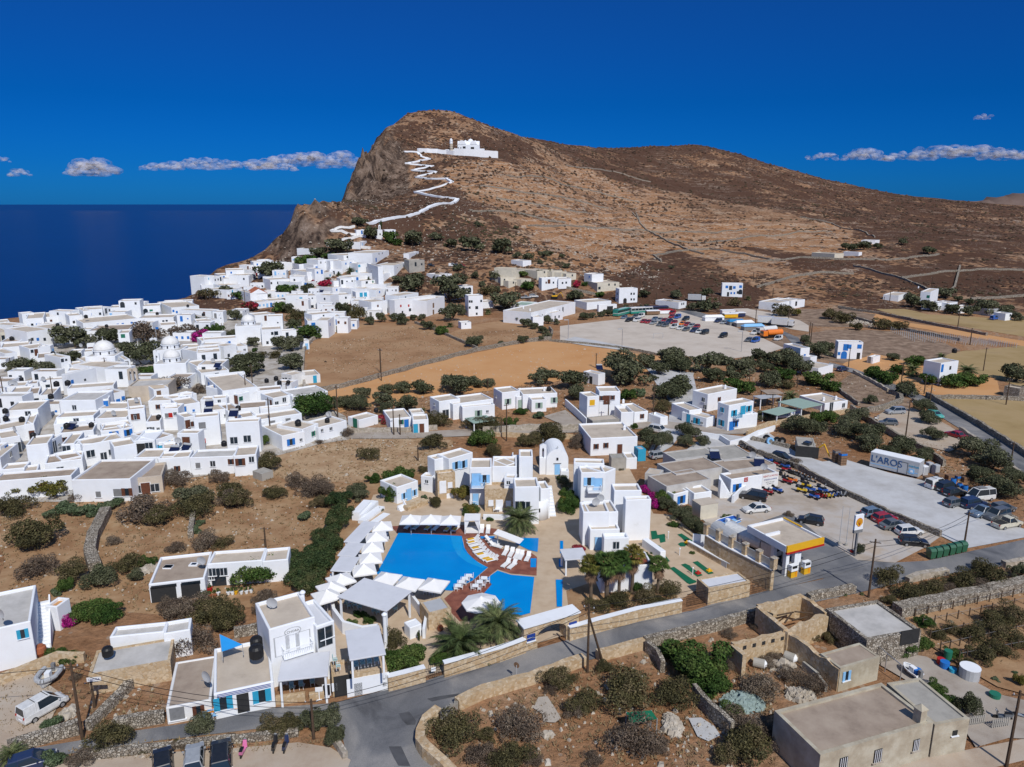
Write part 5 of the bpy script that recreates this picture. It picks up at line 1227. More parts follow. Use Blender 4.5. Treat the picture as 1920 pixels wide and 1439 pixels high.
for(x,y,t_,lab)in[(1045,618,'Chlea','white banner with pale blue script left of its twin'),(1148,598,'Mojito','white banner with dark blue script and a glass, right of its twin')]:
 g_=atz(*Z('B5',x,y+42),0);bn=empty('banner',(g_[0],g_[1],.5),math.radians(12),lab,'banner','banners on the restaurant wall')
 bf=MB().box((0,0,0),(3.4,.06,1.5)).build('panel','white',bn);tt=txt(t_,(0,-.05,.75),1.0,'blue' if x>1100 else 'tblue',bf,0);tt.rotation_euler=(math.pi/2,0,0)
 for s in(-1.75,1.75):MB().box((s,0,-.5),(.15,.15,2.1)).build('post','wallcap',bn)
a=Vector(atz(*Z('B6',380,1090),0)[:2]);b=Vector(atz(*Z('B6',820,1195),0)[:2]);e_=(b-a);Lt=e_.length;e_.normalize();n_=Vector((-e_.y,e_.x));az=math.atan2(e_.y,e_.x);c=(a+b)/2+n_*1.25
tr=empty('cargo_trailer',(c.x,c.y,0),az,'long white refrigerated trailer body with big blue lettering on the concrete yard','trailer')
tb=MB().box((0,0,.35),(Lt,2.5,2.75)).build('box_body','lgrey',tr,bevel=.05);MB().box((0,0,3.1),(Lt-.05,2.45,.06)).build('roof_panel','white',tr)
for s in(-Lt/2+1,Lt/2-1):MB().box((s,0,0),(.5,2.2,.35)).build('support','grey',tr)
t_=txt("L'AROS",(-Lt*.155,-1.30,1.95),1.7,'signblue',tb,0);t_.rotation_euler=(math.pi/2,0,0);t_.scale=(1.0,1.05,1)
t_=txt("\u03bcC market",(Lt*.34,-1.275,2.15),.6,'tblue',tb,0);t_.rotation_euler=(math.pi/2,0,0)
MB().box((0,-1.265,.95),(Lt-.3,.02,.1)).build('stripe','lblue',tb)
MB().box((Lt*.18,-1.27,.5),(1.5,.04,2.0)).build('side_door','lgrey',tb);MB().box((Lt*.36,-1.27,.75),(.9,.04,.9)).build('logo_square','lblue',tb);MB().box((Lt*.36,-1.3,1.0),(.4,.04,.4)).build('logo_centre','white',tb)
fr=MB()
for s in(Lt*.18-.78,Lt*.18+.78):fr.box((s,-1.28,.45),(.07,.05,2.1))
fr.box((Lt*.18,-1.28,2.5),(1.6,.05,.07));fr.build('door_frame','dark',tb)
a=Vector(atz(*Z('C5',1175,425),0)[:2]);b=Vector(atz(*Z('C5',1355,395),0)[:2]);e_=b-a;Lc=e_.length;e_.normalize();n_=Vector((-e_.y,e_.x));c=(a+b)/2+n_*1.2
cn=empty('container',(c.x,c.y,0),math.atan2(e_.y,e_.x),'cream shipping container below the rental office','container')
MB().box((0,0,.1),(Lc,2.4,2.4)).build('body','cream',cn,bevel=.03);MB().box((0,0,2.5),(Lc+.05,2.45,.06)).build('lid','cement',cn)
def domed_church(reg,c,zoff,r,L_,W_,az,label,body_h=None,belf=None,drum=1.2,wallm='white'):
 p=hit(*Z(reg,*c),zoff);g=p[2]-zoff;t=empty('church',(p[0],p[1],g),az,label,'church')
 MB().box((0,0,-.5),(L_,W_,zoff+.5)).build('body',wallm,t,bevel=.1)
 MB().box((0,0,zoff-.004),(L_-.8,W_-.8,.02)).build('roof','cementg',t)
 d=MB().lathe((0,0,zoff),[(r,0),(r,drum),(r*1.06,drum),(r*1.06,drum+.15),(r,drum+.18)],20).build('drum',wallm,t)
 for i in range(8):
  q=i*math.pi/4;MB().box((r*math.cos(q),r*math.sin(q),zoff+.35),(.12,.35,.7),q).build('drum_window','dark',d)
 dm=MB().lathe((0,0,zoff+drum+.18),[(r*.98*math.cos(k*math.pi/2/9),r*.92*math.sin(k*math.pi/2/9))for k in range(9)]+[(.12,r*.92),(.12,r*.92+.35),(.02,r*.92+.5)],24).build('dome','white2',t,smooth=True)
 zt=zoff+drum+r*.92+.6;MB().box((0,0,zt),(.08,.08,.8)).box((0,0,zt+.45),(.5,.08,.08)).build('cross','lgrey',dm)
 return t,g
def belfry(reg,c,w,h,k,az,label,zoff=4.0,m='white',loc=None):
 p=loc or hit(*Z(reg,*c),zoff);t=empty('bell_tower',(p[0],p[1],p[2]),az,label,'bell tower')
 mb=MB();n=k+1
 for i in range(n):mb.box((-w/2+w*i/k,0,-.3),(.45,.6,h+.3))
 mb.build('pier',m,t);ar=MB()
 for i in range(k):
  c0=-w/2+w*(i+.5)/k;r_=(w/k-.45)/2
  pts=[(c0+r_*math.cos(q*math.pi/8),h+r_*math.sin(q*math.pi/8)-r_*.2)for q in range(9)]
  tp=h+r_+.45;poly=[(c0+r_+.42,h-.02)]+[(c0+r_+.42,tp*.98),(c0,tp+.3),(c0-r_-.42,tp*.98),(c0-r_-.42,h-.02)]+pts[::-1]
  kk=len(poly);vs=[(x,-.28,z)for x,z in poly]+[(x,.28,z)for x,z in poly]
  ar.add(vs,[tuple(range(kk)),tuple(range(2*kk-1,kk-1,-1))]+[(i2,i2+kk,(i2+1)%kk+kk,(i2+1)%kk)for i2 in range(kk)])
 ar.build('arch',m,t)
 for i in range(k):
  c0=-w/2+w*(i+.5)/k;MB().lathe((c0,0,h-.5),[(.22,0),(.18,.15),(.12,.35),(.03,.45)],10).build('bell','dark',t)
 MB().box((0,0,h+.9),(.07,.07,.9)).box((0,0,h+1.4),(.4,.07,.07)).build('cross','lgrey',t)
 return t
domed_church('A1',(940,1268),5.4,2.9,8,7,.15,'large white domed church at the left among the town houses')
domed_church('A1',(1535,1215),5.2,2.6,8,7,.1,'white domed church with low drum among dark trees, beside the twin-arched belfry')
belfry('A1',(1388,1215),1.7,2.4,2,.1,'white twin-arched belfry beside the domed church in the trees')
domed_church('A1',(1548,1335),4.6,2.3,8.5,6,.2,'small white domed church with tan roof nearest the square')
belfry('A1',(1417,1345),.95,2.0,1,.1,'slim white single-arched belfry of the small domed church')
domed_church('A1',(1250,1245),3.6,1.3,4.5,4,.1,'tiny low dome showing between the trees')
domed_church('A2',(557,1002),6.0,2.4,9,7,.3,'big white domed church with vaulted sides near the tile-roofed house')
belfry('A2',(312,1000),.9,2.6,1,.4,'slim white bell tower left of the big domed church')
belfry('B1',(1200,292),2.0,1.9,2,.1,'old cream stone belfry with two arches on the grey-roofed church',m='cement',zoff=4.2)
belfry('A2',(1735,145),.8,1.8,1,.1,'small belfry of the chapel at the top of the town')
p=hit(*Z('A1',1412,1165),4);t=empty('flagpole',p,0,'flagpole beside the twin-arched belfry','flagpole');MB().tube((0,0,-4),(0,0,5.5),.06,n=6).build('shaft','lgrey',t);MB().box((.5,0,4.4),(1.0,.03,.7)).build('flag','blue',t)
p=hit(*Z('A2',650,800),0);t=empty('house',p,.45,'white gabled house with orange-red tiled roof','house');
MB().box((0,4,-1),(8,11,5.2)).build('wall','white',t);MB().add([(-4.2,-1.7,4.2),(4.2,-1.7,4.2),(4.2,9.8,4.2),(-4.2,9.8,4.2),(0,-1.7,6.6),(0,9.8,6.6)],[(0,4,5,3),(1,2,5,4),(0,1,4),(3,5,2),(0,3,2,1)]).build('roof','tile',t)
MB().add([(-4,-1.72,4.2),(4,-1.72,4.2),(0,-1.72,6.45)],[(0,1,2)]).build('gable','white',t)
g_=atz(*Z('B4',310,1160),0);ch=empty('chapel',g_,math.radians(4),'small white barrel-vaulted hotel chapel with blue door','chapel')
k=14;pr=[(-2.0,0),(2.0,0)]+[(2.0*math.cos(i*math.pi/k),3.0+2.0*math.sin(i*math.pi/k))for i in range(k+1)];kk=len(pr)
MB().add([(x,0,z)for x,z in pr]+[(x,6.5,z)for x,z in pr],[tuple(range(kk)),tuple(range(2*kk-1,kk-1,-1))]+[(i,i+kk,(i+1)%kk+kk,(i+1)%kk)for i in range(kk)]).build('nave','white',ch)
dd=MB().box((0,-.04,0),(.95,.08,2.1)).build('door','lblue',ch);MB().box((0,-.06,2.25),(1.4,.12,.12)).build('lintel','grey',dd);MB().box((0,-.05,2.9),(.35,.06,.5)).build('window','dark',ch)
MB().box((0,.1,5.0),(.08,.08,.6)).box((0,.1,5.3),(.4,.08,.08)).build('cross','lgrey',ch)
bw_=belfry('B4',(0,0),.8,1.6,1,math.radians(4),'tall narrow white bell wall joined to the hotel chapel',loc=(g_[0]-2.6,g_[1]+.5,3.4))
MB().box((0,0,-3.4),(1.25,.9,3.3)).build('wall_base','white',bw_)
polywall('terrace_wall',[(852,291),(870,292),(889,293.2),(910,295.5),(933,296.8)],6.5,1.5,'white','high white terrace wall carrying the hillside church',lump=0)
polywall('terrace_wall',[(784,285.5),(800,285.5),(820,286.5),(838,288.5),(852,291)],3.6,2.5,'white','lower white wall with dark niches left of the hillside church',lump=0)
g_=hit(878,290,0);hz=g_[2]+6;hc=empty('church',(g_[0],g_[1]+11,hz-3),0,'large white vaulted church high on the hillside above the zigzag path','church')
MB().box((0,0,-4),(22,13,11)).build('body','white',hc,bevel=.4)
def vault(x,y,r,L_,z,ax):
 k=12;pr=[(r*math.cos(i*math.pi/k),r*math.sin(i*math.pi/k))for i in range(k+1)];kk=len(pr)
 f=(lambda s,t,q:(x+s,y+t,z+q))if ax=='y' else(lambda s,t,q:(x+t,y+s,z+q))
 MB().add([f(s,-L_/2,q)for s,q in pr]+[f(s,L_/2,q)for s,q in pr],[tuple(range(kk)),tuple(range(2*kk-1,kk-1,-1))]+[(i,i+kk,i+1+kk,i+1)for i in range(kk-1)]).build('vault','white',hc)
vault(-6.5,0,3.8,13.4,7,'y');vault(0,0,3.6,22,7,'x');vault(5,0,3.4,13.4,7,'y')
for x,y,r,z in[(-3.2,-2.5,1.6,9.6),(1.8,0,2.9,9.8),(6.6,-2,1.5,9.4)]:MB().lathe((x,y,z),[(r,-2),(r,0)]+[(r*math.cos(i*math.pi/14),r*math.sin(i*math.pi/14))for i in range(1,7)]+[(.1,r*1.05),(.08,r*1.3)],16).build('dome','white',hc,smooth=False)
for x,w,h in[(-10.0,1.2,4),(-7.6,1.2,4),(-4.2,2.8,5),(.6,.7,1.6),(4.0,3.4,4.4)]:MB().box((x,-6.55,0),(w,.2,h)).build('archway','interior',hc)
MB().box((13,0,-4),(6,9,7)).build('side_wing','white',hc,bevel=.3);MB().box((-19,1,-3),(9,6,5.5)).build('cell_block','white',hc)
g2=(g_[0]-17.5,g_[1]+8,hz-4);bt=empty('bell_tower',g2,0,'slender striped bell tower beside the hillside church','bell tower')
for i in range(5):MB().lathe((0,0,i*2.2),[(1.7,0),(1.55,2.0),(1.8,2.02),(1.8,2.2)],12).build('stage','cement' if i in(1,2,3)else 'white',bt)
MB().lathe((0,0,11),[(1.5,0),(1.5,1.4),(1.2,2.1),(.6,2.6),(.1,3.2)],12).build('lantern','white',bt)
ZP=[(757,285),(782,286),(790,294),(806,298.5),(785,303),(762,307),(785,309.5),(811,312),(792,316),(773,320),(795,321.5),(819,323.5),(800,328),(780,333),(812,336),(838,335.5),(848,342.5),(826,350),(805,356),(778,361),(800,366),(830,371),(858,374.5),(835,382),(805,389),(786,400),(765,406),(735,410),(712,414.5),(690,420)]
polywall('footpath',ZP,.9,3.2,'white','white zigzag footpath climbing the hillside to the church','path',lump=0)
polywall('footpath',[(664,425),(645,427),(622,434),(650,438),(680,441),(655,448),(630,455),(612,461)],.8,2.4,'white2','lower white hairpin of the path above the crag','path',lump=0)
polywall('footpath',[(612,458),(640,459),(665,464),(695,467)],1.2,2.2,'white2','white path wall along the top houses','path',lump=0)
a=Vector(atz(*Z('D4',350,527),0)[:2]);b=Vector(atz(*Z('D4',783,395),0)[:2]);e_=b-a;Lg=e_.length;e_.normalize();n_=Vector((-e_.y,e_.x));az=math.atan2(e_.y,e_.x)
gt=empty('entrance_gate',(a.x,a.y,0),az,'arched stone entrance gate with white coping and two blue name plates','gate');hg_=3.0
x0,x1=Lg*.24,Lg*.77;xc=(x0+x1)/2;rr=(x1-x0)/2
prof=[(0,0),(x0,0),(x0,1.5)]+[(xc-rr*math.cos(i*math.pi/12),1.5+.95*math.sin(i*math.pi/12))for i in range(1,12)]+[(x1,1.5),(x1,0),(Lg,0),(Lg,hg_),(0,hg_)]
kk=len(prof);MB().add([(x,0,z)for x,z in prof]+[(x,1.5,z)for x,z in prof],[tuple(range(kk)),tuple(range(2*kk-1,kk-1,-1))]+[(i,i+kk,(i+1)%kk+kk,(i+1)%kk)for i in range(kk)]).build('arch_wall','stone',gt)
MB().box((Lg/2,.75,hg_+.003),(Lg+.3,1.9,.14)).build('coping','white',gt)
for x in(Lg*.12,Lg*.885):
 pl=MB().box((x,-.06,1.3),(1.0,.12,.75)).build('name_plate','dblue',gt);MB().box((x,-.08,1.12),(1.15,.16,.14)).build('ledge','white',pl);tt=txt('ANEMOMYLOS',(x,-.14,1.65),.17,'white',pl,0);tt.rotation_euler=(math.pi/2,0,0)
for s,x in((-1,x0+.05),(1,x1-.05)):
 mb=MB()
 for i in range(7):mb.tube((x-s*i*.17*.4,1.5+i*.17,0),(x-s*i*.17*.4,1.5+i*.17,1.7),.02,n=5)
 mb.tube((x,1.5,1.7),(x-s*.45,2.6,1.7),.03,n=5);mb.build('gate_leaf','black',gt)
def steps(reg,a,b,w,h,label,n=10,side=1,m='white'):
 """flight rising from ground point a to the spot under b"""
 p=Vector(atz(*Z(reg,*a),0)[:2]);q=Vector(atz(*Z(reg,*b),h)[:2]);d=q-p;L_=d.length;t=empty('stair',(p.x,p.y,0),math.atan2(d.y,d.x),label,'stair')
 for i in range(n):MB().box((L_*(i+.5)/n,0,0),(L_/n+.02,w,h*(i+1)/n)).build('step',m,t)
 ps=[(0,.0),(L_,0),(L_,h+.7),(0,.7)]
 MB().add([(x,-side*w/2,z)for x,z in ps]+[(x,-side*(w/2+.15),z)for x,z in ps],[(0,1,2,3),(7,6,5,4),(0,4,5,1),(1,5,6,2),(2,6,7,3),(3,7,4,0)]).build('parapet','white',t)
steps('D2',(1335,665),(1250,350),1.1,3.3,'long white outside stair beside the restaurant with the oval board',14)
steps('C4',(1030,390),(985,60),1.1,2.6,'curved white hotel stair right of the round tower',10,-1)
steps('B3',(1700,1150),(1770,985),1.2,6.3,'steep white stair between the highest hotel blocks',14)
steps('B5',(575,1360),(480,1200),1.1,3.2,'white stair rising to the roof of the rental office',10)
steps('C3',(870,330),(830,260),1.2,.9,'three white steps up to the vine-covered cottage',4)
steps('D1',(395,385),(390,-60),1.2,3.0,'white outside stair between the left-edge house and its annex',14)
for k,(a_,b_,h_)in enumerate([((400,395),(470,320),.3),((430,395),(540,300),.7),((470,430),(600,335),1.1),((530,470),(655,385),1.5)]):
 p=Vector(atz(*Z('C3',*a_),0)[:2]);q=Vector(atz(*Z('C3',*b_),0)[:2]);d=q-p;c=(p+q)/2
 tag(MB((c.x,c.y,0)).box((c.x,c.y,0),(d.length+2.2,1.25,1.7-h_),math.atan2(d.y,d.x)).build('broad_step','white',None,(c.x,c.y,0)),['highest','second','third','lowest'][k]+' of the four broad white steps above the pergola row','step','broad white steps')
g_=atz(*Z('C4',885,430),0);rt=empty('round_tower',g_,0,'round white tower room with planted top beside the big palm','tower')
MB().lathe((0,1.5,0),[(1.75,0),(1.7,3.2),(1.55,3.32),(1.45,3.2),(1.45,3.0)],24).build('wall','white',rt,smooth=True);MB().lathe((0,1.5,0),[(.01,2.95),(1.46,2.95)],24).build('soil','soil',rt);MB().box((0,-.22,1.6),(.45,.12,.6)).build('window','dark',rt)
def boxwall(reg,a,b,h,t,label,m='white',nm='low_wall'):
 p=Vector(atz(*Z(reg,*a),0)[:2]);q=Vector(atz(*Z(reg,*b),0)[:2]);d=q-p;c=(p+q)/2
 tag(MB((c.x,c.y,0)).box((c.x,c.y,0),(d.length,t,h),math.atan2(d.y,d.x)).build(nm,m,None,(c.x,c.y,0),bevel=.05),label,'wall')
boxwall('D2',(925,940),(1160,908),.95,.4,'low stone wall in front of the veranda, left part','stone')
boxwall('D2',(1190,905),(1310,885),.8,.4,'low stone wall in front of the veranda, right part','stone')
boxwall('C4',(310,420),(590,425),1.0,.3,'white patio wall in front of the stone-faced hotel annex')
boxwall('C3',(1225,205),(1385,195),1.0,.3,'white patio wall where the man in dark clothes stands')
boxwall('C3',(890,330),(1095,250),.9,1.2,'curved stone planter in front of the vine-covered cottage','stone')
boxwall('C5',(790,840),(600,700),1.4,.9,'white raised planter at the edge of the miniature golf','white')
boxwall('C5',(840,410),(1180,660),.5,.35,'low stone edging along the miniature golf','stone')
polywall('restaurant_wall',[(623,1098),(621,1130),(627,1165),(645,1190),(680,1200),(710,1196)],1.7,.4,'white','curving white wall round the pool restaurant terrace',lump=0)
polywall('pool_wall',[(770,1130),(800,1170),(795,1200)],1.4,.35,'white','white stepped wall between restaurant and garden',lump=0)
polywall('retaining_wall',[(1446,1109),(1350,1058),(1322,1040)],3.0,.6,'stone','tall stone retaining wall with niches beside the filling station','wall',lump=0,cap='white')
polywall('ramp_wall',[(1432,1098),(1350,1060),(1290,1026)],.9,.3,'stone','low stone parapet along the hotel garage ramp',lump=0,cap='white')
a=Vector(atz(1446,1109,0)[:2]);b=Vector(atz(1322,1040,0)[:2])
for i in range(6):
 q=a+(b-a)*(i/5);t=empty('stone_pillar',(q.x,q.y,3.12),math.atan2((b-a).y,(b-a).x),['nearest','second','third','fourth','fifth','farthest'][i]+' stone pillar on the wall beside the filling station','pillar','pillars on the retaining wall')
 MB().box((0,0,0),(.6,.7,1.5)).build('shaft','stone',t);MB().box((0,0,1.5),(.7,.8,.1)).build('cap','wallcap',t)
 if i<5:
  r=empty('railing',((a+(b-a)*((i+.5)/5)).x,(a+(b-a)*((i+.5)/5)).y,3.12),math.atan2((b-a).y,(b-a).x),['nearest','second','third','fourth','farthest'][i]+' grey railing panel between the stone pillars','railing','railing panels on the retaining wall');Ls=(b-a).length/5-.6
  MB().box((0,0,.1),(Ls,.03,1.0)).build('panel','metal',r);MB().box((0,0,1.1),(Ls,.08,.06)).build('rail','lgrey',r)
m,nt,b=newmat('pool');L=nt.links.new;P=N(nt,'ShaderNodeNewGeometry').outputs['Position'];n1_=N(nt,'ShaderNodeTexNoise',Scale=.25,Detail=3.0);L(P,n1_.inputs['Vector'])
r_=ramp(nt,[(.3,(.0,.21,.58)),(.7,(.0,.25,.64))]);L(n1_.outputs['Fac'],r_.inputs[0]);L(r_.outputs[0],b.inputs['Base Color']);b.inputs['Roughness'].default_value=.2;b.inputs['IOR'].default_value=1.33;b.inputs['Specular IOR Level'].default_value=.2
n2_=N(nt,'ShaderNodeTexNoise',Scale=2.5,Detail=3.0);L(P,n2_.inputs['Vector']);bp=N(nt,'ShaderNodeBump',Strength=.12,Distance=.05);L(n2_.outputs['Fac'],bp.inputs['Height']);L(bp.outputs[0],b.inputs['Normal']);MAT['pool']=m
mat('pool_light',(.005,.30,.66),.15,.03,1);mat('coping',(.55,.55,.52),.7,.05,1)
z_=SHEETZ[0]+.004
m,nt,b=newmat('deckboards');L=nt.links.new;P=N(nt,'ShaderNodeNewGeometry').outputs['Position'];mp=N(nt,'ShaderNodeMapping');mp.inputs['Rotation'].default_value=(0,0,.35);L(P,mp.inputs[0])
wv=N(nt,'ShaderNodeTexWave',Scale=2.2,Distortion=.6);wv.bands_direction='Y';L(mp.outputs[0],wv.inputs['Vector']);n3_=N(nt,'ShaderNodeTexNoise',Scale=1.0,Detail=5.0);L(P,n3_.inputs['Vector'])
ad=N(nt,'ShaderNodeMath',operation='MULTIPLY_ADD');L(wv.outputs['Fac'],ad.inputs[0]);ad.inputs[1].default_value=.25;L(n3_.outputs['Fac'],ad.inputs[2])
r_=ramp(nt,[(.35,(.11,.032,.02)),(.6,(.22,.07,.042)),(.85,(.30,.115,.07))]);L(ad.outputs[0],r_.inputs[0]);L(r_.outputs[0],b.inputs['Base Color']);b.inputs['Roughness'].default_value=.7;MAT['deckboards']=m
DECK=[(733,989),(800,986),(871,987),(931,994),(932,1004),(902,1010),(917,1012),(940,1032),(992,1036),(1007,1047),(1006,1082),(958,1078),(933,1070),(912,1087),(922,1099),(908,1115),(925,1140),(905,1165),(862,1168),(826,1131),(850,1111),(886,1092),(916,1067),(886,1050),(872,1032),(868,1012),(745,1003)]
sheet('wooden_deck',DECK,'deckboards',z=z_)
def pool(pts,label_,cop=True):
 W=[atz(u,v,0)[:2]for u,v in pts];sheet('pool_water',pts,'pool',z=z_+.05)
 if cop:
  c=MB((W[0][0],W[0][1],0));n=len(W)
  for i in range(n):
   a,b=Vector(W[i]),Vector(W[(i+1)%n]);d=b-a
   if d.length<.05:continue
   c.box((*((a+b)/2),0),(d.length+.3,.35+.003*i,.14+.003*(i%7)),math.atan2(d.y,d.x))
  o=c.build('pool_edge','coping',None,(W[0][0],W[0][1],0));tag(o,label_,'pool edge')
POOL=[(747,1002),(810,1005),(866,1008),(868,1018),(871,1030),(877,1040),(886,1049),(900,1060),(915,1067),(886,1092),(867,1101),(848,1111),(790,1106),(706,1079),(722,1050)]
pool(POOL,'pale stone rim of the large blue swimming pool')
pool([(933,1073),(958,1081),(980,1083),(1002,1085),(998,1120),(994,1153),(975,1158),(950,1160),(908,1115),(922,1099),(912,1088)],'pale stone rim of the second pool by the palms')
pool([(957,1011),(1010,1012),(1008,1038),(991,1034),(969,1023)],'pale rim of the small upper pool')
pool([(900,1008.5),(928,1008.5),(926,1013.5),(902,1013)],'rim of the thin strip of pool behind the loungers')
pool([(994.6,1050),(1006,1050),(1005,1067),(994.6,1067)],'rim of the tiny square plunge pool')
pool([(1050,1017),(1056,1017),(1056,1040.5),(1050,1040.5)],'rim of the upper narrow blue channel')
pool([(1048,1051.5),(1055,1052),(1055,1066),(1048,1066)],'rim of the middle narrow blue channel')
pool([(1042,1090),(1055,1090),(1054,1141),(1044,1141)],'rim of the lower narrow blue channel')
for k,pts in enumerate([[(836,1007),(842,1030),(852,1048),(872,1062),(900,1072),(912,1066),(888,1053),(868,1034),(864,1009)],[(845,1008),(850,1029),(859,1045),(877,1058),(905,1069),(912,1066),(888,1053),(868,1034),(864,1009)]]):sheet('pool_steps',pts,'pool_light' if k else 'pool',z=z_+.058+.004*k)
for k,(pts,lab)in enumerate([([(665,545),(722,540),(735,585),(810,573),(818,655),(765,668),(752,620),(675,633)],'zigzag green golf mat nearest the blank white hotel wall'),([(690,700),(720,685),(765,700),(785,760),(865,860),(830,865),(785,820),(745,745)],'long green golf mat passing behind the white planter'),([(940,580),(985,570),(1115,655),(1090,668),(1020,650),(985,615)],'upper right green golf mat with a rounded start'),([(945,680),(975,662),(1020,662),(1040,680),(1020,705),(975,705)],'round green golf mat beside the railing'),([(860,930),(905,918),(1100,1050),(1140,1065),(1135,1080),(1070,1100),(1040,1085)],'lower left straight green golf mat'),([(978,895),(1020,883),(1070,905),(1085,925),(1205,1005),(1150,1022),(1020,925)],'middle green golf mat with a rounded head'),([(1100,870),(1150,858),(1320,985),(1265,997)],'lower right green golf mat with a yellow obstacle')]):
 o=sheet('golf_mat',pts,'turf',reg='C5',z=z_+.02+.004*k);del o['kind'];tag(o,lab,'golf mat','miniature golf mats')
for x,y,m_,lab in[(1270,960,'yellow','yellow obstacle on the lower right golf mat'),(1155,985,'red','small red obstacle on the middle golf mat'),(1040,668,'yellow','small yellow obstacle by the railing')]:
 p=atz(*Z('C5',x,y),.05);t=empty('golf_obstacle',p,.5,lab,'golf obstacle');MB().box((0,0,0),(.7,.5,.35)).build('block',m_,t);MB().lathe((0,0,.35),[(.2,0),(.15,.2),(.03,.3)],8).build('top',m_,t)
for x,y,k in[(845,620,0),(963,795,1),(1098,1000,2)]:
 p=atz(*Z('C5',x,y),0);t=empty('garden_lamp',p,0,['white post lamp nearest the zigzag golf mat','white post lamp in the middle of the golf court','white post lamp between the lower golf mats'][k],'lamp');MB().tube((0,0,0),(0,0,1.1),.05,n=8).build('post','white',t);MB().lathe((0,0,1.1),[(.1,0),(.12,.15),(.03,.22)],10).build('head','white',t)
polywall('guard_rail',[(1291,1026),(1320,1042),(1362,1068)],.95,.06,'lgrey','white metal guard rail above the hotel garage ramp','railing',lump=0)
tag(MB(atz(1318,1030,0)).box((*atz(1318,1030,0)[:2],0),(3,.1,2.2),-.3).build('garage_door','white',None,atz(1318,1030,0)),'white garage door at the foot of the hotel ramp','door')
# ================================================================ PLANTS
def leafmat(name,cols,tr=.0):
 m,nt,b=newmat('leaf_'+name);L=nt.links.new
 tc=N(nt,'ShaderNodeTexCoord');n=N(nt,'ShaderNodeTexNoise',Scale=2.2,Detail=4.0);L(tc.outputs['Object'],n.inputs['Vector'])
 oi=N(nt,'ShaderNodeObjectInfo');ad=N(nt,'ShaderNodeMath',operation='MULTIPLY_ADD');L(oi.outputs['Random'],ad.inputs[0]);ad.inputs[1].default_value=.22;
 sb=N(nt,'ShaderNodeMath',operation='SUBTRACT');L(n.outputs['Fac'],sb.inputs[0]);sb.inputs[1].default_value=.11;L(sb.outputs[0],ad.inputs[2])
 k=len(cols);r=ramp(nt,[(.3+.4*i/(k-1),c)for i,c in enumerate(cols)]);L(ad.outputs[0],r.inputs[0]);g_=N(nt,'ShaderNodeNewGeometry');iv=N(nt,'ShaderNodeMapRange');iv.inputs[3].default_value=.45;iv.inputs[4].default_value=1.65;L(g_.outputs['Random Per Island'],iv.inputs[0]);hs=N(nt,'ShaderNodeHueSaturation');L(iv.outputs[0],hs.inputs['Value']);L(r.outputs[0],hs.inputs['Color']);L(hs.outputs[0],b.inputs['Base Color'])
 b.inputs['Roughness'].default_value=.75;b.inputs['Specular IOR Level'].default_value=.12;MAT['leaf_'+name]=m
leafmat('O',[(.046,.052,.026),(.078,.084,.045),(.12,.12,.072)]);leafmat('G',[(.022,.048,.010),(.045,.080,.018),(.085,.115,.03)])
leafmat('D',[(.075,.055,.040),(.13,.098,.072),(.17,.135,.098)]);leafmat('M',[(.045,.042,.020),(.085,.075,.032),(.13,.10,.055)])
leafmat('C',[(.022,.042,.016),(.045,.066,.024),(.085,.085,.036)]);leafmat('B',[(.16,.008,.09),(.38,.015,.20),(.10,.05,.05)]);leafmat('R',[(.20,.01,.03),(.32,.02,.05),(.06,.05,.02)])
leafmat('P',[(.045,.065,.022),(.085,.105,.04),(.15,.15,.07)]);leafmat('N',[(.05,.075,.035),(.085,.115,.06),(.13,.15,.085)]);leafmat('Y',[(.07,.075,.015),(.12,.11,.025),(.17,.12,.03)])
mat('bark',(.13,.095,.065),.95,.2,4);mat('barkp',(.17,.12,.08),.95,.25,6)
def crownmesh(seed,n,lobes,squash=.8,leaf=.085,outward=.7,low=.12,wild=.18):
 R=random.Random(seed);v=[];f=[]
 cs=[]
 for i in range(lobes):
  a=2*math.pi*i/lobes+R.uniform(-.6,.6);r_=R.uniform(.25,.78);cs.append((r_*math.cos(a),r_*math.sin(a),R.uniform(-.38,.42)*squash,R.uniform(.20,.44)))
 cs.append((R.uniform(-.25,.25),R.uniform(-.25,.25),.3*squash,.42));cs.append((R.uniform(-.2,.2),R.uniform(-.2,.2),-.05,.5))
 W=[c[3]**2 for c in cs]
 for i in range(n):
  c=R.choices(cs,W)[0]
  th=R.uniform(0,2*math.pi);ph=math.acos(R.uniform(-.75,1));rr=c[3]*(R.uniform(.55,1.0)**.5)*(1+R.gauss(0,wild)*.5)
  d=Vector((math.sin(ph)*math.cos(th),math.sin(ph)*math.sin(th),math.cos(ph)))
  p=Vector(c[:3])+Vector((d.x*rr,d.y*rr,d.z*rr*squash))
  if p.z<-.62*squash:continue
  nn=(d*outward+Vector((R.gauss(0,1),R.gauss(0,1),R.gauss(0,1)))*.5).normalized();a=nn.orthogonal().normalized();b=nn.cross(a);t=R.uniform(0,6.28)
  a,b=a*math.cos(t)+b*math.sin(t),b*math.cos(t)-a*math.sin(t);s=leaf*R.uniform(.6,1.4);k=len(v)
  v+=[p-a*s-b*s*.45,p+a*s*.2-b*s*.6,p+a*s+b*s*.1,p-a*s*.1+b*s*.6];f.append((k,k+1,k+2,k+3))
 zmin=-.62*squash
 return[(q.x,q.y,q.z-zmin+low)for q in v],f
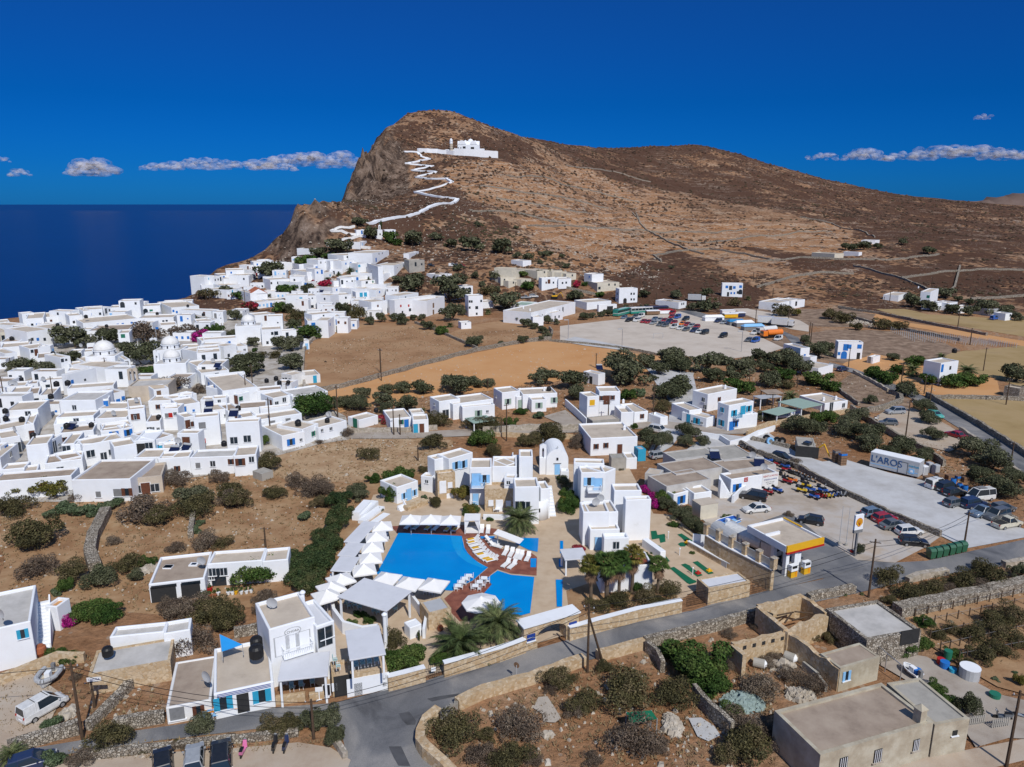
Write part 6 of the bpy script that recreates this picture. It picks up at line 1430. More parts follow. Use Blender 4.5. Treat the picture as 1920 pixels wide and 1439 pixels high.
def bush_proto(kind,seed,n=2000,lobes=5,squash=.8,leaf=.085,low=.1,nm='bush',trunk=True,outward=.7,wild=.18):
 def make():
  t=empty(nm,(0,0,0));v,f=crownmesh(seed,n,lobes,squash,leaf,outward,low,wild)
  mb=MB();mb.v=v;mb.f=f;mb.build('crown','leaf_'+kind,t)
  R=random.Random(seed);tb=MB();top=low+.62*squash
  for i in range(4):
   a=R.uniform(0,6.28);q=(.10*math.cos(a),.10*math.sin(a),low*.6);tb.tube((.03*math.cos(a),.03*math.sin(a),-.15),q,.055,.04,6);e=(.42*math.cos(a),.42*math.sin(a),top*R.uniform(.8,1.2));tb.tube(q,e,.04,.012,5)
  tb.build('trunk','bark',t);return t
 return make
def conemesh():pass
def frond(mb,az,el,L_,droop,w,seg=7,leaflets=True,base=(0,0,0)):
 ca,sa=math.cos(az),math.sin(az);pts=[];x=z=0;e=el
 for i in range(seg+1):
  pts.append((base[0]+x*ca,base[1]+x*sa,base[2]+z));x+=L_/seg*math.cos(e);z+=L_/seg*math.sin(e);e-=droop/seg
 sx,sy=-sa,ca
 for i in range(seg):
  p,q=Vector(pts[i]),Vector(pts[i+1]);ww=w*(1-(i/seg)**2.2)*(.35+.65*min(1,i/1.5))
  for s in(-1,1):
   for t in(0,.25,.5,.75):
    c0=p.lerp(q,t);d=(q-p)*.8;tip=c0+Vector((sx*s,sy*s,0))*ww+d*1.1+Vector((0,0,-.22*ww));up=(q-p)*.22
    mb.add([tuple(c0),tuple(c0+up),tuple(tip+up*.4),tuple(tip)],[(0,1,2,3)])
  mb.add([tuple(p-Vector((sx,sy,0))*w*.05),tuple(p+Vector((sx,sy,0))*w*.05),tuple(q+Vector((sx,sy,0))*w*.04),tuple(q-Vector((sx,sy,0))*w*.04)],[(0,1,2,3)])
def palm_proto(seed,h=.25,n=72,nm='date_palm'):
 def make():
  R=random.Random(seed);t=empty(nm,(0,0,0));mb=MB()
  for i in range(n):
   el=math.radians(R.choice([75,60,45,30,15,0,-10])+R.uniform(-8,8));frond(mb,2.4*i+R.uniform(-.2,.2),el,R.uniform(.85,1.1),R.uniform(.9,1.5)+(.3 if el>1 else 0),.17,base=(0,0,h+.05))
  mb.build('crown','leaf_P',t)
  tb=MB();
  for i in range(5):tb.lathe((0,0,0),[(.10+.012*(i%2),h*i/5-.05),(.085+.012*((i+1)%2),h*(i+1)/5)],9)
  tb.build('trunk','barkp',t);hb=MB().lathe((0,0,h-.04),[(.05,-.06),(.10,0),(.07,.08)],8).build('heart','terracotta',t);return t
 return make
def fanpalm_proto(seed):
 def make():
  R=random.Random(seed);t=empty('fan_palm',(0,0,0));mb=MB();H_=2.2
  def fan(mb,az,el,L_,r_,base):
   d=Vector((math.cos(az)*math.cos(el),math.sin(az)*math.cos(el),math.sin(el)));c=Vector(base)+d*L_;side=Vector((-math.sin(az),math.cos(az),0));
   mb.tube(base,tuple(c),.012,.008,4,False)
   for k in range(11):
    a=math.radians(-80+16*k);dd=(d*math.cos(a)+side*math.sin(a));tip=c+dd*r_*(1-.15*abs(a)/1.4)+Vector((0,0,-.3*r_));s2=side*.03+d*.0
    m1=c+dd*r_*.5;mb.add([tuple(c),tuple(m1+dd.cross(Vector((0,0,1)))*.035),tuple(tip),tuple(m1-dd.cross(Vector((0,0,1)))*.035)],[(0,1,2,3)])
  for i in range(52):fan(mb,2.4*i,math.radians(R.choice([80,60,40,20,5,-10])+R.uniform(-8,8)),R.uniform(.28,.4),.36,(0,0,H_))
  mb.build('crown','leaf_Y' if seed%2 else 'leaf_G',t)
  sk=MB()
  for i in range(40):fan(sk,2.4*i,math.radians(R.uniform(-80,-40)),R.uniform(.1,.22),.34,(0,0,H_-R.uniform(.05,.55)))
  sk.build('dead_fronds','wood',t)
  MB().lathe((0,0,0),[(.12,-.1),(.085,.3),(.075,1.6),(.08,2.15)],9).build('trunk','bark',t);return t
 return make
KINDN=dict(O='olive tree',G='green shrub',D='dry grey-brown bush',M='half-dry bush',C='tamarisk',K='cypress',P='date palm',F='fan palm',B='magenta bougainvillea',R='dark red bougainvillea',N='prickly pear clump',Y='yellow-green tree',E='eucalyptus')
NAMEN=dict(O='olive_tree',G='green_shrub',D='dry_bush',M='half_dry_bush',C='tamarisk',K='cypress',B='bougainvillea',R='red_bougainvillea',N='prickly_pear',Y='yellow_green_tree',E='eucalyptus')
CATN=dict(O='tree',G='shrub',D='bush',M='bush',C='tree',K='tree',P='palm',F='palm',B='shrub',R='shrub',N='cactus',Y='tree',E='tree')
PLANTS=[]
PR=random.Random(5)
def plant(kind,reg,x,y,rx,ry=None,scale=1.26):
 s=REG[reg][2];ry=ry or rx*.7;u,v=Z(reg,x,y);rp=rx/s;vp=v+ry/s*.80
 p=hit(u,vp,0);dep=p[1]*CP-(p[2]-CAMZ)*SP;r=rp*dep/F*scale
 el=math.atan2(CAMZ-p[2],p[1]);hp=ry/s*dep/F
 p=(p[0],p[1]+r*math.sin(max(el,0))*.35,0);p=(p[0],p[1],hgt(p[0],p[1])if p[1]>322 else 0.0)
 if kind=='F':
  u0,vb=Z(reg,x,y+ry);p=hit(u0,vb,0);dep=p[1]*CP-(p[2]-CAMZ)*SP;r=rp*dep/F;hh=ry/s*dep/F/math.cos(el)
  k=PR.randrange(3);o=put(('F',k),fanpalm_proto(k+3),p,PR.uniform(0,6.28),None,None,(r*1.75,r*1.75,hh/2.3))
 elif kind in 'P':
  k=PR.randrange(3);o=put(('P',k),palm_proto(k*7+1,[.25,.45,.6][k]),p,PR.uniform(0,6.28),None,None,(r*.8,)*3)
 elif kind=='K':
  o=put('K',bush_proto('C',91,1500,3,.9,.07,.02,nm='cypress'),p,0,None,None,(r,r,hp*1.5))
 else:
  kk='O' if kind=='E' else kind;near=p[1]<170;far=p[1]>330
  par=dict(O=(2700,9,.85,.062,.16),G=(2700,9,.8,.07,.05),D=(2000,10,.8,.05,.08),M=(2400,10,.82,.055,.08),C=(3300,10,.95,.065,.08),B=(2000,5,.75,.07,.05),R=(1600,5,.75,.08,.05),N=(1300,6,.7,.10,.02),Y=(2000,6,.7,.07,.3),E=(3600,8,1.0,.055,.35))[kind]
  k=PR.randrange(4 if kind in 'OGDMC' else 2)
  n_=par[0]if not near else int(par[0]*2.4);lf=par[3]if not near else par[3]*.62
  if far:n_=int(n_*.4);lf*=1.6
  o=put((kind,k,near,far),bush_proto(kk,hash((ord(kind),k))%1000+k,n_,par[1],par[2],lf,par[4],nm=NAMEN[kind]),p,PR.uniform(0,6.28),None,None,(r,r,max(.8*r,min(1.5*r,hp*1.35))))
 o['category']=CATN[kind];PLANTS.append(dict(o=o,kind=kind,p=p,r=r,uv=(u,v)));return o
def PL(reg,s):
 for it in s.replace('\n',' ').split(';'):
  it=it.strip()
  if not it:continue
  k,rest=it.split(' ',1)
  for q in rest.split():
   a=[float(t)for t in q.split(',')];plant(k,reg,*a)
PL('A1','O 680,1150,150,75 960,1130,110,60 1280,1290,150,90 1140,1210,80,60 1700,980,90,60 1640,1300,100,70 430,1410,90,50 150,1380,90,60 800,930,50,30; D 1310,1070,160,110 1640,1060,110,80; B 1800,1110,90,55; G 1890,1030,70,60; P 275,1340,85; M 1190,1280,60,50; R 520,1075,45,25')
PL('B1','G 1370,250,100,40 1360,440,60,40 420,500,40,60 1480,430,30,30; M 1100,280,90,50 1080,490,80,40; D 1560,330,110,80; O 560,180,120,40 1600,170,70,50; Y 440,1290,140,60; P 1150,230,40; B 150,485,60,22')
PL('A2','O 740,530,110,70 860,560,50,35 350,700,60,50 440,920,60,55 920,860,50,50 970,1000,70,50 1100,690,60,60 1190,370,70,40 1370,330,110,55 1560,85,60,40 1660,180,60,70 1740,545,40,35 1430,880,70,80 1650,970,45,45 1750,940,45,50 1870,940,40,45 600,1160,60,50 840,1170,80,70 950,1180,80,80 550,1350,130,90 380,1350,60,50 950,1350,110,70 1400,1020,40,40 420,1100,60,35 690,760,50,30; G 470,740,60,40 235,1050,75,60 855,845,70,60 900,710,80,30 1090,430,90,65 1280,390,50,30 1840,215,60,70 1890,260,50,40 1090,1075,105,65 610,1230,25,25; R 590,845,80,45 1240,650,60,22 1145,620,30,30 240,600,25,40 625,550,25,20; B 120,1105,90,50; M 1000,920,90,60 660,1280,60,40 790,1280,60,35 1540,890,70,100 200,740,80,40; P 1470,520,45 1270,595,35 1370,550,30 960,1010,60; K 1750,120,16,50 1330,1010,20,70 1640,600,10,30')
PL('B2','O 780,190,140,100 320,1390,150,60 1620,500,60,60; G 1370,540,170,110 935,840,45,60; M 965,1040,130,90 640,1330,150,100 1030,1310,90,70; D 75,1180,100,90 520,1170,80,80 1240,1190,90,100 1390,1270,130,90 350,380,60,60 180,1190,90,80 1435,860,35,22; B 300,150,30,40 595,375,25,18')
PL('A3','O 360,230,90,75 940,100,30,30 1285,130,25,20 900,310,100,40 1160,325,100,45 1290,380,40,35 1390,400,50,45 1540,380,50,30 1590,365,30,20 1690,390,25,25 220,600,50,40 300,610,40,35 400,610,50,35 350,670,110,35 630,590,25,30 710,620,60,30 910,560,40,35 980,640,35,30 1100,560,60,50 1110,690,40,35 1480,545,45,35 1580,535,30,30 1800,740,60,40 700,900,90,90 800,880,40,50 1200,800,120,90 1230,910,50,40 1300,950,60,45 1380,990,60,45 1450,1020,45,30 1535,1055,50,35 1565,1105,40,30 1505,1130,35,20 1340,1150,50,25 1150,1175,35,25 890,1160,70,50 945,1145,45,45 500,1020,60,35 265,960,60,55 1570,960,45,45 1650,980,30,30 430,940,35,35 360,940,35,30 570,230,60,25 700,290,60,25 1500,440,30,22 1730,480,35,22 760,500,50,25; M 820,580,35,20 1030,690,70,60; G 1330,555,45,20 1395,670,60,20 610,1050,60,50; R 1820,640,35,45 150,840,25,40; E 690,720,140,100 780,760,80,60; P 1030,890,40 690,1000,45')
PL('A4','O 1170,635,45,40 670,655,45,25 890,435,22,15 120,670,60,35 1160,760,70,35 1060,760,50,25 390,800,40,30 330,810,35,25 260,820,35,25 190,830,45,30 440,790,40,25 930,665,50,20 690,740,20,15 650,745,15,12 525,745,20,15 1250,745,40,25; G 320,650,35,25 200,565,22,22; R 130,560,30,35; P 1405,685,25 1505,680,30 1245,685,20 1200,680,20; M 880,730,40,18 1400,725,50,20 1800,810,80,20')
PL('B4','O 180,300,110,60 270,250,50,40 450,310,130,90 480,420,80,80 960,260,170,110 1100,150,100,60 1230,210,90,55 1350,120,130,70 1430,190,90,50 1400,350,130,90 1300,430,110,70 570,590,50,45 1110,790,90,70 1180,870,100,90 1260,820,70,60 390,1230,70,50 1175,285,40,30; E 860,190,140,120; G 940,430,70,60 690,585,55,50 1010,715,30,35 430,1370,100,85 1260,1350,70,80; M 1270,530,80,70 250,800,150,70 90,830,100,80 880,1100,30,25 150,1370,40,20; D 520,830,80,70; B 1110,1280,50,50 1180,1350,50,60; N 140,620,60,35 1060,420,60,25')
PL('B5','O 100,150,110,70 60,400,120,90 350,170,130,75 420,270,100,60 500,130,80,45 660,200,120,80 740,160,80,50 860,100,90,70 900,200,70,45 1000,130,100,60 1120,150,90,60 1200,200,100,70 940,310,110,70 870,630,70,50 1150,740,130,60 1330,740,110,70 1620,740,110,90 200,770,100,60 180,860,70,60 330,850,60,55 20,840,50,50 600,280,80,40; G 660,370,110,60 1060,270,90,40 1350,320,110,40 1480,370,80,40 1420,640,110,75; M 1090,350,70,40; P 1110,460,90; D 1165,1030,45,40')
PL('B3','O 250,500,80,60 350,530,100,60 390,420,75,55 600,390,70,50 740,380,80,50 590,480,90,70 580,560,60,50 770,530,100,50 920,370,95,70 1180,340,90,45 1250,390,130,45 1350,320,70,45 1420,340,50,40 1520,330,60,45 50,520,100,90 340,1300,90,60; M 440,960,90,70 1010,860,120,80 1080,690,100,35 990,650,60,50 1400,725,100,25 1560,725,100,25 1040,1390,55,60 1560,950,90,40 1850,850,90,60 930,1110,50,30; G 1440,830,120,80 1710,680,60,60 1805,590,50,30 700,1170,120,110 630,1320,80,100 480,1190,60,50 800,1150,60,40; Y 1280,1320,85,85; R 600,660,70,40; P 930,565,30; D 30,1270,80,80 240,790,60,25')
PL('C1','M 110,280,160,80 320,560,240,130 700,870,150,120 1210,810,130,100 1500,390,150,60; Y 500,120,140,60 110,120,120,60; N 620,270,100,70 760,290,100,70 900,280,90,60 1020,250,80,60 1100,230,80,40 460,330,70,40 540,1080,50,60; D 1400,330,220,100 370,840,170,120 1100,580,70,60 1690,640,90,70 1720,1260,120,100 740,160,80,50; O 940,950,150,120 1300,920,80,70; G 780,1270,130,95 1030,1280,130,95 900,1250,130,95 620,1020,70,80 1400,800,80,40; B 560,1350,90,80 650,1340,100,90 610,1300,80,60')
PL('C2','M 330,280,180,90 760,180,120,120 1100,130,90,60 1560,220,100,60 590,610,90,60 480,1280,170,110 640,1290,120,110; D 660,160,110,110 1490,90,130,90 420,590,130,110 1000,1130,110,60 300,1230,160,90 150,1240,120,80 60,1200,80,70; N 1380,340,80,60 350,480,60,50 290,150,90,40 380,420,50,30; C 1720,200,110,90 1680,430,120,90 1600,560,130,90 1560,700,140,90 1500,820,150,100 1350,890,150,110 1440,1000,140,90 1300,770,120,90 1740,320,100,80 1640,630,110,80; G 930,900,190,120 1090,850,150,110 420,1110,50,50')
PL('D1','G 520,420,90,70 640,450,80,50; M 960,1190,180,100 1580,1230,50,40 1300,1290,40,25; N 450,1080,100,60 480,1390,120,50; P 90,1370,150; D 720,1370,120,60 680,620,50,50 280,450,50,30')
PL('D2','D 150,170,130,90 250,430,160,120 800,160,60,100 200,1260,50,40 110,1270,40,35 340,1240,25,40 550,1220,50,30; M 420,200,150,110 520,260,130,130 900,1110,110,80 1040,1090,100,75; O 1200,1080,110,80 1320,1070,110,80 1390,1180,80,120 320,1140,110,45')
PL('D3','M 600,420,80,110 1060,1180,180,100; G 660,600,140,100 760,520,80,80 570,560,70,90 320,225,40,30 230,310,50,25 940,570,60,60 1040,590,60,30 400,280,50,18; P 1120,430,270 1420,330,230; D 1300,1330,130,100 1330,1160,50,40; K 790,400,14,60')
PL('D4','M 610,760,120,60 830,920,120,100 1170,830,200,150 50,1180,80,80 250,1390,150,90 1000,640,70,60 700,750,70,50; G 1480,520,80,60; D 310,1100,180,130 1250,1310,200,60 900,1400,80,40 740,980,90,60 430,1390,80,60 560,820,60,40 1420,1290,90,50')
PL('D5','G 250,600,220,150 110,560,100,80 380,780,150,110 540,1010,90,50; M 60,850,150,130 650,1310,200,100 1180,410,50,40 1290,400,50,45 1430,450,60,40 480,1350,120,80; D 760,800,150,90 1000,720,100,50 640,1120,150,110 820,1180,120,90 1200,820,110,50 870,570,60,40 720,320,50,35 500,380,60,40 530,640,60,40 820,620,70,35')
PL('D6','G 540,440,80,60 640,500,110,60 780,460,70,50 800,290,70,50 1000,530,60,50 860,820,80,50 940,900,80,60; M 1350,300,120,60 1500,260,120,60 1180,400,110,60 1400,380,110,55 1530,450,80,50 1250,560,110,60 1380,520,100,50 1130,620,70,40 1010,360,70,40 150,450,60,40 20,410,50,50 900,400,70,40; R 1050,920,40,35; O 1130,950,90,110; N 1500,690,25,20 1350,740,30,20; Y 1540,750,50,60')
PL('C7','M 350,1000,140,120 820,1130,140,90 1150,1060,150,120 1450,1000,170,140 600,1190,140,80 400,1250,80,60 1330,900,90,80; D 960,1120,90,80 1300,1120,120,80; O 1720,960,90,90 60,720,55,80')
PL('C6','G 95,400,60,40; P 1300,1190,28 1475,1185,24; D 720,360,50,30')
PL('B6','O 720,390,100,70 890,560,90,50 920,660,90,45 970,790,90,65 1320,940,150,80 1480,1050,160,80 1370,1160,110,90 1600,1280,150,100 1700,1180,100,70 190,720,120,70 350,800,130,70 400,890,120,70 680,910,120,70 870,1000,90,50 390,480,55,50 1700,260,120,70 600,105,50,25 1750,400,60,40 590,960,80,50 280,640,90,40; G 430,250,90,40 530,300,90,45 940,310,80,40 1150,340,100,30 1300,330,100,30 1390,300,45,30 820,150,80,30 640,210,60,35 1000,150,40,25; P 770,215,90 1100,270,75 1260,240,105 1030,90,50')
PL('A5','O 350,1060,90,60 240,970,40,40 420,1030,50,30 130,1100,80,50 1070,680,60,50 1160,710,50,25 1320,630,60,30 1500,680,35,25 1420,660,30,20 1620,740,90,45 1370,750,60,30 1500,760,60,35 1770,750,60,45 1870,800,50,30 560,268,40,18 610,272,40,18 700,265,50,18 800,260,35,18 1190,300,45,20 990,230,35,12 920,1110,40,25 1040,640,40,30 1210,735,60,20; M 440,790,70,30 530,820,70,30 640,880,50,20 850,880,70,15 950,885,60,14; Y 180,770,40,20')
PL('C4','P 690,440,215; G 1210,260,100,110 1160,130,70,50 170,335,90,45 380,400,45,30; Y 1140,230,60,80; D 880,185,70,35 950,20,50,25; R 1310,740,70,25')
PL('C5','F 205,870,160,420 470,780,120,410 735,880,110,310 40,890,130,390; G 330,960,60,150 560,920,70,120 300,720,90,40 620,690,35,25; M 850,1150,120,70 330,1290,140,50 620,1270,140,50 120,1330,110,50 770,1270,80,40; B 640,90,80,60 730,130,80,70 700,230,60,90; G 830,180,100,100; O 870,270,100,80 980,370,110,80 1090,450,110,80 1200,530,80,80; D 1000,300,60,40; N 320,290,35,25 400,440,35,30 540,520,35,20 400,390,30,30; G 690,760,30,20 1090,765,30,15 900,480,50,18')
PL('C5','F 330,850,120,430')
PL('C5','G 400,900,80,100 620,800,60,60 240,900,50,80 520,1120,60,80; D 560,1200,70,50 700,1220,60,40')
PL('B3','D 50,135,12,10')
PL('B4','G 350,1180,50,40; D 480,880,60,50')
PL('C3','N 620,310,40,30 1085,175,35,25 1050,100,35,20; Y 1560,330,90,45; G 395,1400,50,25; O 410,170,90,60; M 1200,230,60,75')
WILD=[[(0,905),(300,880),(470,860),(560,830),(640,800),(780,812),(860,830),(790,890),(700,900),(660,960),(600,1060),(540,1100),(480,1120),(300,1150),(100,1130),(0,1100)],[(800,1439),(830,1350),(1000,1290),(1210,1225),(1360,1190),(1440,1240),(1450,1330),(1530,1439)],[(1370,1190),(1480,1190),(1540,1290),(1450,1320)],[(1690,1170),(1920,1110),(1920,1300),(1800,1255)],[(1600,1130),(1920,1065),(1920,1100),(1690,1160)],[(560,755),(800,740),(1010,720),(1200,700),(1450,690),(1590,700),(1600,770),(1400,780),(1100,780),(760,800),(640,800)],[(1480,850),(1600,830),(1740,880),(1920,960),(1920,890),(1780,840),(1640,790),(1480,800)],[(840,625),(1020,615),(1000,640),(890,655)],[(0,1260),(230,1220),(330,1340),(0,1400)],[(150,1400),(560,1370),(640,1400),(300,1425),(100,1425)],[(1064,1110),(1180,1095),(1270,1130),(1080,1180)],[(1590,700),(1700,680),(1760,740),(1600,760)],[(0,960),(60,960),(60,1090),(0,1090)],[(570,655),(780,610),(890,655),(640,720)],[(560,745),(980,645),(1150,660),(1000,715)]]
def scatter(name,cnt,polys,fn,m,label):
 R=random.Random(len(name)+cnt);mb=MB();W=[]
 tot=0;areas=[]
 PW=[[atz(*q,0)[:2]for q in p]for p in polys]
 bb=[(min(q[0]for q in p),max(q[0]for q in p),min(q[1]for q in p),max(q[1]for q in p))for p in PW];ar=[(b[1]-b[0])*(b[3]-b[2])/(((b[2]+b[3])/2)**1.5)for b in bb];S_=sum(ar)
 for p,b,a in zip(PW,bb,ar):
  k=int(cnt*a/S_);xs=RS.uniform(b[0],b[1],k*2);ys=RS.uniform(b[2],b[3],k*2);ins=inpoly(xs,ys,p);den=fbm(xs/9,ys/9,3)
  for x,y,i,d in zip(xs,ys,ins,den):
   if i and d>R.uniform(-.7,.5):fn(mb,R,x,y,0.03)
 o=mb.build(name,m);o['kind']='stuff';return o
def tuft(mb,R,x,y,z):
 s=R.uniform(.12,.34)
 for i in range(5):
  a=R.uniform(0,6.28);l=s*R.uniform(.6,1.2);bx_,by_=x+math.cos(a)*s*.3,y+math.sin(a)*s*.3
  mb.add([(bx_-math.sin(a)*s*.3,by_+math.cos(a)*s*.3,z-.05),(bx_+math.sin(a)*s*.3,by_-math.cos(a)*s*.3,z-.05),(x+math.cos(a)*l,y+math.sin(a)*l,z+l*.9)],[(0,1,2)])
def stone(mb,R,x,y,z,s0=.16):
 s=s0*R.uniform(.4,1.6)*(1.8 if R.random()<.05 else 1);a=R.uniform(0,6.28);v=[]
 for k in range(4):v.append((x+s*math.cos(a+k*1.57)*R.uniform(.7,1.2),y+s*math.sin(a+k*1.57)*R.uniform(.7,1.2),z-.03))
 for k in range(4):v.append((x+s*.6*math.cos(a+k*1.57)*R.uniform(.5,1.2),y+s*.6*math.sin(a+k*1.57)*R.uniform(.5,1.2),z+s*R.uniform(.4,.8)))
 mb.add(v,[(0,1,5,4),(1,2,6,5),(2,3,7,6),(3,0,4,7),(4,5,6,7)])
mat('drygrass',(.20,.14,.075),.95,.3,.4,stops=[(.25,(.09,.065,.035)),(.45,(.19,.13,.07)),(.6,(.27,.20,.11)),(.75,(.12,.10,.045))],coord='World')
mat('fieldstone',(.42,.37,.30),.95,.2,.8,stops=[(.25,(.26,.21,.165)),(.5,(.42,.37,.30)),(.75,(.55,.50,.43))],coord='World')
scatter('dry_grass',30000,WILD[:-1],tuft,'drygrass','')
scatter('loose_stones',5500,WILD,stone,'fieldstone','')
def hillscrub():
 R=random.Random(3);mb=MB();n=26000
 xs=[];ys=[]
 Y=372*np.exp(RS.uniform(0,math.log(1400/372.),n));X=RS.uniform(-.42,.78,n)*Y
 cd=coastdist(X,Y);den=fbm(X/40,Y/40,4)
 U,V=proj(X,Y,np.full(n,20.))
 tan=inpoly(X,Y,[(40,420),(330,430),(450,650),(300,900),(60,760),(0,520)])
 for x,y,c,d,t in zip(X,Y,cd,den,tan):
  if c<3 or d<R.uniform(-.6,.5)+(.6 if t else-.05):continue
  z=hgt(x,y)
  if z<-5:continue
  s=R.uniform(.35,1.0)*(1+y/900.);h_=s*R.uniform(.6,1.1);a=R.uniform(0,1.5);v=[(x,y,z+h_)]
  for k in range(5):v.append((x+s*math.cos(a+k*1.257)*R.uniform(.7,1.2),y+s*math.sin(a+k*1.257)*R.uniform(.7,1.2),z+h_*.35*R.uniform(.4,1.2)))
  for k in range(5):v.append((x+s*.8*math.cos(a+k*1.257),y+s*.8*math.sin(a+k*1.257),z-.4))
  mb.add(v,[(0,1+k,1+(k+1)%5)for k in range(5)]+[(1+k,6+k,6+(k+1)%5,1+(k+1)%5)for k in range(5)])
 o=mb.build('hillside_scrub','scrubm');o['kind']='stuff'
mat('scrubm',(.075,.055,.035),1,.3,.02,stops=[(.3,(.045,.032,.024)),(.5,(.085,.055,.04)),(.7,(.062,.058,.03))],coord='World',spec=.05)
hillscrub()
def hillrocks():
 R=random.Random(8);mb=MB();n=9000
 Y=372*np.exp(RS.uniform(0,math.log(1000/372.),n));X=RS.uniform(-.36,.2,n)*Y;cd=coastdist(X,Y);den=fbm(X/30+5,Y/30,4)
 for x,y,c,d in zip(X,Y,cd,den):
  if c<1 or d<R.uniform(-.4,.7):continue
  stone(mb,R,x,y,hgt(x,y)+.05,.42)
 o=mb.build('hillside_rocks','fieldstone');o['kind']='stuff'
hillrocks()
def heap(reg,x,y,rx,ry,n,m,label,s0=.22,h=.6):
 c=atz(*Z(reg,x,y),0);e=atz(*Z(reg,x+rx,y),0);f_=atz(*Z(reg,x,y-ry),0);R=random.Random(int(x+y));a=abs(e[0]-c[0]);b=abs(f_[1]-c[1]);mb=MB(c)
 for i in range(n):
  t=R.uniform(0,6.28);q=R.uniform(0,1)**.6;stone(mb,R,c[0]+a*q*math.cos(t),c[1]+b*q*math.sin(t),h*(1-q*q)*R.uniform(.6,1),s0)
 tag(mb.build('rubble_heap',m,None,c),label,'rubble heap')
heap('D4',1530,1110,80,90,260,'fieldstone','heap of white field stones beside the green awning')
mat('bluestone',(.26,.33,.31),.9,.2,2);heap('D5',600,930,170,80,420,'bluestone','heap of bluish slate rubble below the big green shrub')
heap('D5',920,640,110,35,160,'fieldstone','low stone heap inside the open ruin');heap('D5',1060,870,120,60,200,'fieldstone','stone heap behind the ochre farmhouse')
heap('D4',540,1190,40,25,60,'fieldstone','small white stone heap on the dry ground',.18,.3);heap('D5',520,1160,60,50,110,'fieldstone','scattered stones at the foot of the diagonal wall')
heap('C1',1420,870,70,60,120,'fieldstone','stones tumbling down behind the double garage');heap('B5',1050,900,40,12,20,'fieldstone','few stones by the tractor tyres');heap('A5',640,840,90,30,120,'fieldstone','rock heap beside the orange ploughed strip',.5)
heap('D1',620,960,60,60,90,'fieldstone','stones beside the enclosure wall');heap('B2',900,1000,110,40,120,'fieldstone','stony bank below the small white houses')
# ================================================================ VEHICLES
def loft(secs,closed=True):
 """secs: list of rings (same count) along x"""
 n=len(secs[0]);vs=[p for s in secs for p in s];fs=[]
 for i in range(len(secs)-1):
  for j in range(n):fs.append((i*n+j,i*n+(j+1)%n,(i+1)*n+(j+1)%n,(i+1)*n+j))
 fs+=[tuple(range(n-1,-1,-1)),tuple((len(secs)-1)*n+j for j in range(n))]
 return vs,fs
PROF=dict(hatch=dict(L=3.9,W=1.68,H=1.46,belt=.90,hood=.86,g=[(.03,.92),(.10,1.40),(.55,1.46),(.74,.92)]),sedan=dict(L=4.4,W=1.72,H=1.42,belt=.88,hood=.84,g=[(.16,.90),(.28,1.38),(.56,1.42),(.73,.90)]),suv=dict(L=4.5,W=1.85,H=1.72,belt=1.05,hood=1.02,g=[(.02,1.07),(.07,1.66),(.58,1.72),(.74,1.07)]),van=dict(L=4.2,W=1.75,H=1.85,belt=1.05,hood=.98,g=[(.01,1.07),(.03,1.80),(.62,1.85),(.84,1.07)]),minibus=dict(L=4.7,W=1.85,H=2.1,belt=1.15,hood=1.0,g=[(.01,1.17),(.03,2.05),(.70,2.1),(.88,1.17)]),pickup=dict(L=4.9,W=1.75,H=1.65,belt=.98,hood=.98,g=[(.40,1.0),(.43,1.60),(.60,1.65),(.74,1.0)]))
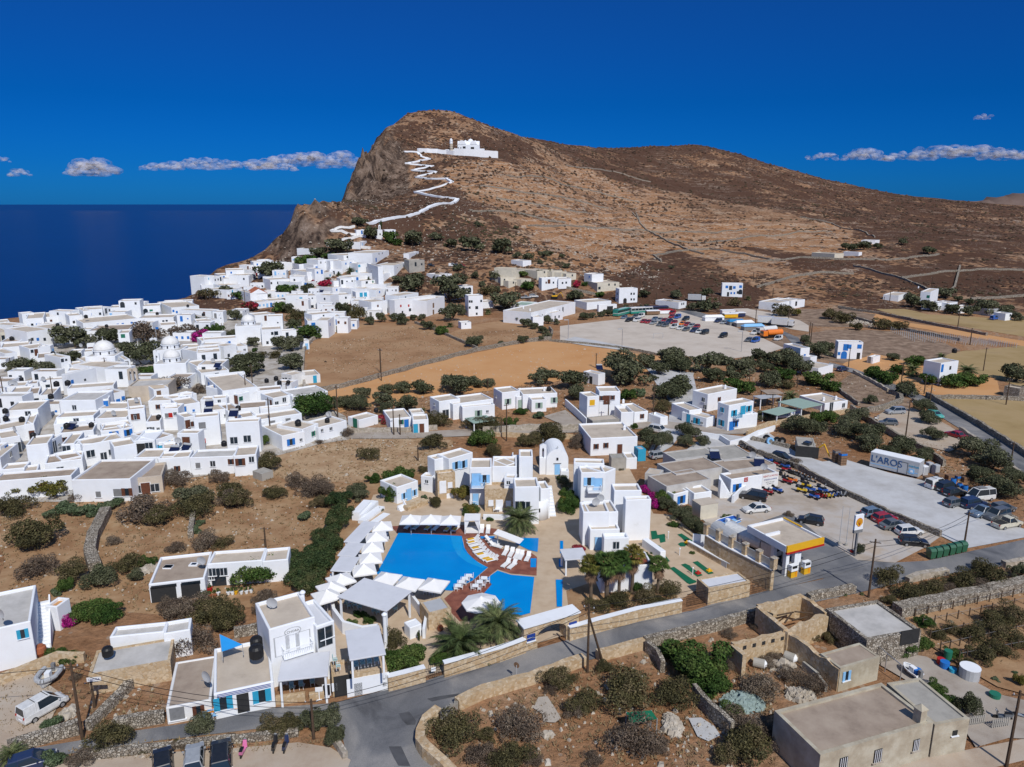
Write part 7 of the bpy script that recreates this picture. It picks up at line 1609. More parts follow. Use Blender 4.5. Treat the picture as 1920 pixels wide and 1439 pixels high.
def car_make(ty,col):
 q=PROF[ty];L_,W_,Hh=q['L'],q['W'],q['H']
 def make():
  t=empty('parked_car' if ty in('hatch','sedan','suv')else{'van':'panel_van','minibus':'minibus','pickup':'pickup_truck'}[ty],(0,0,0));pm='car_'+col
  def ring(x,wb,wt,zb,zt):return[(x,-wb/2*.92,zb),(x,-wb/2,zb+.18),(x,-wt/2,zt-.06),(x,-wt/2*.93,zt),(x,wt/2*.93,zt),(x,wt/2,zt-.06),(x,wb/2,zb+.18),(x,wb/2*.92,zb)]
  B_,Hd=q['belt'],q['hood'];xs=[]
  for f,zt,w in[(0,B_*.82,.90),(.02,B_*.97,.95),(.10,B_,1),(.5,B_,1),(.72,B_,1),(.78,Hd,.99),(.93,Hd*.90,.95),(.985,Hd*.74,.88),(1,Hd*.55,.84)]:
   xs.append(ring((f-.5)*L_,W_*w,W_*w*.97,.28,zt))
  v,f_=loft(xs);mb=MB();mb.add(v,f_);body=mb.build('body',pm,t,smooth=False)
  g=q['g'];gx=[(a-.5)*L_ for a,_ in g];zl=B_-.01;wt=W_*.72;wl=W_*.93;ztop=Hh
  vs=[(gx[0],-wl/2,zl),(gx[3],-wl/2,zl),(gx[3],wl/2,zl),(gx[0],wl/2,zl),(gx[1],-wt/2,g[1][1]),(gx[2],-wt/2,g[2][1]),(gx[2],wt/2,g[2][1]),(gx[1],wt/2,g[1][1])]
  MB().add(vs,[(0,1,5,4),(1,2,6,5),(2,3,7,6),(3,0,4,7),(4,5,6,7)]).build('window','glass',t)
  rf=MB();rf.add([(gx[1]-.05,-wt/2-.02,g[1][1]-.02),(gx[2]+.08,-wt/2-.02,g[2][1]-.03),(gx[2]+.08,wt/2+.02,g[2][1]-.03),(gx[1]-.05,wt/2+.02,g[1][1]-.02),(gx[1],-wt/2+.08,g[1][1]+.05),(gx[2],-wt/2+.08,g[2][1]+.05),(gx[2],wt/2-.08,g[2][1]+.05),(gx[1],wt/2-.08,g[1][1]+.05)],[(0,1,5,4),(1,2,6,5),(2,3,7,6),(3,0,4,7),(4,5,6,7),(3,2,1,0)])
  for xx,fr in((gx[0],0),(gx[3],1)):
   for s in(-1,1):rf.tube((xx,s*wl/2,zl),(gx[1]if fr==0 else gx[2],s*wt/2,g[1][1]if fr==0 else g[2][1]),.045,n=5)
  for s in(-1,1):
   for fx in([.42]if ty!='pickup' else[]):
    x_=gx[1]+(gx[2]-gx[1])*fx;rf.tube((x_-.06,s*wl/2,zl),(x_,s*(wt/2+.01),g[1][1]),.04,n=5)
  if ty in('van',):
   for s in(-1,1):rf.add([(gx[0]+.05,s*(wl/2+.01),zl),(gx[1]+(gx[2]-gx[1])*.52,s*(wl/2+.01),zl),(gx[1]+(gx[2]-gx[1])*.52,s*(wt/2+.02),g[1][1]),(gx[1]+.02,s*(wt/2+.02),g[1][1])],[(0,1,2,3)])
  rf.build('roof',pm,t)
  if ty=='pickup':MB().box(((.20-.5)*L_,0,B_-.28),(L_*.36,W_*.84,.3)).build('load_bed','interior',t);
  for s in(-1,1):
   MB().box((L_/2-.12,s*W_*.33,Hd*.62),(.16,.32,.15)).build('headlight','lgrey',t)
   MB().box((-L_/2+.03,s*W_*.38,B_*.72),(.1,.18,.22)).build('tail_light','red',t)
   for x in(-.30,.32):
    w=MB().tube((x*L_,s*(W_/2-.2),.31),(x*L_,s*(W_/2+.01),.31),.31,n=14).build('wheel','black',t);MB().tube((x*L_,s*(W_/2),.31),(x*L_,s*(W_/2+.03),.31),.19,n=10).build('rim','metal',w)
   MB().box((gx[3]-.35,s*(W_/2+.07),B_),(.12,.16,.12)).build('mirror',pm,t)
  MB().box((-L_/2-.01,0,.5),(.03,.5,.12)).build('number_plate','white',t)
  if col=='white' and ty=='van':MB().tube((-.9,-wt/2+.05,Hh+.09),(-.9,wt/2-.05,Hh+.09),.03,n=5).tube((.3,-wt/2+.05,Hh+.09),(.3,wt/2-.05,Hh+.09),.03,n=5).build('roof_rack','black',t)
  if ty=='minibus':MB().box((0,0,Hh+.07),(1.5,1.0,.12)).build('roof_rack','grey',t)
  return t
 return make
CN=dict(white='white',silver='silver',grey='dark grey',black='black',red='red',blue='bright blue',navy='dark blue',sblue='grey-blue',yellow='yellow',green='green',cream='cream',orange='orange-red',teal='teal')
TN=dict(hatch='hatchback',sedan='saloon',suv='off-road car',van='van',minibus='minibus',pickup='pickup')
CARS=[]
def car(ty,col,reg,a,b,label=None,group=None):
 """a rear, b front, both ground points under the car"""
 p=hit(*Z(reg,*a),0);q=hit(*Z(reg,*b),0);az=math.atan2(q[1]-p[1],q[0]-p[0]);c=((p[0]+q[0])/2,(p[1]+q[1])/2);z=hgt(*c)if c[1]>322 else.03
 o=put(('car',ty,col),car_make(ty,col),(c[0],c[1],z+.01),az,None,group);o['category']='pickup' if ty=='pickup' else('van' if ty in('van','minibus')else 'car')
 lab=label;CARS.append(dict(o=o,label=lab,ty=ty,col=col,group=group,uv=Z(reg,(a[0]+b[0])/2,(a[1]+b[1])/2)));return o
car('van','white','D1',(285,1010),(505,885),'white van with roof bars parked on the gravel track at the lower left')
car('hatch','black','D2',(30,1495),(25,1395),'very dark car cut by the bottom edge, left of the silver one');car('hatch','silver','D2',(272,1470),(280,1360),'silver car cut by the bottom edge')
car('suv','black','D2',(490,1470),(492,1345),'black car at the bottom edge between silver car and pink scooter');car('hatch','navy','D1',(235,1460),(345,1428),'dark blue car under the palm in the bottom left corner')
car('suv','black','C6',(425,220),(255,190),'large black off-road car beside the rental office wall');car('sedan','white','C6',(475,325),(270,345),'white saloon parked alone in front of the rental office')
car('hatch','black','C6',(1020,470),(850,440),'black hatchback behind the filling station')
G1='cars parked along the low yard wall'
car('hatch','sblue','C7',(130,385),(280,365),'grey-blue hatchback, first of five along the low yard wall',G1);car('hatch','red','C7',(230,445),(410,420),'red hatchback, second of five along the low yard wall',G1)
car('sedan','grey','C7',(320,515),(500,490),'grey saloon, third of five along the low yard wall',G1);car('hatch','white','C7',(460,575),(690,560),'white hatchback with roof rack, fourth along the low yard wall',G1)
car('hatch','black','C7',(510,670),(740,690),'black hatchback, last along the low yard wall beside the bins',G1)
G2='vehicles parked at the edge of the concrete yard'
car('van','white','C7',(800,95),(920,70),'small white van beside the lettered trailer',G2);car('suv','black','C7',(890,130),(1050,95),'black off-road car with pink sticker beside the small white van',G2)
car('hatch','black','C7',(960,180),(1110,150),'black hatchback beside blue barrels on the concrete yard',G2);car('minibus','white','C7',(1420,200),(1200,225),'white minibus with roof rack and blue badge on its door',G2)
car('hatch','grey','C7',(980,285),(1110,260),'dark grey hatchback standing forward of the white minibus',G2);car('suv','navy','C7',(1160,295),(1310,270),'dark blue off-road car below the white minibus',G2)
car('pickup','sblue','C7',(1440,345),(1240,395),'grey-blue pickup with empty bed on the concrete yard',G2);car('suv','grey','C7',(1560,385),(1400,420),'grey covered jeep between the two pickups',G2)
car('pickup','cream','C7',(1480,510),(1700,470),'cream pickup nearest the road at the right',G2);car('hatch','grey','C7',(1500,330),(1600,320),'small grey car behind the covered jeep',G2)
car('hatch','black','B5',(980,1005),(1095,1035),'black car beside the low wall near the quad bikes')
car('suv','silver','B6',(675,605),(550,610),'silver estate car in the small gravel car park');car('hatch','grey','B6',(610,710),(490,705),'dark hatchback in the small gravel car park, beside the white scooter')
car('sedan','red','B6',(1215,835),(1095,800),'red saloon beside the round olive by the right-hand road');car('hatch','teal','B6',(930,620),(1020,650),'teal car half hidden under olives by the right-hand road')
car('hatch','navy','A5',(500,1215),(560,1205),'dark blue car on the narrow road by the low white cube');car('van','blue','A5',(1670,820),(1710,815),'blue van at the far right farm');car('van','navy','A5',(1745,815),(1785,812),'dark blue van at the far right farm')
car('suv','white','B4',(1190,770),(1260,785),'white off-road car under the olives beside the villa lane');car('hatch','silver','B4',(1190,1010),(1260,1000),'silver car in tree shade beside the turquoise shed')
car('pickup','silver','A3',(1340,770),(1395,765),'left silver pickup behind the long white hall');car('suv','white','A3',(1415,760),(1470,757),'right white car behind the long white hall')
for(ty,c,x,y,l)in[('hatch','black',518,478,'dark car alone on the dirt track under the hill'),('van','white',712,480,'white van first of three on the dirt track'),('hatch','navy',755,478,'dark car in the middle of three on the dirt track'),('hatch','red',795,478,'red car last of three on the dirt track')]:car(ty,c,'A3',(x-20,y),(x+20,y+2),l)
GP='cars in the gravel car park'
for s in '''hatch sblue 512,845|suv black 552,868|hatch grey 603,838|van white 648,834|suv white 615,868|hatch red 668,878|hatch red 706,882|hatch silver 745,890|hatch sblue 757,858|sedan silver 800,864|hatch red 835,870|suv navy 872,880|hatch red 912,886|hatch red 893,838|van red 898,810|van blue 940,843|suv black 1005,858|suv grey 803,903|hatch grey 842,910|hatch orange 978,896|hatch red 1016,902|hatch silver 1050,912|hatch red 1092,920|van white 915,922|hatch white 962,932|hatch grey 1007,943|suv navy 1073,952|hatch white 1113,961|van black 1158,969|van black 1305,996|hatch grey 1508,1028|van blue 1562,1034|suv navy 1265,874|hatch silver 1310,886|hatch blue 1352,884|suv white 1560,970|van white 1745,1018'''.split('|'):
 ty,c,xy=s.split(' ');x,y=map(float,xy.split(','));car(ty,c,'A4',(x+14,y-4),(x-14,y+4),None,GP)
def big(name,reg,a,b,parts,label,cat,group=None):
 p=hit(*Z(reg,*a),0);q=hit(*Z(reg,*b),0);c=((p[0]+q[0])/2,(p[1]+q[1])/2);z=hgt(*c)if c[1]>322 else.03;L_=math.dist(p[:2],q[:2]);t=empty(name,(c[0],c[1],z),math.atan2(q[1]-p[1],q[0]-p[0]),label,cat,group);parts(t,L_);return t
def wheels(t,L_,xs,W_=2.4,r=.48):
 for x in xs:
  for s in(-1,1):MB().tube((x*L_,s*(W_/2-.3),r),(x*L_,s*(W_/2),r),r,n=12).build('wheel','black',t)
def bus(c1,c2):
 def f(t,L_):
  L_=11;MB().box((0,0,.4),(L_,2.5,1.3)).build('lower_body',c2,t);MB().box((0,0,1.7),(L_-.1,2.44,.9)).build('window','glass',t);MB().box((0,0,2.6),(L_,2.5,.45)).build('roof',c1,t,bevel=.1)
  for i in range(7):MB().box((-L_/2+L_*i/6*.98+.1,0,1.7),(.12,2.5,.9)).build('pillar',c1,t)
  wheels(t,L_,(-.28,.32));MB().box((0,0,1.35),(L_+.02,2.53,.2)).build('stripe','car_white',t)
 return f
big('bus','A4',(578,808),(712,800),bus('car_white','car_green'),'green and white bus parked beyond the cars','bus');big('bus','A4',(725,798),(810,795),bus('car_navy','car_navy'),'dark blue bus behind the green and white one','bus');big('bus','A4',(480,820),(500,815),bus('car_green','car_green'),'green bus at the far left of the car park','bus')
def lorry(boxm,tank=False,cab='car_white'):
 def f(t,L_):
  L_=8.5;MB().box((0,0,.6),(L_,2.2,.3)).build('chassis','dark',t);c=MB().box((L_/2-1,0,.8),(1.9,2.3,2.0)).build('cab',cab,t,bevel=.1);MB().box((L_/2-.04,0,1.7),(.1,2.0,.8)).build('windscreen','glass',c)
  if tank:MB().tube((-L_/2,0,1.95),(L_/2-2.2,0,1.95),1.1,n=16).build('tank',boxm,t)
  else:MB().box((-1.1,0,.9),(L_-2.3,2.4,2.5)).build('cargo_box',boxm,t)
  wheels(t,L_,(-.35,-.2,.35))
 return f
big('tanker_truck','A4',(1755,992),(1625,1000),lorry('car_orange',True,'car_orange'),'orange tanker lorry at the corner of the car park','lorry');big('mixer_truck','A4',(1690,965),(1610,972),lorry('car_white',True),'white mixer lorry beside the orange tanker','lorry')
big('lorry','A4',(1720,905),(1840,915),lorry('car_white'),'white box lorry on the gravel turning area','lorry');big('lorry','A4',(1610,890),(1720,895),lorry('car_white',cab='car_blue'),'white and blue box lorry beside the other box lorry','lorry');big('lorry','A4',(1075,705),(1110,708),lorry('lgrey'),'grey lorry by the bus road bushes','lorry')
big('tanker_truck','C6',(225,700),(420,790),lorry('car_white',True),'white tanker lorry beside the filling station canopy','lorry')
def digger(t,L_):
 MB().box((0,0,.9),(2.6,1.8,.7)).build('body','yellow',t);MB().box((-.3,0,1.6),(1.2,1.4,1.1)).build('cab','glass',t);MB().box((0,0,0),(3.0,2.2,.8)).build('tracks','black',t);MB().tube((1.2,0,1.3),(3,0,3),.15,n=6).tube((3,0,3),(4.2,0,.8),.13,n=6).build('boom','yellow',t)
big('digger','A3',(1600,765),(1660,768),digger,'yellow digger behind the long white hall','digger');big('loader','B5',(1250,975),(1290,985),digger,'yellow machine inside the concrete garage','machine')
for k,(x,y,w_,m_,l)in enumerate([(1225,860,9,'canvas','white tarpaulin over a boat beside the car park'),(1405,895,7,'tarp','blue tarpaulin shelter at the car park edge'),(1470,905,8,'canvas','pale tarpaulin stand between the two blue ones'),(1540,935,9,'lblue','blue and white striped stand at the car park edge'),(1745,820-400+400,0,'red','')][:4]):
 p=hit(*Z('A4',x,y),0);t=empty('covered_stall',p,.2,l,'stall');MB().add([(-w_/2,-1.6,1.6),(w_/2,-1.6,1.6),(w_/2,1.6,1.6),(-w_/2,1.6,1.6),(-w_/2*.8,0,2.5),(w_/2*.8,0,2.5)],[(0,1,5,4),(2,3,4,5),(1,2,5),(3,0,4)]).build('cover',m_,t);MB().box((0,0,0),(w_*.95,2.8,1.55)).build('stall_body','grey' if k else 'white',t)
for x,y,m_,l in[(1360,840,'yellow','yellow fairground stall beyond the car park'),(1420,832,'car_navy','dark purple fairground stall beyond the car park'),(740,815,'wood','brown cart row beside the buses'),(840,808,'white','white trailer beside the buses'),(1340,812,'canvas','pale stall frame beyond the car park')]:
 p=hit(*Z('A4',x,y),0);t=empty('stall',p,.15,l,'stall');MB().box((0,0,.4),(6,2.4,1.5)).build('body',m_,t);MB().box((0,0,1.9),(6.3,2.7,.25)).build('top','white' if m_!='white' else 'red',t)
def quad_make(col):
 def make():
  t=empty('quad_bike',(0,0,0));MB().add([(-.85,-.35,.55),(.85,-.3,.5),(.85,.3,.5),(-.85,.35,.55),(-.75,-.3,.85),(0,-.18,.72),(.7,-.25,.85),(.7,.25,.85),(0,.18,.72),(-.75,.3,.85)],[(0,1,6,5),(0,5,4),(4,5,8,9),(5,6,7,8),(1,2,7,6),(2,3,8,7),(3,9,8),(3,0,4,9),(3,2,1,0)]).build('body','car_'+col,t)
  MB().box((-.25,0,.78),(.75,.34,.16)).build('seat','black',t);MB().tube((.45,0,.75),(.3,0,1.1),.03,n=5).tube((.3,-.38,1.1),(.3,.38,1.1),.025,n=5).build('handlebar','black',t)
  for x in(-.6,.62):
   for s in(-1,1):MB().tube((x,s*.28,.28),(x,s*.52,.28),.28,n=12).build('wheel','black',t);
  MB().box((-.85,0,.88),(.45,.6,.04)).box((-.9,0,.92),(.35,.4,.25)).build('rack','dark',t);MB().box((.86,0,.6),(.05,.3,.1)).build('headlight','lgrey',t);return t
 return make
def scooter_make(col):
 def make():
  t=empty('scooter',(0,0,0));MB().add([(-.75,-.17,.45),(-.1,-.15,.35),(-.1,.15,.35),(-.75,.17,.45),(-.85,-.12,.75),(-.1,-.12,.68),(-.1,.12,.68),(-.85,.12,.75)],[(0,1,5,4),(1,2,6,5),(2,3,7,6),(3,0,4,7),(4,5,6,7),(3,2,1,0)]).build('body','car_'+col,t)
  MB().box((.15,0,.28),(.6,.3,.08)).build('footboard','car_'+col,t);MB().add([(.42,-.22,.3),(.42,.22,.3),(.6,.16,.95),(.6,-.16,.95),(.5,-.22,.3),(.5,.22,.3),(.66,.1,.95),(.66,-.1,.95)],[(0,1,2,3),(7,6,5,4),(0,3,7,4),(1,5,6,2),(3,2,6,7)]).build('leg_shield','car_'+col,t)
  MB().box((-.42,0,.74),(.62,.28,.1)).build('seat','black',t);MB().tube((.6,-.32,1.02),(.6,.32,1.02),.03,n=5).build('handlebar','black',t);MB().box((.66,0,.9),(.1,.2,.14)).build('headlight','lgrey',t)
  for x in(-.6,.68):MB().tube((x,-.06,.23),(x,.06,.23),.23,n=12).build('wheel','black',t)
  return t
 return make
BIKES=[]
def bike(kind,col,reg,x,y,az,label=None,group=None):
 p=atz(*Z(reg,x,y),0.03);o=put((kind,col),(quad_make if kind=='quad' else scooter_make)(col),p,az,None,group);o['category']='quad bike' if kind=='quad' else 'scooter';BIKES.append(dict(o=o,label=label,ty=kind,col=col,uv=Z(reg,x,y)))
for c,x,y in[('red',1005,1080),('blue',1065,1098),('red',1075,1128),('red',1085,1235),('orange',1130,1225),('red',910,1330),('blue',995,1315),('yellow',1215,1315),('yellow',1255,1275),('blue',1292,1310),('blue',1405,1318),('blue',1325,1372),('blue',915,1045)]:bike('quad',c,'B5',x,y,math.radians(-38+random.uniform(-12,12)),None,'quad bikes for hire')
for c,x,y in[('red',1375,1362),('red',1407,1362),('yellow',1438,1358),('yellow',1466,1356),('blue',1500,1350),('navy',1530,1345),('silver',1575,1345),('grey',1390,1280),('black',1120,1150),('black',1150,1162),('grey',1180,1172),('black',1210,1182),('silver',1240,1198),('black',1270,1210),('grey',1300,1222),('black',1040,1172),('black',1110,1085),('grey',690,920),('black',800,965),('black',1240,1230)]:bike('scooter',c,'B5',x,y,math.radians(-55+random.uniform(-15,15)),None,'scooters and motorbikes for hire')
bike('scooter','pink','D2',665,1330,math.radians(92),'pink scooter beside the black car at the bottom edge');bike('scooter','black','D2',915,1290,math.radians(97),'left black scooter in the bottom parking place');bike('scooter','navy','D2',1002,1290,math.radians(94),'right dark scooter in the bottom parking place')
bike('scooter','white','B6',445,660,math.radians(30),'white scooter in the small gravel car park');bike('scooter','grey','D6',1400,1060,math.radians(170),'grey motorbike in the farmyard gateway');bike('scooter','silver','D6',1560,1050,math.radians(150),'silver motorbike at the right edge of the farmyard')
def boat(reg,a,b,W_,h,label,mh,mi,name,z0=.0,tubes=False):
 p=atz(*Z(reg,*a),0);q=atz(*Z(reg,*b),0);c=((p[0]+q[0])/2,(p[1]+q[1])/2,z0);L_=math.dist(p[:2],q[:2]);t=empty(name,c,math.atan2(q[1]-p[1],q[0]-p[0]),label,'boat')
 st=[(-.5,.85),(-.2,1),(.15,.95),(.35,.65),(.48,.2),(.5,.03)];secs=[]
 for f,w in st:secs.append([(f*L_,-W_/2*w,h+.25*max(0,f)),(f*L_,-W_/2*w*.6,.15),(f*L_,0,0+.3*max(0,f)),(f*L_,W_/2*w*.6,.15),(f*L_,W_/2*w,h+.25*max(0,f))])
 v,f_=loft(secs);n=5;fs=[]
 for i in range(len(st)-1):
  for j in range(4):fs.append((i*n+j,i*n+j+1,(i+1)*n+j+1,(i+1)*n+j))
 fs.append((4,3,2,1,0));MB().add(v,fs).build('hull',mh,t);k=[(f*L_,-W_/2*w*.9,h*.45)for f,w in st]+[(f*L_,W_/2*w*.9,h*.45)for f,w in st[::-1]];MB().add(k,[tuple(range(len(k)))]).build('floor',mi,t)
 tb=MB()
 for s in(-1,1):
  pp=[(f*L_,s*W_/2*w,h+.25*max(0,f))for f,w in st]
  for i in range(len(pp)-1):tb.tube(pp[i],pp[i+1],.24 if tubes else.05,n=8)
 tb.build('side_tube' if tubes else 'gunwale','lgrey' if tubes else 'white',t);MB().box((-.05*L_,0,h*.45),(.6,.5,.7)).build('console','white',t);MB().box((-.52*L_,0,h*.4),(.35,.35,.9)).build('outboard_motor','grey',t)
 for x in(-.25,.15):MB().box((x*L_,0,h*.6),(.3,W_*.8,.08)).build('bench','wood',t)
boat('D1',(490,600),(385,745),1.9,.75,'grey inflatable dinghy with outboard on the ground by the white van','lgrey','cream','inflatable_dinghy',.1,True)
boat('C5',(1560,470),(1330,545),2.0,.8,'blue and white wooden boat stored by the filling station tanks','car_blue','lblue','rowing_boat',.5)
for x,lab in[(50,'left pale steel storage tank beside the filling station'),(190,'right pale steel storage tank beside the filling station')]:
 p=atz(*Z('C6',x,660),0);t=empty('storage_tank',p,math.radians(18),lab,'tank','storage tanks');MB().tube((0,-2.2,1.4),(0,2.2,1.4),1.25,n=20).build('shell','lgrey',t);MB().box((0,-1.4,0),(1.8,.3,.6)).box((0,1.4,0),(1.8,.3,.6)).build('cradle','concrete',t)
# ================================================================ POLES, WIRES, ROOF THINGS, FURNITURE
POLES=[]
def pole(reg,x,y,yt,label=None,kind='w',xt=None):
 u,v=Z(reg,x,y);g=hit(u,v,0);vt=Z(reg,0,yt)[1];top=aty(u,vt,g[1]);h=max(2.5,min(13,top[2]-g[2]));far=g[1]>230
 def make():
  t=empty('utility_pole',(0,0,0));MB().tube((0,0,-.1),(0,0,8),.15,.1,8).build('shaft','polew',t)
  MB().box((0,0,7.5),(1.3,.09,.09)).build('crossarm','polew',t)
  for s in(-.5,0,.5):MB().lathe((s,0,7.59),[(.05,0),(.07,.08),(.03,.18)],6).build('insulator','lgrey',t)
  return t
 o=put('pole',make,g,random.uniform(-.4,.8),None,'utility poles',(1 if not far else 1.3,1 if not far else 1.3,h/8.0));o['category']='utility pole';POLES.append(dict(o=o,label=label,uv=(u,v),g=g,h=h));return(g[0],g[1],g[2]+h)
tA=pole('D4',855,685,140,'tall dark pole with leaning brace beside the main road');b1=atz(*Z('D4',975,600),0);br=empty('pole_brace',b1,0,'leaning timber brace of the tall roadside pole','pole');MB().tube((0,0,0),(tA[0]-b1[0]-.1,tA[1]-b1[1],tA[2]-1.0),.14,.1,8).build('shaft','polew',br)
tB=pole('C6',1540,1220,615,'tall pole in the dry bushes opposite the filling station');tC=pole('C7',1150,675,330,'pole beside the last green bin');tD=pole('D1',745,1185,500,'pole in front of the tan stone house');tE=pole('D2',1225,1215,900,'pole in the shrubs opposite the stone arch');tF=pole('D6',1430,1437,830,'tall pole at the bottom right corner')
pole('D1',855,900,660,'short pole carrying a small blue sign')
for r,x,y,yt in[('B6',708,825,485),('B6',1640,1140,860),('B6',875,430,260),('B6',925,520,330),('B6',1612,525,290),('B6',1408,220,10),('B6',668,345,150),('B6',195,185,10),('A5',285,1000,845),('A5',275,950,835),('A5',1410,890,760),('A5',890,680,600),('A5',420,620,540),('A5',725,690,600),('A5',1212,560,490),('A5',480,650,590),('A5',845,690,640),('A5',1505,1010,880),('A4',1562,900,770),('A4',1825,890,760),('A4',772,690,640),('A4',675,640,570),('A4',288,1235,1120),('A4',1545,550,470),('A4',1702,670,600),('A4',1275,720,660),('A4',1465,720,650),('A3',1280,750,620),('A3',495,680,580),('A3',65,1437,1215),('B3',553,310,20),('B3',160,640,350),('B3',665,800,540),('B3',722,800,610),('B3',1678,850,510),('B3',1630,780,690),('B3',1510,380,290),('B3',883,1030,890),('B2',780,500,250),('B2',845,495,160),('B2',1145,515,330),('B2',998,830,460),('B2',1600,640,350),('B2',755,500,370),('B2',210,790,590),('B1',45,520,270),('B1',490,540,270),('B1',955,260,100),('B1',375,120,0),('B4',768,680,490),('B4',1170,685,330),('B4',660,195,70),('B5',740,350,200),('B5',1172,370,270),('B5',945,570,430),('A1',100,1400,1300),('A2',340,950,800),('A2',525,800,690),('A2',210,820,710),('A2',180,820,700),('C2',1020,660,460)]:pole(r,x,y,yt)
def wire(a,b,label,sag=1.0,r=.025):
 o0=a;n=10;mb=MB(o0);P_=[]
 for i in range(n+1):
  t=i/n;P_.append(tuple(a[k]+(b[k]-a[k])*t-(sag*4*t*(1-t)if k==2 else 0)for k in range(3)))
 for i in range(n):mb.tube(P_[i],P_[i+1],r,n=4,cap=False)
 tag(mb.build('power_line','black',None,o0),label,'cable','power lines')
def dz(p,z,x=0):return(p[0]+x,p[1],p[2]+z)
wire(dz(tA,-.3),dz(tE,-.3),'upper cable from the tall road pole to the pole by the stone arch');wire(dz(tA,-.9),dz(tE,-.9),'lower cable from the tall road pole to the pole by the stone arch')
wire(dz(tE,-.3),dz(tD,-.3),'upper cable crossing above the blue-windowed shop');wire(dz(tE,-.9),dz(tD,-.9),'lower cable crossing above the blue-windowed shop')
wire(dz(tA,-.3),dz(tB,-.3),'upper cable over the road to the pole opposite the filling station');wire(dz(tA,-1.),dz(tB,-1.),'lower cable over the road to the pole opposite the filling station')
wire(dz(tB,-.3),dz(tC,-.3),'upper cable above the green bins');wire(dz(tB,-1.),dz(tC,-1.),'lower cable above the green bins')
wire(dz(tD,-.3),(-75,58,7),'upper cable leaving the photo at the lower left');wire(dz(tC,-.3),(120,125,8),'cable leaving the photo at the right')
ROOFN={}
def rooftop(kind,p,root):
 x,y,z=p
 if kind=='T':
  def mk():
   t=empty('water_tank',(0,0,0));MB().lathe((0,0,0),[(.55,0),(.6,.1),(.6,.85),(.45,1.05),(.18,1.12)],14).build('drum','black',t);MB().lathe((0,0,1.12),[(.2,0),(.2,.08)],10).build('lid','dark',t);return t
  o=put('tank',mk,p,0,None,'roof water tanks',random.uniform(.85,1.2));o['category']='water tank'
 elif kind=='S':
  def mk():
   t=empty('solar_heater',(0,0,0));MB().add([(-.9,-.8,.15),(.9,-.8,.15),(.9,.5,1.1),(-.9,.5,1.1),(-.9,-.8,.08),(.9,-.8,.08),(.9,.5,1.02),(-.9,.5,1.02)],[(0,1,2,3),(7,6,5,4),(0,4,5,1),(2,6,7,3),(1,5,6,2),(0,3,7,4)]).build('panel','solar',t);MB().tube((-.8,.6,1.15),(.8,.6,1.15),.25,n=12).build('boiler','lgrey',t)
   MB().tube((-.8,.5,0),(-.8,.5,1.0),.03,n=5).tube((.8,.5,0),(.8,.5,1.0),.03,n=5).build('stand','metal',t);return t
  o=put('solar',mk,p,random.uniform(-.3,.3),None,'solar water heaters',1);o['category']='solar heater'
 elif kind=='V':
  def mk():
   t=empty('satellite_dish',(0,0,0));d=MB();k=16;vs=[(0,-.15,.75)]
   for j,(r_,q)in enumerate([(.25,.03),(.5,.12)]):
    for i in range(k):a=2*math.pi*i/k;vs.append((r_*math.cos(a),-.15-q,.75+r_*math.sin(a)))
   fs=[(0,1+i,1+(i+1)%k)for i in range(k)]+[(1+i,1+k+i,1+k+(i+1)%k,1+(i+1)%k)for i in range(k)];d.add(vs,fs).build('reflector','lgrey',t,smooth=True);MB().tube((0,0,0),(0,-.1,.75),.04,n=6).build('mast','metal',t);MB().tube((0,-.27,.3),(0,-.75,.75),.02,n=5).build('arm','metal',t);return t
  o=put('dish',mk,p,random.uniform(-.5,.3),None,'satellite dishes',1.2);o['category']='satellite dish'
 else:
  def mk():
   t=empty('chimney',(0,0,0));MB().box((0,0,0),(.5,.5,.7)).build('shaft','white',t);MB().lathe((0,0,.7),[(.4,0),(.4,.08),(.28,.12),(.05,.35)],4,math.pi/4,math.pi/4+2*math.pi).build('cap','white',t);return t
  o=put('chim',mk,p,0,None,'white chimneys',1);o['category']='chimney'
 RT.append(dict(o=o,kind=kind,uv=tuple(float(q)for q in proj(x,y,z)),p=p))
RT=[]
for k,p,root,kd in ROOFT:rooftop(k,p,root)
for r,k,x,y,h in[('D2','T',770,560,3.6),('D2','T',770,480,3.6),('D1','T',975,430,2.7),('D2','V',905,180,6.2),('D2','V',395,770,3),('C2','V',415,830,2.9),('B2','V',1520,640,2.9),('C4','V',1470,280,5),('C4','V',1520,240,5),('B5','V',872,1120,3.6),('D1','V',30,110,6),('B2','T',1245,700,3),('A5','T',1385,1070,6),('B1','T',460,470,3),('A1','T',570,920,4.5),('A1','T',1415,915,5),('A1','T',1690,845,4.6),('A1','T',775,945,5),('B2','S',690,1,3)][:18]:
 p=hit(*Z(r,x,y),h);rooftop(k,p,None)
for r,x,y,h,lab in[('D2',1135,65,6.7,'slim white chimney on the restaurant with the oval board'),('D3',515,280,3.6,'tall white round chimney at the restaurant terrace corner')]:
 p=atz(*Z(r,x,y),h);t=empty('chimney',(p[0],p[1],h-1.2 if r=='D2' else 0),0,lab,'chimney');H_=1.4 if r=='D2' else 4.4;MB().lathe((0,0,0),[(.22,0),(.2,H_)],12).build('shaft','white',t);MB().lathe((0,0,H_),[(.32,0),(.32,.12),(.12,.3)],12).build('cap','white',t)
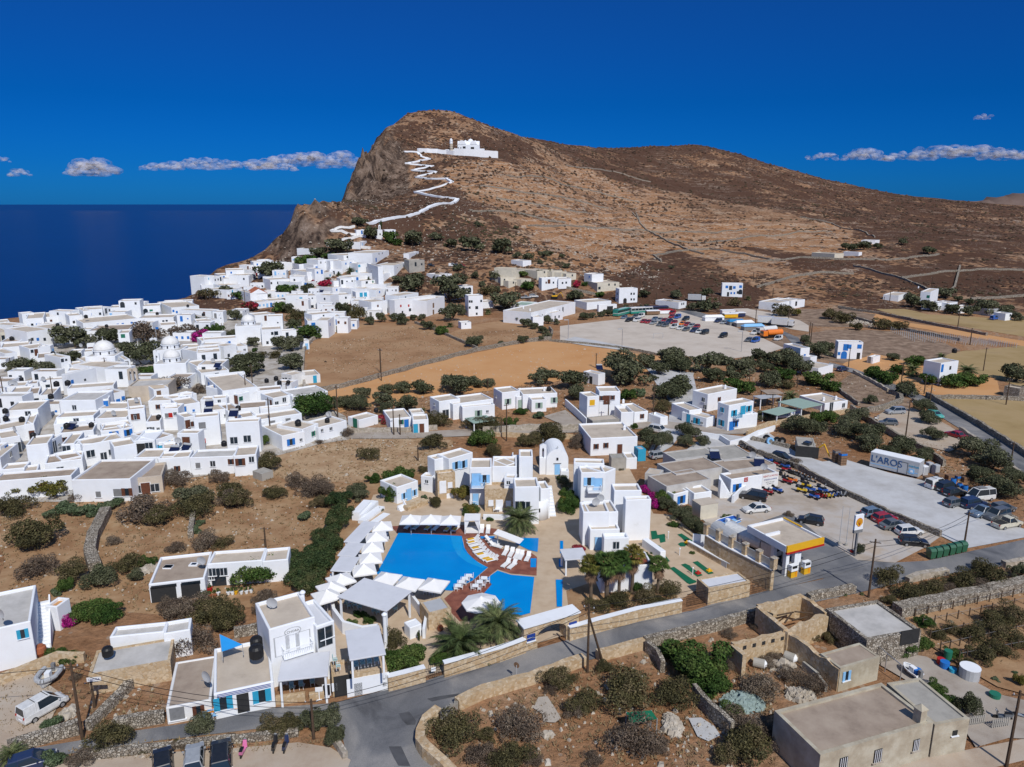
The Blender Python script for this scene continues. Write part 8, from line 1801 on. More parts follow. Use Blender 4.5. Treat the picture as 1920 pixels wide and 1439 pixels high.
def parasol_make(s=2.95,sides=4,h=2.55):
 def make():
  t=empty('parasol',(0,0,0));r=s/2*math.sqrt(2)if sides==4 else s/2;a0=math.pi/4 if sides==4 else 0;c=MB();vs=[(0,0,h+.75)]
  for i in range(sides):a=a0+2*math.pi*i/sides;vs.append((r*math.cos(a),r*math.sin(a),h))
  for i in range(sides):a=a0+2*math.pi*i/sides;vs.append((r*math.cos(a),r*math.sin(a),h-.18))
  c.add(vs,[(0,1+i,1+(i+1)%sides)for i in range(sides)]+[(1+i,1+sides+i,1+sides+(i+1)%sides,1+(i+1)%sides)for i in range(sides)]).build('canopy','canvas',t);MB().lathe((0,0,h+.6),[(.4,0),(.05,.25)],sides,a0,a0+2*math.pi).build('vent','canvas',t)
  MB().tube((0,0,0),(0,0,h+.7),.05,n=8).build('pole','lgrey',t);MB().box((0,0,0),(.8,.8,.1)).build('base','grey',t)
  for i in range(sides):a=a0+2*math.pi*i/sides;MB().tube((0,0,h+.68),(r*.97*math.cos(a),r*.97*math.sin(a),h-.02),.02,n=4).build('rib','lgrey',t)
  return t
 return make
GU='white square parasols round the pool'
for(r,x,y,az,lab)in[('C3',640,470,.25,'highest white parasol of the column beside the pergola row'),('C3',582,580,.25,'second white parasol from the top left of the pool'),('C3',540,690,.25,'third white parasol down the left side of the pool'),('C3',522,800,.25,'fourth white parasol down the left side of the pool'),('C3',455,915,.3,'fifth white parasol down the left side of the pool'),('C3',215,1020,.6,'white parasol beside the tamarisks at the end of the pergolas'),('C3',115,1105,.6,'white parasol half hidden by the tamarisks'),('C3',70,1185,.6,'lowest white parasol near the tamarisks'),('C3',690,1010,-.3,'first of the three white parasols at the lower pool edge'),('C3',925,1060,-.3,'second of the three white parasols at the lower pool edge'),('C3',1185,1075,-.3,'third of the three white parasols at the lower pool edge'),('C3',940,400,0,'left white parasol of the three behind the pool'),('C3',1150,400,0,'middle white parasol of the three behind the pool'),('C3',1355,405,0,'right white parasol of the three behind the pool')]:
 p=atz(*Z(r,x,y),2.8);put('parasol',parasol_make(),(p[0],p[1],.05),az,lab,GU)['category']='parasol'
p=atz(*Z('C4',288,1255),2.9);o=put('parasol8',parasol_make(4.6,8,2.6),(p[0],p[1],.05),0,'large eight-sided parasol on the wooden deck',None);o['label']='large eight-sided parasol on the wooden deck';o['category']='parasol'
def lounger_make(tow):
 def make():
  t=empty('sun_lounger',(0,0,0));MB().box((0,0,.28),(1.9,.62,.06)).build('frame','white',t);MB().box((-.25,0,.34),(1.35,.58,.07)).build('cushion','canvas',t)
  MB().add([(.42,-.3,.34),(.42,.3,.34),(1.0,.3,.85),(1.0,-.3,.85),(.48,-.3,.30),(.48,.3,.30),(1.06,.3,.8),(1.06,-.3,.8)],[(0,3,2,1),(4,5,6,7),(0,4,7,3),(1,2,6,5),(3,7,6,2)]).build('backrest','canvas',t)
  for x in(-.8,.75):
   for s in(-.26,.26):MB().box((x,s,0),(.06,.06,.28)).build('leg','white',t)
  if tow:MB().box((-.3,0,.415),(1.0,.5,.03)).build('towel',tow,t)
  return t
 return make
GL='sun loungers round the pool';LN=[]
def lounge(reg,x,y,az,tow=None,lab=None):
 p=atz(*Z(reg,x,y),0);o=put(('lounger',tow),lounger_make(tow),(p[0],p[1],.06),math.radians(az),lab,GL);o['category']='sun lounger';LN.append(dict(o=o,tow=tow,uv=Z(reg,x,y)))
for i,(x,y,tw)in enumerate([(200,640,'yellow'),(205,670,'yellow'),(225,700,None),(250,730,'yellow'),(270,765,None),(300,795,'yellow'),(330,820,None),(360,840,'yellow'),(395,855,'yellow')]):lounge('C4',x,y,28,tw)
for x,y in[(395,650),(420,680),(445,710)]:lounge('C4',x,y,150)
for x,y in[(540,775),(600,790),(655,810),(700,820),(770,835)]:lounge('C4',x,y,75)
for x,y in[(545,900),(610,915)]:lounge('C4',x,y,60)
for x,y in[(295,545),(360,550)]:lounge('C4',x,y,88)
for x,y,tw in[(915,505,None),(1000,510,'lgreen'),(1125,515,'yellow'),(1205,520,None),(1325,530,'yellow'),(1410,530,'yellow')]:lounge('C3',x,y,70,tw)
def chair_make(m,back='white'):
 def make():
  t=empty('chair',(0,0,0));MB().box((0,0,.42),(.46,.46,.06)).build('seat',m,t);MB().box((-.21,0,.48),(.05,.46,.48)).build('backrest',m,t)
  for x in(-.19,.19):
   for s in(-.19,.19):MB().box((x,s,0),(.04,.04,.42)).build('leg',back,t)
  for s in(-.22,.22):MB().box((.0,s,.62),(.42,.04,.03)).build('armrest',back,t)
  return t
 return make
def table_make(m,w=.8,round_=False):
 def make():
  t=empty('table',(0,0,0));(MB().lathe((0,0,.7),[(w/2,0),(w/2,.05)],16)if round_ else MB().box((0,0,.7),(w,w,.05))).build('tabletop',m,t);MB().tube((0,0,0),(0,0,.7),.04,n=6).build('pedestal','white',t);MB().box((0,0,0),(.45,.45,.03)).build('foot','white',t);return t
 return make
FU=[]
def chair(reg,x,y,az,m='white',z=.05,lab=None,grp='white chairs at the pool'):
 p=atz(*Z(reg,x,y),z);o=put(('chair',m),chair_make(m),(p[0],p[1],z),math.radians(az),lab,grp);o['category']='chair';FU.append(dict(o=o,n=({'white':'white','cloth_teal':'pale green','blue':'bright blue','lblue':'pale blue'}[m]+' chair'),uv=Z(reg,x,y),lab=lab))
def table(reg,x,y,m='white',z=.05,w=.8,rd=False,lab=None,grp='tables at the pool'):
 p=atz(*Z(reg,x,y),z);o=put(('table',m,w,rd),table_make(m,w,rd),(p[0],p[1],z),0,lab,grp);o['category']='table';FU.append(dict(o=o,n=({'white':'white','wood':'wooden','orange':'orange round'}[m]+' table'),uv=Z(reg,x,y),lab=lab))
for x,y in[(1420,1150),(1455,1110),(1490,1075),(1530,1045)]:
 table('C3',x+15,y,'white');chair('C3',x-10,y+8,0);chair('C3',x+45,y-8,180)
for x,y in[(200,1150),(245,1110),(290,1070)]:table('C4',x+30,y,'white');chair('C4',x,y,0);chair('C4',x+70,y+10,180)
for x,y in[(1090,1190),(1150,1200),(1240,1200),(960,1190),(640,600),(690,590),(650,640),(700,640),(660,680),(600,700)]:chair('C3',x,y,random.choice([0,90,180]))
for x,y in[(300,1340),(360,1330),(410,1350),(270,1310),(560,1390),(600,1400),(620,1350),(780,1370)]:chair('C3',x,y,random.choice([30,120,210]),'cloth_teal',.05,None,'pale green chairs on the restaurant terrace')
for x,y in[(330,1310),(380,1300),(590,1370)]:table('C3',x,y,'white')
for x,y in[(1050,830),(1125,815),(1215,790)]:chair('D2',x,y,-70,'cloth_teal',.05,None,'pale green chairs on the restaurant terrace');table('D2',x+10,y-30,'wood',.05,.7,False,None,'wooden tables under the veranda')
for x,y in[(290,655),(340,640),(395,630),(450,615)]:chair('D3',x,y,-70,'cloth_teal',2.75,None,'pale green chairs on the restaurant terrace')
for x,y in[(1395,610),(1420,660)]:chair('D2',x,y,20,'cloth_teal',2.85,None,'pale green chairs on the restaurant terrace')
for x,y in[(485,1030),(525,1025),(485,1000),(525,995)]:chair('D2',x,y,-75,'blue',.05,None,'bright blue chairs at the shop door')
for x,y in[(400,1060),(445,1050),(365,1075)]:chair('D2',x,y,-75,'lblue',.05,None,'pale blue chairs by the shop')
for x,y in[(395,1040),(440,1030),(565,1010),(608,1005)]:table('D2',x,y,'orange',.05,.85,True,None,'orange folding tables by the shop')
table('C4',215,260);chair('C4',185,260,0);chair('C4',245,262,180);table('C4',460,345);chair('C4',430,340,0)
p=atz(*Z('C4',195,575),0);t=empty('canopy_daybed',(p[0],p[1]+1.1,.05),0,'white four-post canopy daybed between pool and loungers','daybed')
for x in(-1,1):
 for y in(-1,1):MB().box((x*1.05,y*1.05,0),(.12,.12,2.3)).build('post','white',t)
MB().box((0,0,2.3),(2.4,2.4,.12)).build('roof','canvas',t);MB().box((0,0,.2),(1.9,1.9,.3)).build('mattress','canvas',t)
for x in(-1,1):MB().add([(x*1.05,-1.05,2.3),(x*.35,-1.05,2.3),(x*1.02,-1.05,.6),(x*1.05,1.05,2.3),(x*1.0,1.05,.6)],[(0,1,2),(0,2,4,3)]).build('curtain','canvas',t)
p=atz(*Z('C4',560,720),0);t=empty('cantilever_shade',(p[0],p[1],.05),-.4,'leaning white shade sail frame over the small upper pool','shade');MB().tube((-1.5,0,0),(-1.5,0,2.6),.07,n=6).build('mast','white',t);MB().add([(-1.8,-.8,2.4),(2.2,-.8,1.6),(2.2,.8,1.6),(-1.8,.8,2.4),(-1.8,-.8,2.32),(2.2,-.8,1.52),(2.2,.8,1.52),(-1.8,.8,2.32)],[(0,1,2,3),(7,6,5,4),(0,4,5,1),(2,6,7,3)]).build('sail','canvas',t)
def bin_make():
 t=empty('waste_bin',(0,0,0));MB().add([(-.6,-.5,.15),(.6,-.5,.15),(.6,.5,.15),(-.6,.5,.15),(-.7,-.6,1.15),(.7,-.6,1.15),(.7,.6,1.15),(-.7,.6,1.15)],[(3,2,1,0),(0,1,5,4),(1,2,6,5),(2,3,7,6),(3,0,4,7),(4,5,6,7)]).build('body','car_bin',t)
 MB().add([(-.72,-.62,1.15),(.72,-.62,1.15),(.72,.62,1.15),(-.72,.62,1.15),(-.7,-.3,1.42),(.7,-.3,1.42),(.7,.4,1.42),(-.7,.4,1.42)],[(0,1,5,4),(1,2,6,5),(2,3,7,6),(3,0,4,7),(4,5,6,7)]).build('lid','car_bin',t)
 for x in(-.5,.5):
  for y in(-.4,.4):MB().tube((x,y-.04,.08),(x,y+.04,.08),.08,n=8).build('wheel','black',t)
 return t
paint('bin',(.02,.11,.05),.5)
for k,(x,y)in enumerate([(800,818),(865,808),(930,793),(1000,778),(1063,762),(1125,748)]):
 p=atz(*Z('C7',x,y),0);put('bin',bin_make,(p[0],p[1],.05),.2,['first green bin from the left of the roadside row','second green bin of the roadside row','third green bin of the roadside row','fourth green bin of the roadside row','fifth green bin of the roadside row','last green bin of the row, beside the pole'][k],'green waste bins by the road',(.62,.9,1.1))['category']='waste bin'
def crates(reg,x,y,n,label,m='wood'):
 p=atz(*Z(reg,x,y),0)
 for i in range(n):
  t=empty('crate',(p[0],p[1],i*.5),.2,label+(', topmost' if i==n-1 else ', '+['lowest','second from below','third from below','fourth from below','fifth from below'][i]),'crate','stacked wooden crates');MB().box((0,0,.05),(1.2,1.0,.4)).build('box','wood' if i<n-1 else m,t);MB().box((0,0,.46),(1.25,1.05,.03)).build('top_slats','wood',t)
crates('B5',1520,1045,5,'wooden crate in the left tall stack by the concrete garage','grey');crates('B5',1575,1070,5,'wooden crate in the right tall stack by the concrete garage','blue');crates('B6',905,1215,2,'wooden crate beside the end of the lettered trailer');crates('B6',1010,1190,2,'wooden crate in the row left of the white van');crates('B6',1100,1200,2,'wooden crate in the row behind the white van');crates('B6',1180,1205,2,'wooden crate in the row behind the dark cars','blue');crates('B6',1240,1215,2,'wooden crate at the right end of the crate row')
for x,y,m_,lab in[(870,1160,'white','white fridge cabinet at the end of the lettered trailer'),(915,1130,'lgrey','grey fridge cabinet behind the white one'),(975,1150,'lgrey','pale round-topped vat beside the fridge cabinets')]:
 p=atz(*Z('B6',x,y),0);t=empty('cabinet',(p[0],p[1],0),.3,lab,'cabinet');MB().box((0,0,0),(1.0,.9,1.9)).build('body',m_,t,bevel=.04);MB().box((0,-.47,.1),(.85,.04,1.65)).build('door','lgrey',t)
for x,y,m_,lab in[(1135,1245,'blue','blue barrel behind the dark cars'),(1190,1290,'blue','blue barrel left of the minibus'),(1240,1310,'blue','blue barrel beside the minibus bonnet')]:
 p=atz(*Z('B6',x,y),0);t=empty('barrel',(p[0],p[1],0),0,lab,'barrel','blue barrels');MB().lathe((0,0,0),[(.4,0),(.45,.3),(.45,.9),(.4,1.2)],12).build('drum',m_,t);MB().lathe((0,0,1.2),[(.3,0),(.3,.05)],12).build('lid','dark',t)
for k,(x,y)in enumerate([(895,855),(990,875),(1037,880),(930,880)]):
 p=atz(*Z('B5',x,y),0);t=empty('tractor_tyre',(p[0],p[1],.75),.1,['leftmost','third','rightmost','second'][k]+' big tyre leaning on the stone bank','tyre','tractor tyres');mb=MB();
 mb.add([(r_*math.cos(a*math.pi/8),y_,r_*math.sin(a*math.pi/8))for(r_,y_)in((.75,-.2),(.75,.2),(.4,.2),(.4,-.2))for a in range(16)],[(j*16+i,j*16+(i+1)%16,((j+1)%4)*16+(i+1)%16,((j+1)%4)*16+i)for j in range(4)for i in range(16)]);mb.build('tread','black' if k!=3 else 'lblue',t);MB().tube((0,-.05,0),(0,.05,0),.38,n=12).build('hub','grey',t)
pts=[atz(*Z('D2',*q),h)for q,h in(((475,380),5.2),((655,462),4.4),((492,518),4.2))];o=MB(pts[0]).add([tuple(p)for p in pts]+[(p[0],p[1],p[2]-.03)for p in pts],[(0,1,2),(5,4,3),(0,3,4,1),(1,4,5,2),(2,5,3,0)]).build('shade_sail','sky',None,pts[0]);tag(o,'bright blue triangular shade sail above the shop roof','shade sail')
for k,p in enumerate(pts):tag(MB((p[0],p[1],3.2)).tube((p[0],p[1],3.2),tuple(p),.04,n=6).build('sail_post','lgrey',None,(p[0],p[1],3.2)),['left rear post of the blue sail','right post of the blue sail','front post of the blue sail'][k],'post')
a=[atz(*Z('D4',*q),h)for q,h in(((1165,1000),1.9),((1365,985),1.9),((1410,1050),1.6),((1200,1090),1.6))];c=((a[0][0]+a[2][0])/2,(a[0][1]+a[2][1])/2,0);t=empty('awning_shelter',c,0,'dark green awning shelter on thin posts in the dry field','shelter')
MB(c).add([tuple(p)for p in a]+[(p[0],p[1],p[2]-.08)for p in a],[(0,1,2,3),(7,6,5,4),(0,4,5,1),(1,5,6,2),(2,6,7,3),(3,7,4,0)]).build('awning','turf',t)
for p in a:MB(c).tube((p[0],p[1],0),tuple(p),.04,n=6).build('post','lgrey',t)
p=atz(*Z('D3',960,1095),0);q=atz(*Z('D3',1098,1010),0);d=Vector(q)-Vector(p);t=empty('timber_gate',p,math.atan2(d.y,d.x),'weathered timber field gate at the road bend','gate');L_=d.length
for i in range(13):MB().box((L_*(i+.5)/13,0,0),(.1,.05,1.5+.1*math.sin(i*2.))).build('slat','concrete',t)
MB().box((L_/2,.05,.35),(L_,.06,.1)).box((L_/2,.05,1.1),(L_,.06,.1)).build('rail','concrete',t)
for i in(0.5,.75):MB().tube((L_*i,0,1.1),(L_*i+.4,-1.3,0),.04,n=5).build('prop','wood',t)
p=atz(*Z('D4',290,770),0);t=empty('road_sign',p,2.6,'small round road sign on a thin post by the pale wall','road sign');MB().tube((0,0,0),(0,0,2.1),.04,n=6).build('post','lgrey',t);MB().tube((0,-.04,2.1),(0,0,2.1),.32,n=16).build('disc','wood',t)
for r,x,y,w,h,z,lab in[('D2',1270,900,.7,.5,.9,'white menu stand outside the veranda'),('D2',1330,880,.8,1.3,.15,'framed black menu board outside the veranda')]:
 p=atz(*Z(r,x,y),0);t=empty('menu_board',p,.15,lab,'menu board');MB().box((0,0,z),(w,.06,h)).build('frame','white',t);MB().box((0,-.035,z+.08),(w-.14,.02,h-.16)).build('panel','white' if z>.5 else 'dark',t);MB().box((0,0,0),(.08,.08,z)).box((0,0,0),(.5,.35,.05)).build('stand','white',t)
p=atz(*Z('D1',865,680),0);t=empty('direction_sign',(atz(*Z('D1',855,900),0)[0]+.4,atz(*Z('D1',855,900),0)[1]-.1,3.0),.15,'small white street sign with blue lettering on the short pole','sign');bb=MB().box((0,0,0),(1.3,.05,.45)).build('plate','white2',t);tt=txt('CHORA',(0,-.03,.22),.3,'dblue',bb,0);tt.rotation_euler=(math.pi/2,0,0)
for h_ in HOUSES:
 if h_['label']and h_['label'].startswith('stone garage block'):
  wallfeat(h_,'D3',[('garage_door',385,800,4.2,2.0,'white'),('notice_board',305,825,.8,1.4,'dark'),('niche',515,720,.4,.5,'interior'),('niche',515,775,.4,.5,'interior')])
 if h_['label']and h_['label'].startswith('small stone gateway'):
  wallfeat(h_,'D3',[('archway',190,800,1.9,2.3,'interior'),('notice_board',115,800,.5,.9,'white')])
 if h_['label']and h_['label'].startswith('white shop with'):
  wallfeat(h_,'D2',[('doorway',662,925,1.1,2.0,'interior')])
  o0=h_['root'].location;e=h_['e1'];az=math.atan2(e.y,e.x);nn=-h_['n']
  for z in(2.35,2.5,2.65):c=h_['A']+e*h_['L1']/2+nn*.02;MB(o0).box((c.x,c.y,z),(h_['L1']-.6,.03,.05),az).build('painted_line','dblue',h_['root'])
 if h_['label']and h_['label'].startswith('white double garage'):
  wallfeat(h_,'C1',[('garage_opening',1580,1110,2.9,2.1,'interior')]);wallfeat(h_,'C2',[('garage_opening',300,1080,2.2,2.1,'interior')]);wallfeat(h_,'C1',[('transom',1580,1025,2.9,.4,'glass')]);wallfeat(h_,'C2',[('transom',298,993,2.2,.4,'glass')])
  for x,y in((80,845),(328,820)):p=atz(*Z('C2',x,y),h_['zr']);o0=h_['root'].location;w_=MB(o0).box((p[0],p[1],h_['zr']),(1.1,.9,.15)).build('skylight','white',h_['root']);MB(o0).box((p[0],p[1],h_['zr']+.15),(.6,.5,.03)).build('pane','glass',w_)
  p=atz(*Z('C1',1622,843),h_['zr']);w_=MB(o0).box((p[0],p[1],h_['zr']),(1.1,.9,.15)).build('skylight','white',h_['root']);MB(o0).box((p[0],p[1],h_['zr']+.15),(.6,.5,.03)).build('pane','glass',w_)
 if h_['label']and h_['label'].startswith('open concrete garage'):
  wallfeat(h_,'B5',[('doorway',1262,955,4.2,2.3,'interior')])
 if h_['label']and h_['label'].startswith('stone barn'):
  wallfeat(h_,'D6',[('doorway',660,400,2.4,1.7,'interior')])
for k,(x,y,m_)in enumerate([(485,1140,'terracotta'),(530,1135,'terracotta'),(565,1115,'white'),(660,1110,'white'),(700,1110,'white'),(733,1105,'yellow'),(785,1105,'white'),(835,1100,'white'),(880,1090,'white'),(480,1085,'red')]):
 p=atz(*Z('C2',x,y),0);t=empty('flowerpot',(p[0],p[1],.05),0,{'terracotta':'terracotta','white':'white','yellow':'yellow','red':'large red'}[m_]+' flowerpot on the cottage terrace, '+['leftmost','second','third','fourth','fifth','sixth','seventh','eighth','rightmost','behind the rest'][k]+(' from the left' if 0<k<8 else ''),'flowerpot','flowerpots on the cottage terrace')
 s=1.6 if m_=='red' else 1;MB().lathe((0,0,0),[(.16*s,0),(.24*s,.35*s),(.26*s,.4*s)],12).build('pot',m_,t);mb=MB();v,f=crownmesh(k,90,3,.9,.18);mb.add([(a*.35,b*.35,c*.5+.35*s)for a,b,c in v],f);mb.build('plant','leaf_G',t)
for r,x,y,m_,lab,s in[('D1',375,425,'terracotta','big terracotta jar beside the white outside stair',1.6),('D3',860,310,'terracotta','terracotta jar by the pool bar',1.2),('D3',960,345,'terracotta','small terracotta jar under the first big palm',.9)]:
 p=atz(*Z(r,x,y+15),0);t=empty('clay_jar',p,0,lab,'jar');MB().lathe((0,0,0),[(.15*s,0),(.4*s,.4*s),(.35*s,.75*s),(.18*s,.85*s)],14).build('body',m_,t,smooth=False);MB().lathe((0,0,.85*s),[(.22*s,0),(.22*s,.05)],14).build('rim',m_,t)
for x,y,m_,lab,r_,h_ in[(1130,730,'lgrey','round grey cistern tank at the edge of the vineyard soil',.95,1.3),(935,655,'blue','blue barrel in the farmyard',.45,.8),(905,625,'red','red barrel in the farmyard',.4,.7),(1000,690,'tblue','turquoise tub in the farmyard',.35,.5),(960,580,'green','green water butt by the vines',.4,1.0),(712,730,'blue','blue plastic drum beside the upturned boat',.4,1.0),(1335,890,'green','green tub by the grey bush',.5,.5)]:
 p=atz(*Z('D6',x,y),0);t=empty('barrel',(p[0],p[1],.03),0,lab,'barrel');MB().lathe((0,0,0),[(r_,0),(r_*1.03,h_)],18).build('drum',m_,t);MB().lathe((0,0,h_-.1),[(r_*.98,0),(r_*1.04,.1),(r_*1.04,.14)],18).build('rim',m_ if m_!='lgrey' else 'white',t)
boat('D6',(735,760),(610,665),1.2,.6,'small white upturned skiff in the farmyard','white','grey','skiff',.2)
for k,(a_,b_)in enumerate([((370,440),(600,630)),((725,590),(740,660))][:1]):
 pa=atz(*Z('D6',*a_),2.2);pb=atz(*Z('D6',*b_),2.2);t=empty('vine_pergola',(pa[0],pa[1],0),0,'metal vine pergola frame in front of the slab-roofed barn','pergola');o_=t.location.copy();MB(o_).tube(pa,pb,.05,n=6).build('rail','metal',t)
 for q in(pa,pb,tuple((Vector(pa)+Vector(pb))/2)):MB(o_).tube((q[0],q[1],0),q,.05,n=6).build('post','metal',t)
for x,y in[(1185,1110),(1380,1130)]:
 p=atz(*Z('D6',x,y),0);t=empty('slatted_gate',p,.2,'left half of the farmyard gate' if x<1300 else 'right half of the farmyard gate','gate','farmyard gate halves')
 for i in range(9):MB().box((i*.22-.9,0,0),(.12,.04,1.1)).build('slat','concrete',t)
 MB().box((0,.04,.3),(2,.05,.08)).box((0,.04,.85),(2,.05,.08)).build('rail','concrete',t)
for k in range(8):
 a=(735+k*20,1+0)
def vrow(reg,a,b,n,label,grp,h=1.3):
 p=Vector(hit(*Z(reg,*a),0));q=Vector(hit(*Z(reg,*b),0));t=empty('vine_row',p,0,label,'vine row',grp)
 for i in range(n):
  c=p.lerp(q,i/(n-1))-p;MB().box((c.x,c.y,-.2),(.1,.1,h+.2)).build('post','lgrey' if reg=='A5' else 'polew',t)
 MB().tube((0,0,h*.8),tuple((q-p)+Vector((0,0,h*.8))),.02,n=4).build('wire','grey',t)
ordn=['first','second','third','fourth','fifth','sixth','seventh','eighth','ninth','tenth','eleventh','twelfth']
for k in range(11):vrow('A5',(900+k*75,905+k*9),(1080+k*78,985+k*5),13,ordn[k]+' row of pale stakes from the left in the far vineyard','staked rows of the far vineyard',1.8)
for k,(a_,b_)in enumerate([((700,250),(1571,75)),((760,330),(1571,150)),((820,430),(1571,250)),((900,520),(1571,370)),((1050,600),(1571,500))]):vrow('D6',a_,b_,10,ordn[k]+' vine row below the white stone wall','vine rows of the near vineyard')
for r,a_,b_,h_,m_,lab in[('C5',(1035,1315),(1255,1270),1.6,'black','black metal gate at the hotel road entrance beside the reception'),('D3',(868,735),(970,712),1.6,'black','small dark garden gate with white notice in the hotel wall'),('C6',(330,1195),(500,1160),2.0,'black','dark mesh gate at the foot of the garage ramp')]:
 p=Vector(atz(*Z(r,*a_),0));q=Vector(atz(*Z(r,*b_),0));d=q-p;t=empty('metal_gate',p,math.atan2(d.y,d.x),lab,'gate');L_=d.length;k=int(L_/.18)
 mb=MB()
 for i in range(k+1):mb.box((L_*i/k,0,0),(.03,.03,h_))
 mb.build('bars',m_,t);MB().box((L_/2,0,0),(L_,.05,.05)).box((L_/2,0,h_),(L_,.05,.05)).box((L_/2,0,h_/2),(L_,.04,.04)).build('frame',m_,t)
 if r=='D3':MB().box((L_*.35,-.05,.8),(.5,.03,.45)).build('notice','white',t)
p=hit(*Z('A4',785,1005),0);t=empty('goal_frame',p,.2,'small goal frame standing on the gravel pitch','goal');MB().tube((-1.8,0,0),(-1.8,0,2),.07,n=6).tube((1.8,0,0),(1.8,0,2),.07,n=6).build('post','lgrey',t);MB().tube((-1.8,0,2),(1.8,0,2),.07,n=6).build('crossbar','lgrey',t)
for x,y,l in[(495,1090,'left floodlight post of the gravel pitch'),(65,1005,'floodlight post at the pitch corner'),(1450,1110,'thin post pair at the far end of the pitch')]:
 p=hit(*Z('A4',x,y),0);t=empty('floodlight',p,0,l,'floodlight');MB().tube((0,0,0),(0,0,7),.1,n=6).build('mast','metal',t);MB().box((-.8,0,6.8),(1.6,.3,.3)).build('lamp','lgrey',t)
def person(loc,az,label,top,legs,scale=1.0,pose='stand'):
 t=empty('person',loc,az,label,'person');
 J=dict(p=(0,0,.92),w=(0,0,1.08),c=(0,0,1.32),n=(0,0,1.47),h=(0,.01,1.56),t=(0,.015,1.72),ls=(-.19,0,1.40),le=(-.24,.03,1.13),lw=(-.20,.14,.92),lh=(-.18,.2,.86),rs=(.19,0,1.40),re=(.25,.03,1.13),rw=(.22,.14,.92),rh=(.2,.2,.86),lp=(-.10,0,.88),lk=(-.12,.03,.49),la=(-.13,0,.09),lf=(-.14,.16,.03),rp=(.10,0,.88),rk=(.12,.03,.49),ra=(.13,0,.09),rf=(.14,.16,.03))
 E=[('p','w'),('w','c'),('c','n'),('n','h'),('h','t'),('c','ls'),('ls','le'),('le','lw'),('lw','lh'),('c','rs'),('rs','re'),('re','rw'),('rw','rh'),('p','lp'),('lp','lk'),('lk','la'),('la','lf'),('p','rp'),('rp','rk'),('rk','ra'),('ra','rf')]
 Rd=dict(p=.15,w=.14,c=.16,n=.06,h=.09,t=.085,ls=.07,le=.05,lw=.035,lh=.04,rs=.07,re=.05,rw=.035,rh=.04,lp=.1,lk=.065,la=.045,lf=.04,rp=.1,rk=.065,ra=.045,rf=.04)
 def skinned(nm,keys,edges,m,extra=0,par=t,root=None):
  ks=list(keys);me=bpy.data.meshes.new(nm);me.from_pydata([J[k]for k in ks],[(ks.index(a),ks.index(b))for a,b in edges],[]);o=bpy.data.objects.new(nm,me);COL.objects.link(o);o.parent=par
  md=o.modifiers.new('skin','SKIN');sv=me.skin_vertices[0].data
  for i,k in enumerate(ks):r=Rd[k]+extra;sv[i].radius=(r,r*.8);sv[i].use_root=(k==(root or ks[0]))
  o.modifiers.new('sub','SUBSURF').levels=1;o.modifiers['sub'].render_levels=2;me.materials.append(MAT[m]);return o
 body=skinned('body',J.keys(),E,'skin',root='p')
 skinned('shirt',['p','w','c','ls','le','rs','re'],[('p','w'),('w','c'),('c','ls'),('ls','le'),('c','rs'),('rs','re')],top,.018);skinned('trousers',['p','lp','lk','la','rp','rk','ra'],[('p','lp'),('lp','lk'),('lk','la'),('p','rp'),('rp','rk'),('rk','ra')],legs,.018)
 MB().lathe((0,.0,1.66),[(.098,-.02),(.095,.05),(.06,.10),(.01,.12)],12).build('hair','dark',t);t.scale=(scale,)*3
 hd=MB()
 for s in(-1,1):
  for i in range(5):hd.tube((s*(.19+.0),.2,.86-i*.0),(s*(.17+.012*i),.25,.80+.008*i),.009,.007,5)
 hd.build('fingers','skin',body)
 return t
mat('skin',(.42,.24,.16),.6,.05,3);mat('darkred',(.15,.02,.03),.8,.1,3);mat('navyc',(.02,.025,.05),.8,.1,3)
p=atz(*Z('C3',1275,165),0);person((p[0],p[1],.05),math.pi*.9,'person in dark clothes standing on the hotel patio by the stone annex','darkred','navyc',1.05)
m,nt,b=newmat('cloud');L=nt.links.new;tc=N(nt,'ShaderNodeTexCoord');n_=N(nt,'ShaderNodeTexNoise',Scale=.0035,Detail=8.0,Roughness=.6);L(N(nt,'ShaderNodeNewGeometry').outputs['Position'],n_.inputs['Vector'])
mr=N(nt,'ShaderNodeMapRange');mr.inputs[1].default_value=.40;mr.inputs[2].default_value=.68;mr.inputs[3].default_value=0;mr.inputs[4].default_value=.34;L(n_.outputs['Fac'],mr.inputs[0]);L(mr.outputs[0],b.inputs['Alpha'])
b.inputs['Base Color'].default_value=(.72,.70,.74,1);b.inputs['Roughness'].default_value=1;b.inputs['Specular IOR Level'].default_value=0;MAT['cloud']=m
def cloud(u0,u1,v0,v1,n,label,D=30000.,seed=0):
 R=random.Random(seed);c=aty((u0+u1)/2,(v0+v1)/2,D);mb=MB(c);n=int(n*2.6)
 for i in range(n):
  f=(i+.5)/n;u=u0+(u1-u0)*f+R.uniform(-6,6);env=math.sin(math.pi*f)**.5;v=v1-(v1-v0)*env*R.uniform(.15,.8);q=aty(u,v,D+R.uniform(-600,600));rr=(v1-v0)/F*D*R.uniform(.14,.36)*(.5+.5*env);rx=rr*R.uniform(1.2,2.2)
  mb.lathe((q[0],q[1],q[2]),[(max(.01,math.sin(math.pi*k/8)),-math.cos(math.pi*k/8))for k in range(9)],14);k0=len(mb.v)-9*14
  for j in range(k0,len(mb.v)):
   x,y,z=mb.v[j];cx,cy,cz=q[0]-c[0],q[1]-c[1],q[2]-c[2];x,y,z=x-cx,y-cy,z-cz;w_=1+.25*mnoise.noise((x*2+i,y*2,z*2));mb.v[j]=(cx+x*rx*w_,cy+y*rx*w_,cz+(z*rr*w_ if z>0 else z*rr*.5*w_))
 o=mb.build('cloud','cloud',None,c,smooth=True);tag(o,label,'cloud')
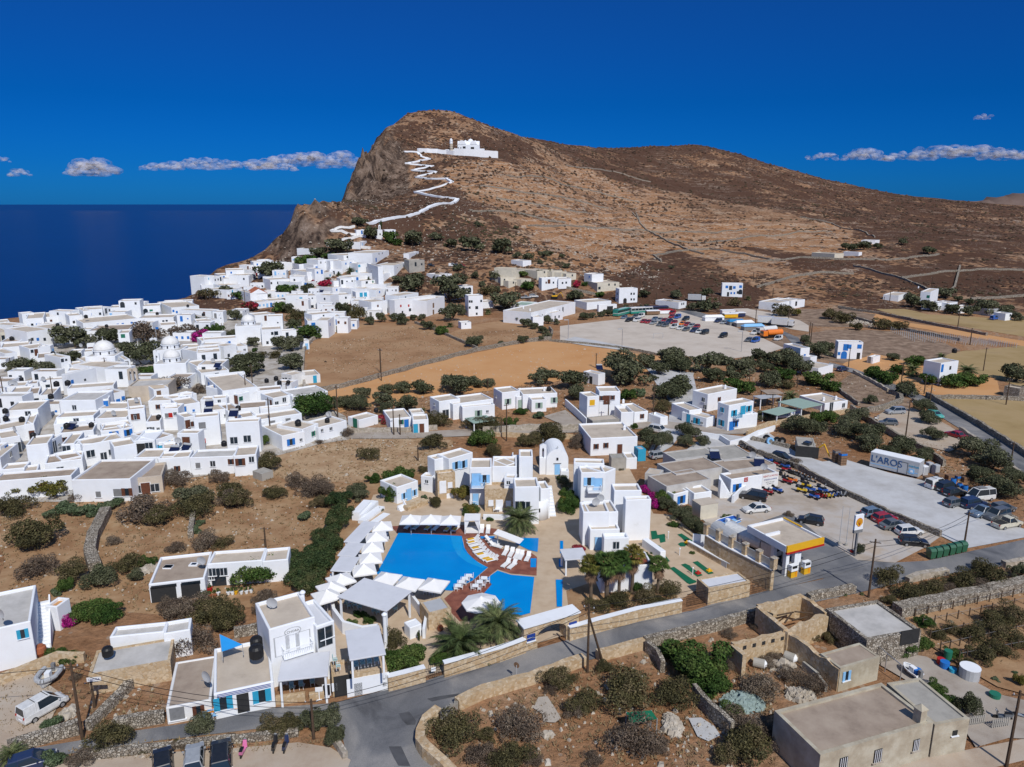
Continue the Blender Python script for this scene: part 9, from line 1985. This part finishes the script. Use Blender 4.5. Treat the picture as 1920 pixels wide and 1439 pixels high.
cloud(128,216,296,331,14,'small bright cloud low over the sea at the left',seed=1);cloud(12,52,317,332,6,'tiny cloud at the far left',seed=2);cloud(-30,18,294,305,5,'tiny cloud fragment at the left edge',seed=3)
cloud(262,560,298,320,30,'long thin cloud band left of the mountain',seed=4);cloud(470,735,286,318,30,'denser end of the cloud band touching the cliff',D=31500.,seed=5);cloud(1510,1570,286,302,8,'small cloud at the left end of the right-hand row',seed=6);cloud(1582,1660,278,301,12,'puffy cloud second in the right-hand row',seed=7);cloud(1655,1960,274,302,36,'long cloud band running out at the right edge',seed=8);cloud(1828,1862,213,226,4,'lone small cloud high at the right',seed=9)
# ================================================================ LABELS composed from true facts
ORD=['first','second','third','fourth','fifth','sixth','seventh','eighth','ninth','tenth','eleventh','twelfth','thirteenth','fourteenth']
LM=[('the domed church on the left',196,645),('the twin-arched belfry',288,650),('the low-drum domed church',320,640),('the small tan-roofed church',325,680),('the old cream belfry',250,708),('the big vaulted church',466,615),('the tile-roofed house',475,550),('the rocky bluff',372,562),('the crag',575,440),('the magenta bougainvillea',375,630),('the upper ochre field',720,650),('the orange field',900,690),('the gravel pitch',1250,640),('the car park',1230,600),('the buses',1205,582),('the cream terraces',1000,515),('the long white hall',1030,585),('the unfinished concrete house',785,495),('the eucalyptus',850,555),('the far vineyard',1750,628),('the lone blue-doored villa',1592,655),('the villa among palms',1770,690),('the blue-shuttered apartments',1385,770),('the garden restaurant',1480,760),('the red-brown shuttered villa',1125,750),('the green-shuttered houses',920,760),('the wide-roofed white house',1145,825),('the hotel chapel',1042,865),('the rental office',1410,905),('the filling station',1470,1020),('the lettered trailer',1680,875),('the green bins',1770,1035),('the slab-roofed barn',1640,1165),('the ochre farmhouse',1610,1345),('the near vineyard',1830,1190),('the roofless ruin',1480,1150),('the bluish rubble',1390,1320),('the green awning',1200,1350),('the two roadside poles',1103,1240),('the arched entrance gate',1030,1195),('the pool deck',930,1050),('the main pool',800,1050),('the fan palms',1150,1060),('the golf mats',1270,1040),('the purple bougainvillea',1225,930),('the vine-covered cottage',760,910),('the stone-faced annex',935,940),('the pergola row',650,1020),('the tamarisk hedge',620,1000),('the double garage',330,1080),('the flowerpot terrace',440,1110),('the blue-windowed shop',460,1290),('the oval-board restaurant',560,1190),('the tan stone house',240,1260),('the left-edge house',35,1180),('the white van',80,1325),('the bottom parking place',480,1420),('the timber gate',840,1340),('the road bend',790,1400),('the row of front houses',240,900),('the concrete cabin',495,890),('the red-shuttered window',320,775),('the small white lane houses',560,800),('the hillside church',880,280),('the top chapel',712,435),('the grey-walled alley',90,800),('the solar-roofed houses',430,790),('the seaward houses',250,590),('the corner by the water tanks',50,790),('the zigzag path',800,400),('the small gravel car park',1680,800),('the right-hand road',1830,790),('the tumbledown field wall',185,1010),('the far green-windowed villa',1730,550),('the white block with solar heater',1120,700),('the slope ruins',1580,470)]
def rel(u,v,ex=()):
 best=sorted(LM,key=lambda l:(l[1]-u)**2+((l[2]-v)*1.5)**2);l=best[0]
 dx,dy=u-l[1],(v-l[2])*1.5
 if abs(dx)>abs(dy):w='right of' if dx>0 else 'left of'
 else:w='in front of' if dy>0 else 'behind'
 return w+' '+l[0],l[0]
def uniquify(items):
 """items: (obj, base phrase, u, v) -> labels made unique by place in their own small set"""
 from collections import defaultdict
 g=defaultdict(list)
 for it in items:
  r,l=rel(it[2],it[3]);g[it[1]+', '+r].append(it)
 for lab,its in g.items():
  if len(its)==1:its[0][0]['label']=lab;continue
  its.sort(key=lambda i:i[2]);n=len(its)
  for k,i in enumerate(its):
   if n==2:pre=('left one of two, ','right one of two, ')[k]
   elif n==3:pre=('leftmost of three, ','middle one of three, ','rightmost of three, ')[k]
   else:pre=('leftmost of %d, '%n if k==0 else 'rightmost of %d, '%n if k==n-1 else '%s from the left of %d, '%(ORD[min(k,13)],n))
   base,place=lab.rsplit(', ',1);i[0]['label']=base+', '+pre.rstrip(', ')+' '+place if len((base+pre+place).split())<=16 else base.split(' with ')[0]+', '+pre.rstrip(', ')+' '+place
items=[]
RN=dict(cement='tan roof',cementg='grey roof',cementb='brown roof',white='white roof',concrete='grey slab roof')
for h in LAB:
 size='two-storey' if h['H']>5.2 else('low' if h['H']<3.5 else 'mid-height');wide=' long' if max(h['L1'],h['L2'])>2.2*min(h['L1'],h['L2'])else ''
 col={'white':'white','white2':'off-white','cream':'cream','cement':'grey','concrete':'concrete'}.get(h['wall'],'white')
 c=sorted(h['cols'].items(),key=lambda x:-x[1]);f=''
 if c and h['dist']<330:(nm,k),n=c[0];f=' with '+('one ' if n==1 else 'two ' if n==2 else 'several ')+NAMES_COL[k]+' '+nm+('s' if n>1 else '')
 elif h['dist']<260:f=' with '+RN.get(h['roof'],'flat roof')
 items.append((h['root'],size+wide+' '+col+' house'+f,h['uv'][0],h['uv'][1]))
for p in PLANTS:
 sz='small' if p['r']<1.6 else('large' if p['r']>3.2 else 'mid-sized')
 if p['kind']=='P':sz='large' if p['r']>3.2 else 'young'
 items.append((p['o'],sz+' '+KINDN[p['kind']],p['uv'][0],p['uv'][1]))
 p['o']['group']={'O':'olive and mastic trees','G':'green shrubs','D':'dry bushes','M':'half-dry bushes','C':'tamarisks','P':'date palms','F':'fan palms','N':'prickly pear clumps','B':'bougainvilleas','R':'bougainvilleas','K':'cypresses','Y':'yellow-green trees','E':'eucalyptus trees'}[p['kind']]
for q in POLES:
 if q['label']:q['o']['label']=q['label']
 else:items.append((q['o'],'dark wooden utility pole',q['uv'][0],q['uv'][1]))
for q in RT:items.append((q['o'],{'T':'black roof water tank','S':'solar water heater on a roof','V':'pale satellite dish on a roof','C':'small white roof chimney'}[q['kind']],q['uv'][0],q['uv'][1]))
for q in CARS:
 if q['label']:q['o']['label']=q['label']
row=sorted([q for q in CARS if not q['label']],key=lambda q:q['uv'][0]);
from collections import defaultdict as _dd
gg=_dd(list)
for q in row:gg[CN[q['col']]+' '+TN[q['ty']]].append(q)
for k,v in gg.items():
 for i,q in enumerate(v):q['o']['label']=(k+' in the gravel car park' if len(v)==1 else k+' in the gravel car park, '+ORD[i]+' '+k.split()[0]+' one from the left')
gg=_dd(list)
for q in sorted(BIKES,key=lambda q:q['uv'][0]):
 if q['label']:q['o']['label']=q['label']
 else:gg[CN.get(q['col'],q['col'])+' '+('quad bike' if q['ty']=='quad' else 'scooter')].append(q)
for k,v in gg.items():
 for i,q in enumerate(v):q['o']['label']=k+' in the hire yard'+('' if len(v)==1 else ', '+ORD[i]+' of its colour from the left')
gg=_dd(list)
for q in sorted(FU,key=lambda q:q['uv'][0]):
 if q['lab']:q['o']['label']=q['lab']
 else:items.append((q['o'],q['n'],q['uv'][0],q['uv'][1]))
gl=_dd(list)
for q in sorted(LN,key=lambda q:(q['uv'][1])):items.append((q['o'],'white sun lounger'+(' with '+({'yellow':'yellow','lgreen':'green'}[q['tow']])+' towel' if q['tow']else ''),q['uv'][0],q['uv'][1]))
uniquify(items)
for o,lab,gr in PENDING:
 if lab:o['label']=lab
 if gr:o['group']=gr
seen={}
for o in list(COL.objects):
 if o.parent is None and o.get('label'):
  l=o['label']
  if l in seen:
   seen[l]+=1;
   u,v=proj(o.location.x,max(1,o.location.y),o.location.z);w=l.split()
   o['label']=' '.join(w[:11])+', '+['','nearer twin','third alike','fourth alike','fifth alike','sixth alike','seventh alike','eighth alike','ninth alike'][min(seen[l],8)]
  else:seen[l]=0
for o in COL.objects:
 if o.parent is None and o.get('label')and len(o['label'].split())>16:o['label']=' '.join(o['label'].split()[:16])
